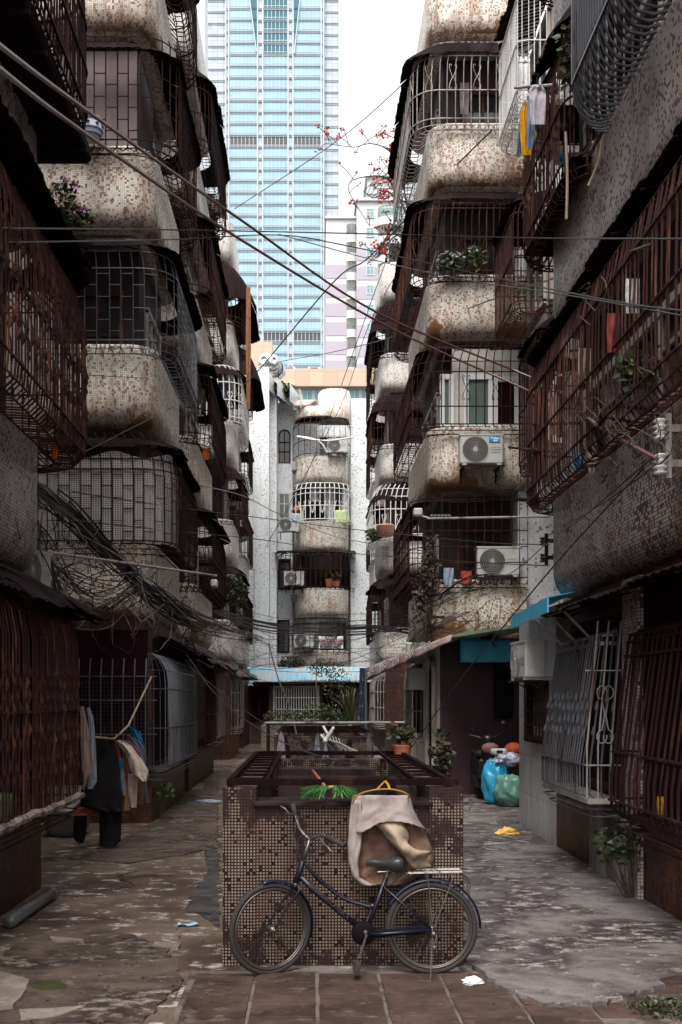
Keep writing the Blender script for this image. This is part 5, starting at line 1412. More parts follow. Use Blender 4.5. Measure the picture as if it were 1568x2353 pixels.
garment('jacket', 'navy jacket edge with a pale stripe behind the black coat', 'jacket', [(690,745,760),(735,770,950),(690,778,1170)], 12.15, (.05,.055,.08), 'cloth_navy', group=G, hanger=False)
garment('shirt', 'small coral sleeve squeezed beside the black coat', 'shirt', [(695,715,420),(715,750,500),(735,770,590)], 12.3, (.35,.11,.1), 'cloth_coral', group=G, hanger=False)  # a loose sleeve, built as a separate piece
garment('shirt', 'bright blue cuff just under the small coral sleeve', 'shirt', [(732,775,585),(745,800,660),(755,795,705)], 12.28, (.02,.2,.4), 'cloth_bright_blue', group=G, hanger=False)  # cuff of a sleeve, built as a separate piece
garment('shirt', 'rust brown shirt between the black coat and the cream blouse', 'shirt', [(775,830,490),(798,862,620),(802,872,780),(825,850,830)], 12.35, (.16,.05,.03), 'cloth_rust', group=G, hanger=False)
garment('shirt', 'blue and white patterned shirt hanging half hidden', 'shirt', [(755,800,700),(765,815,820),(775,825,960),(790,820,1010)], 12.3, (.2,.24,.3), 'cloth_pattern_blue', group=G, hanger=False)
garment('trousers', 'tan trouser leg beneath the rust brown shirt', 'trousers', [(800,860,830),(790,868,1000),(782,872,1178)], 12.4, (.3,.17,.1), 'cloth_tan', group=G, hanger=False)
garment('blouse', 'cream blouse with puffed sleeve, largest pale garment on the pole', 'blouse', [(688,790,384),(750,890,450),(830,950,540),(850,1020,620),(880,1080,730),(905,1080,790),(1000,1060,850)], 12.1, (.5,.41,.34), 'cloth_cream', thick=.14, group=G)
garment('skirt', 'lower body of the cream blouse hanging straight under the puffed sleeve', 'skirt', [(850,960,760),(850,955,900),(856,950,1050),(878,945,1145)], 12.3, (.42,.34,.28), 'cloth_cream_shade', group=G, hanger=False)  # lower part of the blouse, shade put into its darker cream
garment('shirt', 'maroon patterned shirt behind the cream blouse', 'shirt', [(780,850,380),(830,920,430),(900,985,520),(960,1000,600)], 12.6, (.2,.08,.1), 'cloth_maroon', group=G)
garment('jacket', 'bright blue jacket at the far end of the pole', 'jacket', [(855,900,228),(880,990,290),(940,1010,370),(1000,1040,460)], 13.0, (.02,.11,.22), 'cloth_blue', group=G)
garment('jacket', 'grey navy jacket with pale lining at the pole end', 'jacket', [(825,860,320),(860,1000,410),(930,1050,500),(1010,1062,650)], 12.8, (.09,.1,.13), 'cloth_grey_navy', group=G)
garment('jeans', 'blue jeans leg with a frayed hem', 'jeans', [(1020,1055,840),(1035,1070,960),(1030,1088,1090)], 12.5, (.1,.12,.16), 'cloth_denim', group=G, hanger=False)
garment('trousers', 'brown trouser leg with a black cuff', 'trousers', [(965,1050,830),(960,1040,960),(955,1022,1110)], 12.35, (.12,.07,.045), 'cloth_brown', group=G, hanger=False)
# right upper laundry
def mpr(zx, zy, d): return at((1500+zx*.676)*.6125, zy*.676*.6125, d)
GR = 'clothes on the right upper pole'
b = MB(); b.tube([mpr(640,488,10.6), mpr(850,472,10.2)], .014, 7); tag(b.build('clothes_pole', M['bar_grey']), 'metal rod holding the grey shirt and orange trousers by the right cage', 'clothes pole')
garment('shirt', 'grey short sleeved shirt hung outside the right cage', 'shirt', [(735,790,470),(715,812,500),(720,812,560),(728,810,690)], 10.3, (.4,.36,.39), 'cloth_grey_shirt', mapper=mpr, group=GR)
garment('jeans', 'light blue jeans hung beside the orange trousers', 'jeans', [(708,735,530),(706,752,620),(705,752,740),(708,740,830)], 10.5, (.16,.24,.36), 'cloth_denim_lite', mapper=mpr, group=GR, hanger=False)
garment('trousers', 'orange yellow trousers hung outside the right cage', 'trousers', [(690,706,565),(668,712,630),(668,762,740),(680,738,860)], 10.7, (.6,.27,.015), 'cloth_orange', mapper=mpr, group=GR, hanger=False)
garment('trousers', 'narrow blue grey trousers left of the orange ones', 'trousers', [(668,684,640),(656,682,720),(648,670,870)], 10.8, (.14,.18,.22), 'cloth_blue_grey', mapper=mpr, group=GR, hanger=False)
# curtains in the white rear cage
for (a0, a1, v0_, v1_, lb) in ((712,733,1125,1152,'white lace cloth at the left in the white rear cage'),(749,768,1122,1205,'long white curtain in the middle of the white rear cage'),(786,804,1125,1200,'pale curtain at the right end of the white rear cage')):
    garment('curtain', lb, 'curtain', [(a0,a1,v0_),(a0-1,a1-2,(v0_+v1_)/2),(a0+4,a1,v1_)], 44.9, (.6,.6,.64), 'cloth_white_curtain', mapper=at, hanger=False, thick=.15, rip=.06)

# ------------------------------------------------------------------ clothes rail behind the first box
rl = thing('clothes_rail', 'galvanised clothes rail standing across the lane behind the first tiled box', 'clothes rail', (.3, 12.6, 0))
b = MB(); b.tube([at(608,1661,12.6), at(930,1660,12.6)], .014, 8); b.build('rail', M['bar_grey'], rl)
for u_ in (617, 920):
    b = MB(); xx = at(u_,1661,12.62).x; b.box(xx-.02, xx+.02, 12.6, 12.64, 0, 1.44); b.box(xx-.02,xx+.02,12.3,12.94,0,.03); b.build('post', M['rust_dark'], rl)
stand = thing('folding_stand', 'white crossed-leg folding stand behind the tiled box', 'folding stand', tuple(at(752,1700,11.6)))
M['whitetube'] = plain('white_plastic_tube', (.55,.52,.5), .4, 0, .1, 6)
b = MB(); q = lambda zx, zy, d=11.6: at(490+.4297*zx, 1531.2+.4297*zy, d)
b.tube([q(575,365), q(605,400), q(580,560)], .016, 7); b.tube([q(645,325,11.4), q(598,405,11.5), q(625,560,11.5)], .016, 7)
b.tube([q(590,322,11.9), q(618,372,11.8)], .016, 7); b.tube([q(598,400,11.45), q(632,350,11.9)], .024, 8)
for s in (q(580,560), q(625,560,11.5)): b.tube([s, (s.x, s.y+.02, 0)], .016, 7)
b.build('legs', M['whitetube'], stand, smooth=True)
GM = 'garments on the rail behind the box'
def mpz(zx, zy, d): return at(490+.4297*zx, 1531.2+.4297*zy, d)
garment('shirt', 'pale patterned shirt at the left end of the rail', 'shirt', [(355,372,350),(345,385,420),(340,388,500),(350,385,530)], 12.55, (.3,.24,.26), 'cloth_pale_print', mapper=mpz, group=GM)
garment('coat', 'black garment second from the left on the rail', 'coat', [(378,392,365),(372,410,440),(368,425,545)], 12.6, (.014,.011,.013), 'cloth_black', mapper=mpz, group=GM)
garment('jacket', 'dark grey jacket under the white crossed stand', 'jacket', [(540,600,400),(510,650,440),(500,700,500),(505,690,560)], 12.6, (.05,.05,.06), 'cloth_charcoal', mapper=mpz, group=GM)
garment('scarf', 'pale grey scarf hanging left of the crossed stand', 'scarf', [(552,566,360),(545,570,410),(540,572,450)], 12.5, (.25,.25,.27), 'cloth_scarf', mapper=mpz, group=GM)
garment('coat', 'black dress hanging right of the crossed stand', 'dress', [(718,740,390),(708,750,450),(700,768,560)], 12.6, (.014,.011,.013), 'cloth_black', mapper=mpz, group=GM)
garment('shirt', 'grey green shirt at the right end of the rail', 'shirt', [(828,838,355),(820,846,400),(822,848,460),(826,842,520)], 12.55, (.12,.12,.12), 'cloth_grey_green', mapper=mpz, group=GM)
hg = random.Random(3)
for k in range(6):
    b = MB(); c0 = q(600+k*16, 385+k*5, 12.4); b.tube(smoothpts([c0, c0+Vector((.12,.03,-.06)), c0+Vector((.2+.02*k,.05,-.14))]), .006, 5); b.tube([c0, c0+Vector((-.02,.02,.06))], .004, 4)
    tag(b.build('clothes_hanger', M['whitetube']), 'bare pale clothes hanger bunched on the rail beside the crossed stand', 'hanger', 'bare hangers on the rail')
# potted plant on the box rim, long dark plant by the white wall
bush('potted_plant', 'reddish potted plant on the back right corner of the tiled box', 'potted plant', (.92,10.35,1.17), [(0,0,.22,.13,.12,.1)], 90, .05, ('stem','leaf'), 8, pot=(.1,.12), flowers=('terracotta',14,.02))
bush('climbing_plant', 'dark upright leafy plant against the white wall of the right row', 'plant', (2.15,17.0,0), [(0,0,.7,.14,.1,.5)], 160, .08, ('leaf','stem'), 9)
# ------------------------------------------------------------------ bin bags, scooter, tub, ground bits
M['bagblue'] = plain('blue_plastic_bag', (.03,.33,.55), .22, 0, .35, 4, bump=.3, bscale=14)
M['baggreen'] = plain('translucent_green_bag', (.13,.27,.22), .25, 0, .45, 5, bump=.3, bscale=14)
M['bagclear'] = plain('translucent_white_bag', (.4,.42,.52), .2, 0, .35, 6, bump=.3, bscale=16)
M['bagyellow'] = plain('yellow_plastic_bag', (.7,.42,.08), .4, 0, .25, 12)
def bag(name, label, c, rx, ry, rz, mat, seed, neck=True, cat='rubbish bag', group='rubbish bags at the passage mouth'):
    t = thing(name, label, cat, (c[0], c[1], c[2]-rz), group=group); b = MB(); rows = []
    n, m = 44, 26; c = Vector(c)
    for i in range(m+1):
        th = math.pi*i/m; row = []
        for k in range(n+1):
            ph = 2*math.pi*k/n
            d = Vector((math.sin(th)*math.cos(ph), math.sin(th)*math.sin(ph), math.cos(th)))
            cr = 1.6 if neck else 3.2; w_ = 1+.14*cr*noise.noise(d*2.2+Vector((seed,0,0)))+.12*cr*abs(noise.noise(d*6+Vector((0,seed,0))))-.09*cr*abs(noise.noise(Vector((d.x*9,d.y*9,d.z*3+seed))))
            if neck and d.z > .55: w_ *= 1-.35*(d.z-.55)/.45+.04*math.sin(ph*9)
            zz = c.z+d.z*rz*w_*(1.12 if d.z>0 and neck else 1)
            if neck: zz = max(zz, c.z-rz*.93)
            row.append((c.x+d.x*rx*w_*(1.08-.18*d.z), c.y+d.y*ry*w_*(1.08-.18*d.z), zz))
        rows.append(row)
    b.grid(rows); b.build('bag', M[mat], t, smooth=True); return t
bag('rubbish_bag', 'big bright blue rubbish bag at the dark passage mouth', (at(1140,1790,17.2).x, 17.25, .40), .20, .2, .42, 'bagblue', 1)
bag('rubbish_bag', 'pale green translucent rubbish bag in front of the blue one', (at(1170,1810,16.9).x, 16.85, .27), .23, .2, .29, 'baggreen', 5)
bag('rubbish_bag', 'clear plastic bag of scraps on top of the blue bag', (at(1165,1760,17.2).x, 17.2, .74), .21, .16, .11, 'bagclear', 9, False)
b = MB(); c0 = at(1146,1727,17.2); b.bevbox(c0.x-.13,c0.x+.13,17.1,17.3,c0.z-.05,c0.z+.05,.03); sc_ = thing('weighing_scale', 'small white scale resting on top of the rubbish bags', 'scale', tuple(c0)); b.build('body', M['acbody'], sc_)
b = MB(); b.box(c0.x-.05,c0.x+.05,17.095,17.099,c0.z-.02,c0.z+.025); b.build('display', M['glassdark'], sc_)
b = MB(); c0 = at(1180,1722,17.6); b.ball(c0, .15,.14,.12, 16, 10); b.ball(c0+Vector((0,-.02,-.14)), .2,.14,.08,14,8); tag(b.build('orange_bundle', plain('orange_net_bundle', (.4,.07,.02), .7, 0, .5, 40), smooth=True), 'orange net bundle behind the rubbish bags', 'bundle')
mo = thing('motor_scooter', 'dark scooter parked in the gloom behind the rubbish bags', 'scooter', (at(1112,1800,18.2).x, 18.2, 0))
sx = mo.location.x
M['scoot'] = plain('dark_scooter_paint', (.012,.01,.012), .35)
b = MB(); T = Matrix.Translation((sx, 17.75, .25)) @ Matrix.Rotation(rad(90),4,'Y')
b.tube([T @ Vector((.2*math.cos(a_*rad(20)), .2*math.sin(a_*rad(20)), 0)) for a_ in range(18)], .055, 8, closed=True); b.build('wheel', M['rubber'], mo, smooth=True)
b = MB(); b.bevbox(sx-.12,sx+.12,17.7,17.85,.42,.95,.06); b.bevbox(sx-.16,sx+.16,17.9,18.75,.2,.4,.05); b.bevbox(sx-.15,sx+.15,18.3,18.8,.4,.72,.06); b.bevbox(sx-.2,sx+.2,17.72,17.8,.35,.72,.04); b.build('body', M['scoot'], mo)
b = MB(); b.bevbox(sx-.13,sx+.13,18.2,18.85,.73,.83,.04); b.build('saddle', M['saddle'], mo)
b = MB(); b.tube(smoothpts([(sx-.33,17.9,1.12),(sx-.15,17.8,1.08),(sx,17.78,1.02),(sx+.15,17.8,1.1),(sx+.36,17.9,1.2)]), .02, 6); b.tube([(sx+.2,17.85,1.12),(sx+.27,17.8,1.3)], .01, 5); b.tube([(sx-.2,17.85,1.1),(sx-.26,17.8,1.24)], .01, 5); b.ball((sx+.28,17.8,1.32),.08,.03,.05); b.ball((sx,17.75,1.05),.12,.1,.09); b.build('handlebar', M['scoot'], mo, smooth=True)
b = MB(); b.ball((sx+.02,17.66,.9), .15,.08,.1, 16, 10); b.build('front_cover', plain('dusty_pink_plastic', (.2,.09,.08), .6), mo, smooth=True)
bag('plastic_bag', 'crumpled yellow plastic bag lying on the right walkway', (at(1166,1917,13.1).x, 13.1, .06), .12, .07, .06, 'bagyellow', 12, False, 'plastic bag', None)
bag('plastic_bag', 'crumpled white plastic bag on the slabs right of the rear wheel', (at(1090,2262,6.3).x, 6.35, .028), .055, .03, .028, 'cloth_white', 15, False, 'plastic bag', None)
bag('plastic_bag', 'thin clear plastic sheet crumpled on the left walkway', (at(478,1843,17.3).x, 17.4, .03), .18, .12, .03, 'bagclear', 18, False, 'plastic bag', None)
tub = thing('plastic_tub', 'grey plastic tub standing under the left laundry', 'tub', (at(150,1890,13.2).x, 13.3, 0))
b = MB(); T = Matrix.Translation(tub.location); b.lathe([(0,.01),(.22,.01),(.27,.1),(.3,.3),(.33,.32),(.33,.35),(.3,.36),(.27,.6),(.24,.62),(.22,.6)], 26, T); b.build('body', plain('grey_plastic', (.16,.14,.14), .4), tub, smooth=True)
bk_ = thing('bucket', 'plastic bucket with a green rim hanging at the left edge', 'bucket', tuple(at(2,1885,8.0)))
c0 = Vector(bk_.location); T = Matrix.Translation(c0)
b = MB(); b.lathe([(0,-.0),(.075,0),(.09,.14)], 18, T); b.build('body', plain('cloudy_plastic', (.2,.21,.19), .4), bk_, smooth=True)
b = MB(); b.lathe([(.09,.14),(.098,.14),(.1,.2),(.095,.205),(0,.2)], 18, T); b.build('lid', plain('green_plastic', (.2,.33,.12), .4), bk_, smooth=True)
pp = thing('drain_pipe', 'grey drain pipe lying on the ground by the left pier', 'pipe', tuple(at(70,2105,8.6)))
b = MB(); p0, p1 = at(116,2072,9.0), at(22,2135,7.9); p0.z = p1.z = .06; b.tube([p0, p1], .052, 14); b.tube([p0+(p0-p1).normalized()*.0, p0+(p0-p1).normalized()*.06], .06, 14); b.build('pipe', plain('dark_grey_pvc', (.09,.085,.085), .4), pp, smooth=True)

# patches of screed, slabs and loose pieces on the ground
def patch(name, label, outline, h, mat, kind=None, cat=None, seed=2, jag=.02):
    rr = random.Random(seed); pts = []
    o = [Vector(p) for p in outline]
    for a_, c_ in zip(o, o[1:]+o[:1]):
        n = max(2, int((c_-a_).length/.06))
        for k in range(n): pts.append(a_.lerp(c_, k/n)+Vector((rr.uniform(-jag,jag), rr.uniform(-jag,jag)*1.5, 0)))
    b = MB(); b.poly([(p.x,p.y,h) for p in pts])
    for a_, c_ in zip(pts, pts[1:]+pts[:1]): b.poly([(a_.x,a_.y,-.01),(c_.x,c_.y,-.01),(c_.x,c_.y,h),(a_.x,a_.y,h)])
    ob = b.build(name, M[mat])
    if kind: tag(ob, kind=kind)
    else: tag(ob, label, cat)
    return ob
def gp(u, v): d = EYE*F/(v-V0); p = at(u, v, d); p.z = 0; return p
def pmat(name, a1, a2, lite, tilt=1.0):
    t = NT(name); pos = t.add('ShaderNodeNewGeometry').outputs['Position']
    st = t.scale(pos, (.9, 1.1, 1)); n1 = t.noise(st, 1.5, 7, .66, .5); n2 = t.noise(pos, 9, 6, .7); n3 = t.noise(st, 8, 7, .75, .2)
    c = t.mix(t.ramp(n1, .36, .62), a1, a2); c = t.mix(t.math('MULTIPLY', t.ramp(t.math('ADD', t.math('MULTIPLY', n3, .6), t.math('MULTIPLY', n1, .4)), .52, .62), .75), c, lite)
    k_ = t.vmath('SCALE', c); t.link(t.math('MULTIPLY_ADD', t.noise(pos, 130, 3, .8), 1.3, .35), k_.node.inputs[3]); c = k_
    c = t.mix(t.math('MULTIPLY', t.ramp(n2, .52, .7), .6), c, (a2[0]*.5, a2[1]*.45, a2[2]*.45))
    t.bump(t.math('ADD', n2, t.math('MULTIPLY', n3, .7)), .6, .02)
    return t.out(c, t.math('MULTIPLY_ADD', t.ramp(n1, .5, .7), -.3, .8), spec=.25)
M['screed_r'] = pmat('screed_grey_wet', (.16,.142,.137), (.034,.023,.024), (.42,.39,.36))
M['screed_l'] = pmat('screed_brown', (.125,.09,.072), (.034,.021,.018), (.3,.26,.22))
M['pale_slab'] = pmat('pale_broken_slab', (.3,.25,.21), (.16,.13,.11), (.36,.32,.28))
M['screed_d'] = pmat('screed_dark_band', (.085,.072,.075), (.035,.026,.028), (.16,.145,.14))
M['moss'] = pmat('moss_green', (.055,.06,.018), (.03,.03,.012), (.1,.1,.03))
patch('walkway', '', [gp(1058,1900), gp(1068,2205), gp(1160,2285), gp(1250,2318), gp(1400,2318), gp(1540,2262), gp(1700,2180), gp(1260,1900)], .035, 'screed_r', kind='structure', seed=3, jag=.03)
patch('walkway', '', [gp(500,2040), gp(505,1960), gp(470,1945), gp(480,2000), gp(440,2060), gp(435,2090), gp(505,2130)], .008, 'screed_d', kind='structure', seed=4)
patch('walkway', '', [gp(500,1950), gp(500,1800), gp(420,1830), gp(330,1905), gp(240,1950), gp(160,1975), gp(300,1985), gp(420,1965)], .012, 'screed_l', kind='structure', seed=5)
patch('walkway', '', [gp(380,2175), gp(300,2150), gp(180,2130), gp(60,2160), gp(0,2200), gp(-100,2353), gp(330,2353), gp(420,2260)], .014, 'screed_l', kind='structure', seed=6)
patch('slab_fragment', 'pale broken slab lying in the lower left corner', [gp(0,2243), gp(70,2262), gp(60,2285), gp(30,2325), gp(-20,2330)], .035, 'pale_slab', cat='slab', seed=7, jag=.008)
patch('slab_fragment', 'bluish broken slab at the bottom left edge', [gp(45,2328), gp(200,2318), gp(140,2340), gp(50,2352)], .02, 'pale_slab', cat='slab', seed=8, jag=.008)
patch('slab_fragment', 'thin concrete strip lifting on the left walkway near the box', [gp(355,2172), gp(415,2174), gp(412,2184), gp(350,2180)], .025, 'pale_slab', cat='slab', seed=9, jag=.006)
patch('slab_fragment', 'thin grey slab strip left of the middle of the left walkway', [gp(115,2160), gp(190,2166), gp(192,2173), gp(118,2168)], .03, 'pale_slab', cat='slab', seed=10, jag=.006)
patch('slab_fragment', 'dark slab piece beside the box by the front wheel', [gp(430,2085), gp(490,2095), gp(488,2104), gp(430,2098)], .02, 'screed_d', cat='slab', seed=14, jag=.006)
patch('slab_fragment', 'pale drain slab on the left walkway beside the moss', [gp(415,1808), gp(470,1800), gp(465,1815), gp(400,1818)], .02, 'pale_slab', cat='slab', seed=11, jag=.006)
patch('moss_patch', '', [gp(380,1830), gp(440,1822), gp(445,1835), gp(420,1850), gp(375,1850), gp(350,1845)], .016, 'moss', kind='structure', seed=12, jag=.05)
patch('moss_patch', '', [gp(85,2265), gp(150,2255), gp(155,2275), gp(90,2282)], .0195, 'moss', kind='structure', seed=13, jag=.03)
# paving at the camera's feet: rows of slabs with light mortar joints
M['paver'] = pmat('worn_brown_paver', (.075,.046,.036), (.03,.017,.014), (.13,.095,.08))
M['mortar'] = weathered('pale_mortar', (.12,.095,.083), (.04,.026,.022), 5, (.4,.62), .9, 0, .4, 40, streak=False)
b = MB(); b.box(-.75, 2.2, 4.3, 6.68, -.02, .0035); tag(b.build('mortar_bed', M['mortar']), kind='structure')
b = MB(); rr = random.Random(5)
for i in range(8):
    xa = -.72+.385*i
    for k in range(10):
        ya = 4.35+.225*k; j = rr.uniform(-.006,.006); h = .012+rr.uniform(-.003,.004)
        if xa > 1.4-(5.9-ya)*.8+.5: continue
        b.bevbox(xa+.009+j*.5, xa+.385-.013+j*.5, ya+.002+j, ya+.223+j*.3, -.01, h, .004, Matrix.Rotation(rad(rr.uniform(-.2,.2)),4,'Y'))
tag(b.build('paving', M['paver']), kind='structure')
b = MB(); rr = random.Random(6)
for _ in range(170):
    v_ = 1800+rr.random()**.6*540; u_ = rr.choice([rr.uniform(100,500), rr.uniform(1070,1500), rr.uniform(300,1200) if v_ > 2240 else rr.uniform(1070,1400)])
    p = gp(u_, v_); s = rr.uniform(.003,.010); M4 = Matrix.Translation((p.x,p.y,.02)) @ Matrix.Rotation(rr.uniform(0,3),4,'Z') @ Matrix.Rotation(rr.uniform(-.4,.4),4,'X')
    b.bevbox(-s,s,-s*.7,s*.7,-s*.4,s*.5,s*.25,M4)
tag(b.build('gravel_crumbs', M['screed_l']), kind='stuff')
for (u_, v_, w_, mat, lb) in ((432,1992+60,.06,'ink_dark',''),):
    pass
b = MB(); p = gp(218*1+5, 2108); p = gp(437,2117-4); b.grid([[(gp(408,2131).x+.0+.16*k/4, gp(408,2131).y+.03*j+.02*k/4, .018+.012*math.sin(k*2+j)) for k in range(5)] for j in range(3)], .002); tag(b.build('litter_wrapper', plain('blue_white_wrapper', (.3,.5,.7), .4)), 'blue and white wrapper on the left walkway', 'wrapper')
# weeds
bush('weed', 'low green weeds in the bottom right corner', 'weeds', (gp(1540,2330).x, gp(1540,2330).y, 0), [(0,0,.03,.26,.16,.04)], 260, .02, ('leaf','leaf_yel'), 31, stems=10)
bush('shrub', 'straggly shrub growing by the right wall under the dark grille', 'shrub', (gp(1440,2060).x, 9.0, 0), [(-.18,-.1,.5,.25,.2,.16),(.05,0,.62,.2,.18,.18)], 150, .05, ('leaf','leaf'), 32, stems=14)
bush('weed', 'small weed sprouting at the foot of the left window pier', 'weeds', (-2.12,14.9,.0), [(0,0,.42,.2,.12,.1)], 46, .06, ('leaf','leaf_lite'), 33)
# ------------------------------------------------------------------ wall mounted things
ac((at(1105,1072,19.4).x, 19.42, at(1105,1072,19.4).z), 0, 'white air conditioner with a blue badge under the white framed right window', badge=True, s=1.0)
ac((at(1148,1341,19.5).x, 19.72, 4.02), 0, 'air conditioner behind the bars of the lowest right balcony end', s=1.0)
ac((2.72, 13.0, at(1228,1563,13.0).z), rad(-86), 'air conditioner seen side-on above the small ground window at right', s=.84)
ac((at(62,1362,10.6).x, 10.6, at(62,1362,10.6).z), rad(75), 'air conditioner peeping out at the left edge below the wire tangle', s=.75)
# windows in the B level 2 end
op = bpy.data.objects
bB = [o for o in Rb.children if o.name.startswith('balcony')]
def endwin(u0,u1,v0,v1,d,frame='bar_white',glass='glassgreen',panes=1):
    a0, a1 = at(u0,v0,d), at(u1,v1,d); return opening(Rb, 'y', d, a0.x, a1.x, a1.z, a0.z, -1, glass, frame, panes, 0, 'window', .07)
b = MB(); b.box(at(1040,0,19.9).x, 4.0, 19.92, 20.0, 6.75, 8.42); b.build('window_wall', M['plaster'], Rb)
endwin(1013,1040,865,985,19.91); endwin(1068,1130,865,984,19.91,panes=1); endwin(1135,1190,870,984,19.91,glass='dark')
# grey boards in C level 1 : mesh curtain
def netmat():
    t = NT('shade_netting'); uv = t.add('ShaderNodeUVMap', uv_map='UVMap').outputs[0]
    s = t.scale(uv, (1/.035, 1/.03, 0)); fr = t.vmath('FRACTION', s); sp = t.add('ShaderNodeSeparateXYZ'); t.link(fr, sp.inputs[0])
    g = t.math('MAXIMUM', t.math('ABSOLUTE', t.math('SUBTRACT', sp.outputs[0], .5)), t.math('ABSOLUTE', t.math('SUBTRACT', sp.outputs[1], .5)))
    a_ = t.math('GREATER_THAN', g, .30)
    t.link(t.math('MULTIPLY_ADD', a_, .55, .3), t.b.inputs['Alpha']); return t.out((.36,.33,.33), .8)
M['net'] = netmat()
pin, pout = EX['LC']
b = MB(); rows = []
for j in range(6):
    z_ = 3.98+1.22*j/5; row = []
    for k in range(60):
        s_ = pout.L*(.0+.42*k/59); i, f = pout.loc(s_); A = pin.pt(i, f); B = pout.pt(i, f); v = A.lerp(B, .82+.06*math.sin(k*.7+j)); row.append((v.x, v.y, z_+(.05*math.sin(k*.35)+.05 if j == 5 else 0)))
    rows.append(row)
b.grid(rows); lc1 = [o for o in Lc.children if o.name.startswith('balcony')][0]; b.build('shade_net', M['net'], lc1, smooth=True)
# cloth and tarpaulin bits hanging on the cages
def hang(name, label, cat, u0,u1,v0,v1,d,c,mn,**k): return garment(name, label, cat, [(u0,u1,v0),(u0-1,u1+1,(v0+v1)/2),(u0+1,u1-1,v1)], d, c, mn, mapper=at, hanger=False, **k)
hang('rag', 'turquoise rag knotted on the right cage corner', 'rag', 937,950,672,706,23.5,(.01,.3,.5),'cloth_turquoise')
hang('towel', 'pink towel drying in the right side cage', 'towel', 1262,1288,912,1000,10.6,(.42,.29,.27),'cloth_pinkish')
hang('plastic_box', 'orange plastic box on the left balcony shelf', 'box', 466,481,1029,1056,21.0,(.7,.16,.02),'plastic_orange',thick=.15)
hang('cloth', 'red and white cloth on the white left cage', 'cloth', 497,520,948,968,29.2,(.6,.2,.17),'cloth_red_white',thick=.2)
hang('bag', 'blue plastic bag behind the far left cage', 'bag', 503,512,900,950,29.3,(.05,.14,.25),'cloth_blue',thick=.2)
hang('bag', 'patterned blue bag in the lowest right cage', 'bag', 1020,1043,1305,1345,19.4,(.2,.25,.33),'cloth_pattern_blue',thick=.2)
hang('coat', 'dark coat hanging in the passage behind the bin bags', 'coat', 1135,1180,1525,1650,18.9,(.012,.01,.012),'cloth_black',thick=.12)
hang('cloth', 'cream and orange cloth behind the right barred balcony', 'cloth', 1352,1372,1040,1085,9.4,(.6,.45,.35),'cloth_cream',thick=.06)
hang('bag', 'blue bag pressed against the bars of the right middle cage', 'bag', 1318,1336,1040,1078,9.9,(.06,.25,.42),'cloth_blue_mid',thick=.05)
hang('sheet', 'blue sheet lying in the upper right cage', 'sheet', 1275,1375,350,380,11.3,(.06,.3,.5),'cloth_blue_mid2',thick=.05)
hang('wooden_board', 'long brown board tied upright to the far left cage', 'board', 566,576,660,940,29.6,(.22,.1,.05),'old_plank',thick=.04,rip=.01)
hang('crate', 'yellow crate behind the dark right grille', 'crate', 1510,1530,1830,1872,7.9,(.45,.22,.02),'plastic_yellow',thick=.2,rip=0)
pc_ = at(208,322,14.9); cn = thing('ceramic_pot', 'blue and white glazed pot on the upper left balcony', 'pot', tuple(pc_)); T = Matrix.Translation(pc_)
b = MB(); b.lathe([(0,0),(.1,0),(.15,.06),(.17,.16),(.155,.24),(.165,.27),(.18,.28),(.17,.29),(.15,.27),(0,.25)], 20, T); b.build('body', M['cloth_white'], cn, smooth=True)
b = MB()
for z_ in (.05,.12,.25): b.tube([T @ Vector(((.152 if z_<.1 else .171 if z_<.2 else .163)*math.cos(k*rad(18)), (.152 if z_<.1 else .171 if z_<.2 else .163)*math.sin(k*rad(18)), z_)) for k in range(20)], .009, 4, closed=True)
for k in range(8): b.ball(T @ Vector((.168*math.cos(k*rad(45)), .168*math.sin(k*rad(45)), .185)), .03,.03,.022, 6, 4)
b.build('blue_pattern', plain('cobalt_glaze', (.03,.07,.25), .3), cn)
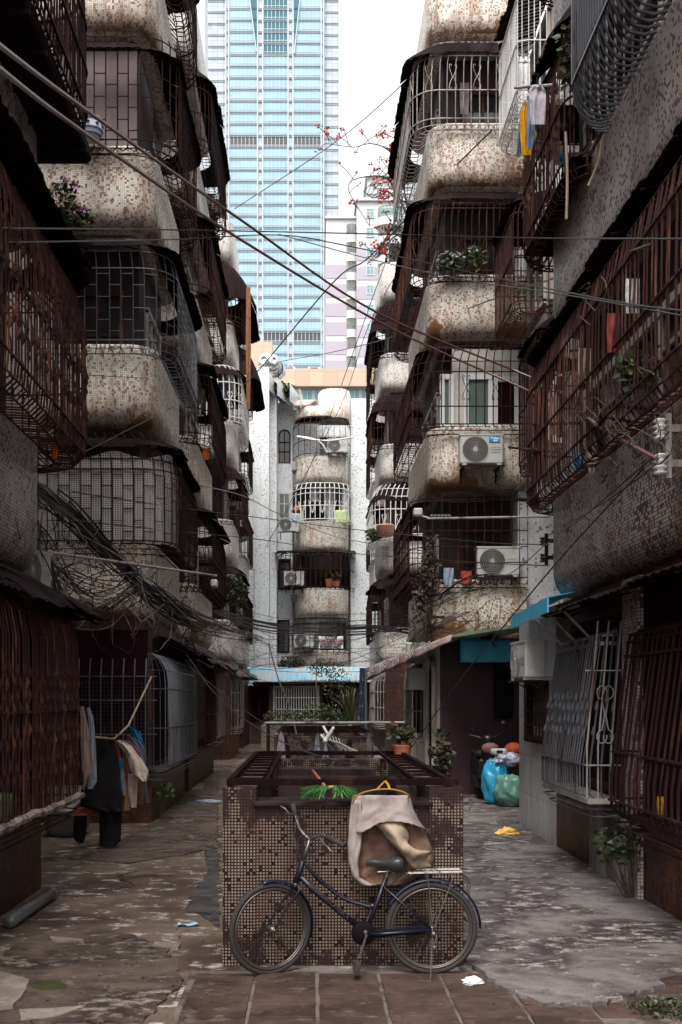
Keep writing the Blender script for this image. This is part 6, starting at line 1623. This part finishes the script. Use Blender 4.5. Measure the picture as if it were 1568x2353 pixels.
for args in (('potted_flower','pink flowering plant on the left balcony sill', (at(160,500,14.9).x,14.8,8.45),[(0,0,.1,.35,.2,.22)],260,.06,('leaf','leaf_lite'),41,None,('flower_p',26,.075)),
             ('potted_flower','small pink flowers higher on the left mosaic wall', (at(150,455,14.9).x,14.9,8.9),[(0,0,.1,.22,.1,.16)],70,.05,('leaf','leaf'),42,None,('flower_p',12,.06)),
             ('potted_plant','leafy plant clinging to the right upper cage', (at(1318,90,9.6).x,9.6,7.6),[(0,0,.15,.14,.14,.22),(.02,0,-.12,.1,.1,.12)],200,.05,('leaf','leaf_yel'),43,None,None),
             ('potted_plant','bright green plant inside the third right balcony', (at(1098,590,19.4).x,19.5,9.75),[(0,0,.25,.16,.12,.25)],46,.07,('leaf_lite','leaf'),44,None,None),
             ('potted_plant','grey green spiky plant in the third right balcony', (at(1040,620,19.4).x,19.5,9.7),[(0,0,.2,.3,.15,.2)],150,.06,('leaf','cloth_grey'),45,None,None),
             ('potted_plant','large leaved plant in the right middle cage', (at(1470,850,7.8).x,7.8,at(0,880,7.8).z),[(0,0,.1,.16,.12,.16)],90,.055,('leaf','leaf_lite'),46,None,None),
             ('climbing_plant','dry vines hanging on the lowest right cage', (at(985,1330,19.7).x,19.6,3.9),[(0,0,.3,.18,.2,.6),(-.1,.1,-.3,.2,.2,.5)],520,.055,('stem','stem'),47,None,None),
             ('potted_plant','trailing plant on the far left balconies', (at(515,1330,24.2).x,24.6,4.0),[(.2,0,.3,.3,.4,.4)],420,.06,('leaf','leaf_yel'),48,None,None),
             ('climbing_plant','greenery hanging by the middle left balcony', (at(480,500,25).x,25,at(0,520,25).z),[(0,0,0,.25,.3,.5)],360,.07,('leaf_yel','leaf'),49,None,None),
             ('potted_plant','weeds on the balcony of the rear block roof', (at(652,893,44).x,44.3,at(0,900,44).z),[(0,0,.15,.4,.3,.25)],160,.16,('leaf_yel','leaf'),50,None,None),
             ('potted_plant','weedy plant over the blue roof', (at(670,1520,42).x,42.8,at(0,1535,42).z),[(0,0,.15,.6,.3,.35)],420,.08,('leaf','stem'),51,None,None),
             ('potted_plant','leafy plant on the farther right white cage', (at(862,1220,32.5).x,32.6,at(0,1235,32.5).z),[(0,0,.1,.25,.2,.2)],200,.07,('leaf','leaf_lite'),52,None,None)):
    nm, lb, lc_, bl, n_, sz, ms, sd_, pt_, fl_ = args
    if 'cloth_grey' in ms and 'cloth_grey' not in M: M['cloth_grey'] = plain('grey_green_leaf', (.16,.18,.15), .7)
    bush(nm, lb, 'plant', lc_, bl, n_, sz, ms, sd_, pt_, fl_)
bush('potted_flower', 'larger pot of orange flowers on the third rear balcony', 'potted plant', (at(757,1350,44.3).x,44.3,at(0,1350,44.3).z), [(0,0,.62,.26,.2,.2)], 120, .12, ('leaf','leaf'), 53, pot=(.2,.36), flowers=('flower_o',34,.09))
bush('potted_flower', 'smaller pot of orange flowers beside the larger one', 'potted plant', (at(773,1350,44.3).x,44.3,at(0,1350,44.3).z), [(0,0,.45,.2,.16,.14)], 80, .1, ('leaf','leaf'), 54, pot=(.16,.26), flowers=('flower_o',14,.07))
b = MB(); c0 = at(783,1190,44.4); b.bevbox(c0.x-.28,c0.x+.28,44.2,44.6,c0.z-.28,c0.z+.3,.06); tag(b.build('plastic_box', plain('lime_plastic', (.55,.7,.25), .5)), 'lime green box in the white rear cage', 'box')
b = MB(); c0 = at(686,1192,44.6); b.bevbox(c0.x-.28,c0.x+.25,44.5,44.9,c0.z-.25,c0.z+.22,.05); tag(b.build('plastic_box', M['acbody']), 'white box at the left end of the white rear cage', 'box')
b = MB(); c0 = at(686,1176,44.7); b.lathe([(0,0),(.2,0),(.22,.1),(.16,.22),(.17,.26),(0,.26)], 14, Matrix.Translation(c0)); tag(b.build('jar', M['terracotta'], smooth=True), 'brown jar on the white box in the rear cage', 'jar')
b = MB(); c0 = at(886,1232,32.3); b.lathe([(0,0),(.24,0),(.28,.3),(.3,.32),(.27,.34),(0,.33)], 16, Matrix.Translation(c0)); tag(b.build('flower_pot', plain('pale_pink_pot', (.55,.28,.22), .7), smooth=True), 'pale pink pot on the farther right white cage', 'pot')
# bougainvillea over the roof of the right row
bg_ = thing('bougainvillea', 'bare flowering branch with red blossoms arching from the right row', 'plant', tuple(at(940,480,24.5)))
rr = random.Random(77)
main = [[(938,478),(925,420),(912,370),(885,340),(850,330),(815,338),(785,335),(750,330)], [(940,500),(930,440),(930,380),(925,330),(895,312),(870,300)], [(945,520),(900,420),(850,405),(800,430),(850,520)], [(942,560),(910,520),(880,560),(870,585),(845,605)], [(942,470),(905,450),(890,440),(860,455),(835,440)], [(945,540),(905,545),(870,590),(850,580)], [(935,420),(915,405),(880,412),(850,430)]]
b = MB(); tips = []
for mm in main:
    pts = smoothpts([at(u_, v_, 24.5+.3*math.sin(i*1.3)) for i, (u_, v_) in enumerate(mm)], 5)
    b.tube(pts, .022, 4, r2=.007)
    for p in pts[4:]:
        if rr.random() < .75:
            e = p+Vector((rr.uniform(-.35,.35), rr.uniform(-.2,.2), rr.uniform(-.15,.4))); b.tube([p, p.lerp(e,.5)+Vector((0,0,.04)), e], .009, 3, caps=False); tips.append(e)
b.build('branch', M['stem'], bg_)
b = MB()
for e in tips:
    leaves(b, e, .08, .08, .05, rr.randint(6, 16), .055, rr, long=1.1)
b.build('blossoms', M['flower_r'], bg_)
b = MB()
for (u_, v_) in ((905,545),(920,570),(890,580),(915,520)): leaves(b, at(u_,v_,24.5), .3,.2,.22, 60, .05, rr)
b.build('foliage', M['leaf'], bg_)

# ------------------------------------------------------------------ overhead cables
M['cable_brown'] = plain('thick_cable_red_brown', (.10,.035,.03), .45, 0, .2, 6)
M['cable_black'] = plain('black_cable', (.016,.012,.013), .5, 0, .3, 6)
M['cable_pale'] = plain('pale_cable', (.16,.13,.12), .5, 0, .3, 6)
def keep(p, lx=2.0, rx=2.25):
    u, v, d = p
    if d < 12.3 and (u-U0)/F*d > rx: d = rx*F/(u-U0)
    if d < 9.9 and (u-U0)/F*d < -lx: d = lx*F/(U0-u)
    return (u, v, d)
def cable(label, pts, r, mat='cable_black', group=None, n=8):
    pts = [keep(p) for p in pts]
    b = MB(); b.tube(smoothpts([at(*p) for p in pts], n), r, 5); return tag(b.build('overhead_cable', M[mat]), label, 'cable', group)
cable('upper of the two thick brown cables crossing from the upper left', [(-60,60,5.0),(200,255,7.5),(560,510,12),(870,720,15),(1250,880,16),(1370,975,12)], .016, 'cable_brown')
cable('lower of the two thick brown cables crossing from the upper left', [(-60,112,5.0),(200,310,7.5),(560,555,12),(900,755,15),(1230,905,15),(1510,1055,12.0)], .016, 'cable_brown')
cable('upper level cable crossing the whole lane at the top storeys', [(-40,524,8),(400,528,11),(800,536,13),(1200,546,10),(1620,549,7)], .0075)
cable('slack cable just below the upper level cable', [(-40,558,9),(400,550,12),(640,540,13),(800,565,13),(1100,630,12),(1400,690,10),(1620,720,8)], .0075)
cable('thin cable sagging under the slack one', [(640,538,13),(850,595,13),(1050,640,12),(1300,678,10),(1620,735,8)], .006)
cable('cable rising from the far left row to the upper right', [(560,885,29),(600,845,27),(770,645,24),(850,590,24),(1010,420,21),(1130,300,17)], .016)
cable('thin line from the left row up to the top right corner', [(540,480,26),(780,320,24),(950,170,22),(1080,40,20),(1120,-20,20)], .010)
cable('low cable from the water tanks to the right row', [(560,855,40),(640,832,38),(760,810,32),(900,775,25),(1100,700,19),(1300,630,13),(1500,560,10)], .011)
cable('steep wire on the right dropping from the roof', [(960,400,24),(880,620,30),(700,1100,42),(560,1330,44)], .012)
cable('long wire from the upper right to the rear block', [(1130,300,20),(860,720,35),(780,940,42),(610,1260,43)], .012)
cable('pale wire crossing low in front of the rear block', [(440,1110,18),(560,1140,24),(640,1180,28),(780,1235,30),(1000,1270,26)], .012, 'cable_pale')
cable('upper of two telephone wires strung under the rear white cage', [(165,1130,12),(400,1165,16),(600,1190,20),(800,1215,20),(1100,1245,18),(1262,1252,13)], .008)
cable('lower of two telephone wires strung under the rear white cage', [(160,1195,12),(400,1220,16),(600,1240,20),(800,1270,20),(1100,1292,18),(1262,1300,13)], .008)
cable('diagonal wire from the right wall down to the tiled box', [(1480,1075,8),(1300,1270,9),(1190,1400,10),(1060,1560,12),(930,1740,13)], .007)
cable('wire from the right insulator to the left of the big parapet', [(1500,1050,9.5),(1350,1180,12),(1262,1245,13),(1150,1330,18),(960,1400,22)], .007)
cable('wire along the middle right balcony up to the insulator', [(1500,1075,9.5),(1380,1160,11),(1262,1230,13)], .006)
cable('wire in front of the second left mosaic balcony', [(-20,866,8),(200,862,12),(330,868,15),(440,865,19)], .005)
cable('curved wire on the corroded left wall', [(100,1062,10),(200,1035,12),(300,985,14),(400,935,17)], .006)
cable('cable from the left laundry cage to the clothes rail', [(430,1505,15),(500,1600,13),(620,1690,10),(760,1745,9.6),(850,1762,9.4)], .006)
cable('long thin cable sloping from the left row down past the rail', [(330,1440,16),(470,1560,15),(640,1680,13),(900,1760,11),(1040,1790,9.5)], .006)
cable('thin vertical drop cable before the rear block', [(733,1470,38),(728,1530,38),(727,1600,38),(727,1655,38)], .02, 'cable_pale')
cable('dark vertical cable hanging from the wire bundle', [(618,1480,30),(640,1560,26),(665,1620,20),(682,1690,15)], .018)
# crossing bundle above the blue roof
rr = random.Random(21)
for k in range(11):
    o = rr.uniform(-14, 14)
    b = MB(); b.tube(smoothpts([at(470, 1390+o*.5, 24), at(560, 1428+o, 27), at(650, 1447+o+rr.uniform(-3,3), 30), at(740, 1452+o*.8, 31), at(830, 1448+o+rr.uniform(-3,3), 30), at(900, 1445+o*.5, 26), at(985, 1450+o*1.6, 22)], 8), rr.uniform(.010,.024), 4)
    tag(b.build('overhead_cable', M['cable_black']), 'black cable in the bundle strung across before the lowest rear balcony', 'cable', 'bundle of cables crossing the lane')
for k in range(16):
    v0_, v1_ = rr.uniform(1380,1560), rr.uniform(1400,1560)
    b = MB(); b.tube(smoothpts([at(540, v0_, 27), at(640+rr.uniform(-30,30), (v0_*.6+v1_*.4)+rr.uniform(5,22), 31), at(780, (v0_+v1_)/2+rr.uniform(0,20), 31), at(930, v1_, 26)], 8), rr.uniform(.005,.009), 3)
    tag(b.build('overhead_cable', M['cable_black' if rr.random()<.7 else 'cable_pale']), 'thin wire fanned out around the cable bundle before the rear block', 'cable', 'thin wires around the bundle')
# tangle along the left wall
def tangle(name, spine, n, spread, rmin, rmax, seed, mats, loops=0):
    rr = random.Random(seed); sp_ = smoothpts([at(*keep(p, 2.3)) for p in spine], 5)
    for i, m in enumerate(mats):
        b = MB()
        for k in range(n//len(mats)):
            a0 = rr.uniform(0,.35)*len(sp_); a1 = rr.uniform(.6,1)*len(sp_); ph = rr.uniform(0,6.28); am = rr.uniform(.2,1)*spread
            pts = []
            for j in range(int(a0), int(a1)):
                f = j/len(sp_); pts.append(sp_[j]+Vector((math.sin(ph+f*9)*am*.6, math.cos(ph*2+f*7)*am*.5, math.cos(ph+f*8+k)*am-abs(math.sin(f*6.28+ph))*am*.6)))
            if len(pts) > 2: b.tube(smoothpts(pts[::2], 4), rr.uniform(rmin,rmax), 4, caps=False)
        for k in range(loops):
            c = rr.choice(sp_[2:]); q = []; w_ = rr.uniform(.1,.5); h_ = rr.uniform(.2,.8); a = rr.uniform(0,6.28); dx = rr.uniform(-.5,.5)
            for j in range(12):
                f = j/11; q.append(c+Vector((w_*math.cos(a+f*5)*f+dx*f, rr.uniform(-.05,.05)-.08, -h_*math.sin(f*math.pi*.9)+.05*rr.uniform(-1,1))))
            b.tube(smoothpts(q, 3), rmin*rr.uniform(.7,1.4), 4, caps=False)
        tag(b.build(name, M[m]), kind='stuff')
tangle('cable_tangle', [(-30,1075,9),(60,1110,10.5),(130,1150,12.5),(220,1230,14),(300,1310,14.5),(370,1370,14.6),(450,1420,16),(540,1450,22),(640,1480,28)], 54, .14, .006, .013, 61, ['cable_black','cable_black','cable_black','cable_pale'], 5)
tangle('cable_tangle', [(-30,1100,9),(60,1200,10.5),(110,1290,11.5),(200,1350,13.5),(300,1330,14.4),(360,1270,14.6)], 30, .35, .005, .009, 62, ['cable_black','cable_black','cable_pale'], 7)
tangle('cable_tangle', [(160,1440,13),(240,1400,14.2),(330,1340,14.6),(400,1400,15),(480,1440,18),(540,1420,22)], 22, .2, .005, .010, 63, ['cable_black','cable_black','cable_pale'], 5)
tangle('cable_tangle', [(870,1450,26),(940,1430,24),(1000,1380,20),(1080,1330,19.3),(1200,1300,18)], 18, .2, .006, .010, 64, ['cable_black'], 8)
tangle('cable_tangle', [(930,1480,22),(990,1440,19.2),(1060,1420,19),(1150,1380,18)], 12, .15, .006, .010, 65, ['cable_black'], 6)
# poles, brackets, cameras
lp = thing('wall_pole', 'pale metal pole reaching out from the left wall with a camera at its end', 'pole', tuple(at(100,1268,11)))
b = MB(); b.tube([at(60,1262,10.5), at(497,1323,16)], .018, 8); b.build('pole', M['bar_grey'], lp)
b = MB(); c0 = at(493,1340,16); b.bevbox(c0.x-.05,c0.x+.05,15.9,16.1,c0.z-.07,c0.z+.05,.02); b.lathe([(0,0),(.035,0),(.035,.05),(0,.05)], 10, Matrix.Translation(c0+Vector((0,-.16,-.02))) @ Matrix.Rotation(rad(-90),4,'X')); b.build('camera', M['acbody'], lp)
lp2 = thing('wall_pole', 'grey metal pole crossing in front of the lowest right cage', 'pole', tuple(at(1262,1188,13.5)))
b = MB(); b.tube([at(985,1192,15), at(1262,1187,13.5)], .017, 8); b.build('pole', M['bar_grey'], lp2)
b = MB(); c0 = at(960,1178,15); b.bevbox(c0.x-.06,c0.x+.07,14.95,15.1,c0.z-.05,c0.z+.06,.02); b.tube([c0+Vector((0,0,-.03)), at(990,1192,15)], .015, 6); b.build('camera', M['acbody'], lp2)
b = MB()
for k in range(6): c0 = at(992+8*k,1189,15-.03*k); b.lathe([(.0,-.02),(.045,-.02),(.045,.02),(0,.02)], 10, Matrix.Translation(c0) @ Matrix.Rotation(rad(90),4,'Y'))
b.build('insulator', M['cable_black'], lp2)
def insul(name, label, c, ax, n, r, L, mat='cable_black', arm=.3):
    t = thing(name, label, 'insulator bracket', tuple(c)); c = Vector(c)
    b = MB(); b.box(c.x-.02,c.x+.02,c.y-.02,c.y+.02,c.z-L/2,c.z+L/2); b.build('plate', M['bar_grey'] if mat!='cable_black' else M['rust_dark'], t)
    b = MB()
    for s in (-1,1):
        z_ = c.z+s*L*.27; b.box(c.x, c.x+arm, c.y-.015, c.y+.015, z_-.025, z_+.025)
    b.build('arm', M['bar_grey'] if mat!='cable_black' else M['rust_dark'], t)
    for s in (-1,1):
        b = MB(); T = Matrix.Translation((c.x-.05, c.y, c.z+s*L*.27)) @ Matrix.Rotation(rad(0),4,'Y'); prof = []
        for k in range(n): prof += [(r*.55, k*.04-.06*n/3), (r, k*.04+.012-.06*n/3), (r*.55, k*.04+.026-.06*n/3)]
        b.lathe(prof, 14, T); b.build('insulator', M[mat], t, smooth=True)
    return t
insul('insulator_bracket', 'galvanised bracket with pale ribbed insulators at the right edge', at(1535,1025,7.25), 1, 4, .055, .45, 'bar_white', .3)
insul('insulator_bracket', 'small black insulator bracket at the end of the big right parapet', at(1256,1262,13.4), 1, 3, .04, .4)
insul('insulator_bracket', 'small black bracket low on the far right balcony', at(985,1430,19.2), 1, 3, .04, .35)
mb_ = thing('meter_box', 'grey electricity meter box on the right row by the lettered awning', 'meter box', tuple(at(950,1500,21)))
b = MB(); a0, a1 = at(932,1478,21), at(975,1525,21); b.bevbox(a0.x,a1.x,20.7,21,a1.z,a0.z,.02); b.build('box', M['acbody'], mb_)
b = MB(); a0, a1 = at(935,1535,20.9), at(985,1585,20.9); b.bevbox(a0.x,a1.x,20.6,20.9,a1.z,a0.z,.02); b.build('lower_box', M['acbody'], mb_)
# rods sticking out of the right middle cage
for (p0, p1, lb) in (((1225,975,11),(1335,972,10),'dark angle iron rod jutting out of the right middle cage'),((1170,1028,12),(1260,1036,10.5),'rusty rod jutting towards the air conditioner from the right cage'),((1312,806,10.5),(1388,800,9.5),'short pale rod sticking out of the right middle cage')):
    b = MB(); b.tube([at(*p0), at(*p1)], .014, 5); tag(b.build('metal_rod', M['rust_dark']), lb, 'rod')
# tarpaulin edge of the right middle cage
b = MB(); pts = smoothpts([at(1300,690,11.9), at(1268,770,11.9), at(1250,850,12), at(1238,960,12), at(1222,1080,12), at(1216,1165,12)], 4)
b.grid([[p+Vector((.0,0,0)) for p in pts], [p+Vector((.05+.02*math.sin(i),-.05,.01)) for i, p in enumerate(pts)], [p+Vector((.12+.04*math.sin(i*1.7),.1,0)) for i, p in enumerate(pts)]], .006)
tag(b.build('tarpaulin', M['sheet']), 'torn dark tarpaulin drooping at the end of the right middle cage', 'tarpaulin')
# branches and vines poking through the right middle cage
bt2 = thing('climbing_plant', 'bare twisting vine stems woven through the right middle cage', 'plant', tuple(at(1480,800,8)))
b = MB(); rr = random.Random(91)
for k in range(14):
    u_, v_ = rr.uniform(1300,1560), rr.uniform(700,1080); d = 2400*2.36/(u_-U0); pts = [at(u_,v_,d)]
    for j in range(5): u_ += rr.uniform(-40,30); v_ += rr.uniform(-50,30); d = 2400*2.34/(max(1180,u_)-U0); pts.append(at(u_,v_,d))
    b.tube(smoothpts(pts,5), .006, 4, r2=.003)
b.build('stem', M['stem'], bt2)
for (u0_,v0_,u1_,v1_) in ((1300,303,1302,504),(1384,318,1352,428)):
    b = MB(); d_ = 9.8 if u0_ < 1350 else 9.3
    b.tube(smoothpts([at(u0_,v0_,d_), at(u0_*.6+u1_*.4+3,(v0_+v1_)/2,d_), at(u1_,v1_,d_)]), .013, 6)
    tag(b.build('hanging_hose', M['canvas_pale']), 'pale hose hanging straight down from the right cage' if u0_ < 1350 else 'shorter curved pale hose hanging from the right cage', 'hose')

hang('cloth', 'orange cloth hanging deep inside the left near cage', 'cloth', 118,132,1010,1055,8.6,(.45,.09,.02),'cloth_orange_deep')
hang('shirt', 'cream shirt hanging inside the right middle cage near the torn tarpaulin', 'shirt', 1330,1362,800,880,9.2,(.36,.3,.26),'cloth_cream_dim')
hang('shirt', 'dark red shirt drying in the right middle cage', 'shirt', 1395,1425,720,810,8.2,(.2,.04,.04),'cloth_red_dim')
hang('shirt', 'white shirt hanging high in the right middle cage', 'shirt', 1438,1470,640,720,7.8,(.45,.43,.43),'cloth_white_dim')
hang('towel', 'striped towel hanging behind the top right barred end', 'towel', 1058,1078,190,262,19.95,(.2,.16,.17),'cloth_stripe_dim')
hang('shirt', 'blue shirt hanging inside the far left white cage', 'shirt', 508,518,895,945,29.9,(.06,.12,.22),'cloth_blue_far')
hang('basket', 'red laundry basket in the lowest right cage', 'basket', 1060,1084,1312,1342,19.6,(.3,.05,.04),'plastic_red',thick=.2,rip=0)
# ------------------------------------------------------------------ camera, sky, sun
cam = bpy.data.cameras.new('camera'); co = bpy.data.objects.new('camera', cam); COL.objects.link(co)
co.location = (0, 0, EYE); co.rotation_euler = (rad(90), 0, 0)
cam.sensor_fit = 'VERTICAL'; cam.sensor_height = 36; cam.lens = F/2353*36
cam.shift_y = (V0-1176.5)/2353; cam.shift_x = (784-U0)/2353
cam.clip_start = .05; cam.clip_end = 3000
SC.camera = co
w = bpy.data.worlds.new('World'); SC.world = w; w.use_nodes = True
nt = w.node_tree; bg = nt.nodes['Background']
sky = nt.nodes.new('ShaderNodeTexSky'); sky.sky_type = 'NISHITA'; sky.sun_disc = False
EL, AZ = 60, 195
sky.sun_elevation = rad(EL); sky.sun_rotation = rad(AZ); sky.air_density = 1.6; sky.dust_density = 4.5; sky.ozone_density = 1.0
hs = nt.nodes.new('ShaderNodeHueSaturation'); hs.inputs['Saturation'].default_value = .12
nt.links.new(sky.outputs[0], hs.inputs['Color']); nt.links.new(hs.outputs[0], bg.inputs[0]); bg.inputs[1].default_value = .15
sl = bpy.data.lights.new('sun', 'SUN'); sl.energy = 1.0; sl.angle = rad(35); sl.color = (1, .96, .9)
so = bpy.data.objects.new('sun', sl); COL.objects.link(so)
a = rad(AZ); e = rad(EL)
sd = Vector((math.sin(a)*math.cos(e), math.cos(a)*math.cos(e), math.sin(e)))
so.rotation_euler = sd.to_track_quat('Z', 'Y').to_euler(); so.location = (0, 10, 30)
vs = SC.view_settings; vs.view_transform = 'Standard'; vs.look = 'None'; vs.gamma = 1; vs.use_curve_mapping = False
vs.exposure = EXPO
SC.cycles.max_bounces = 5; SC.cycles.diffuse_bounces = 4; SC.cycles.glossy_bounces = 3; SC.cycles.transparent_max_bounces = 12
SC.cycles.use_denoising = True
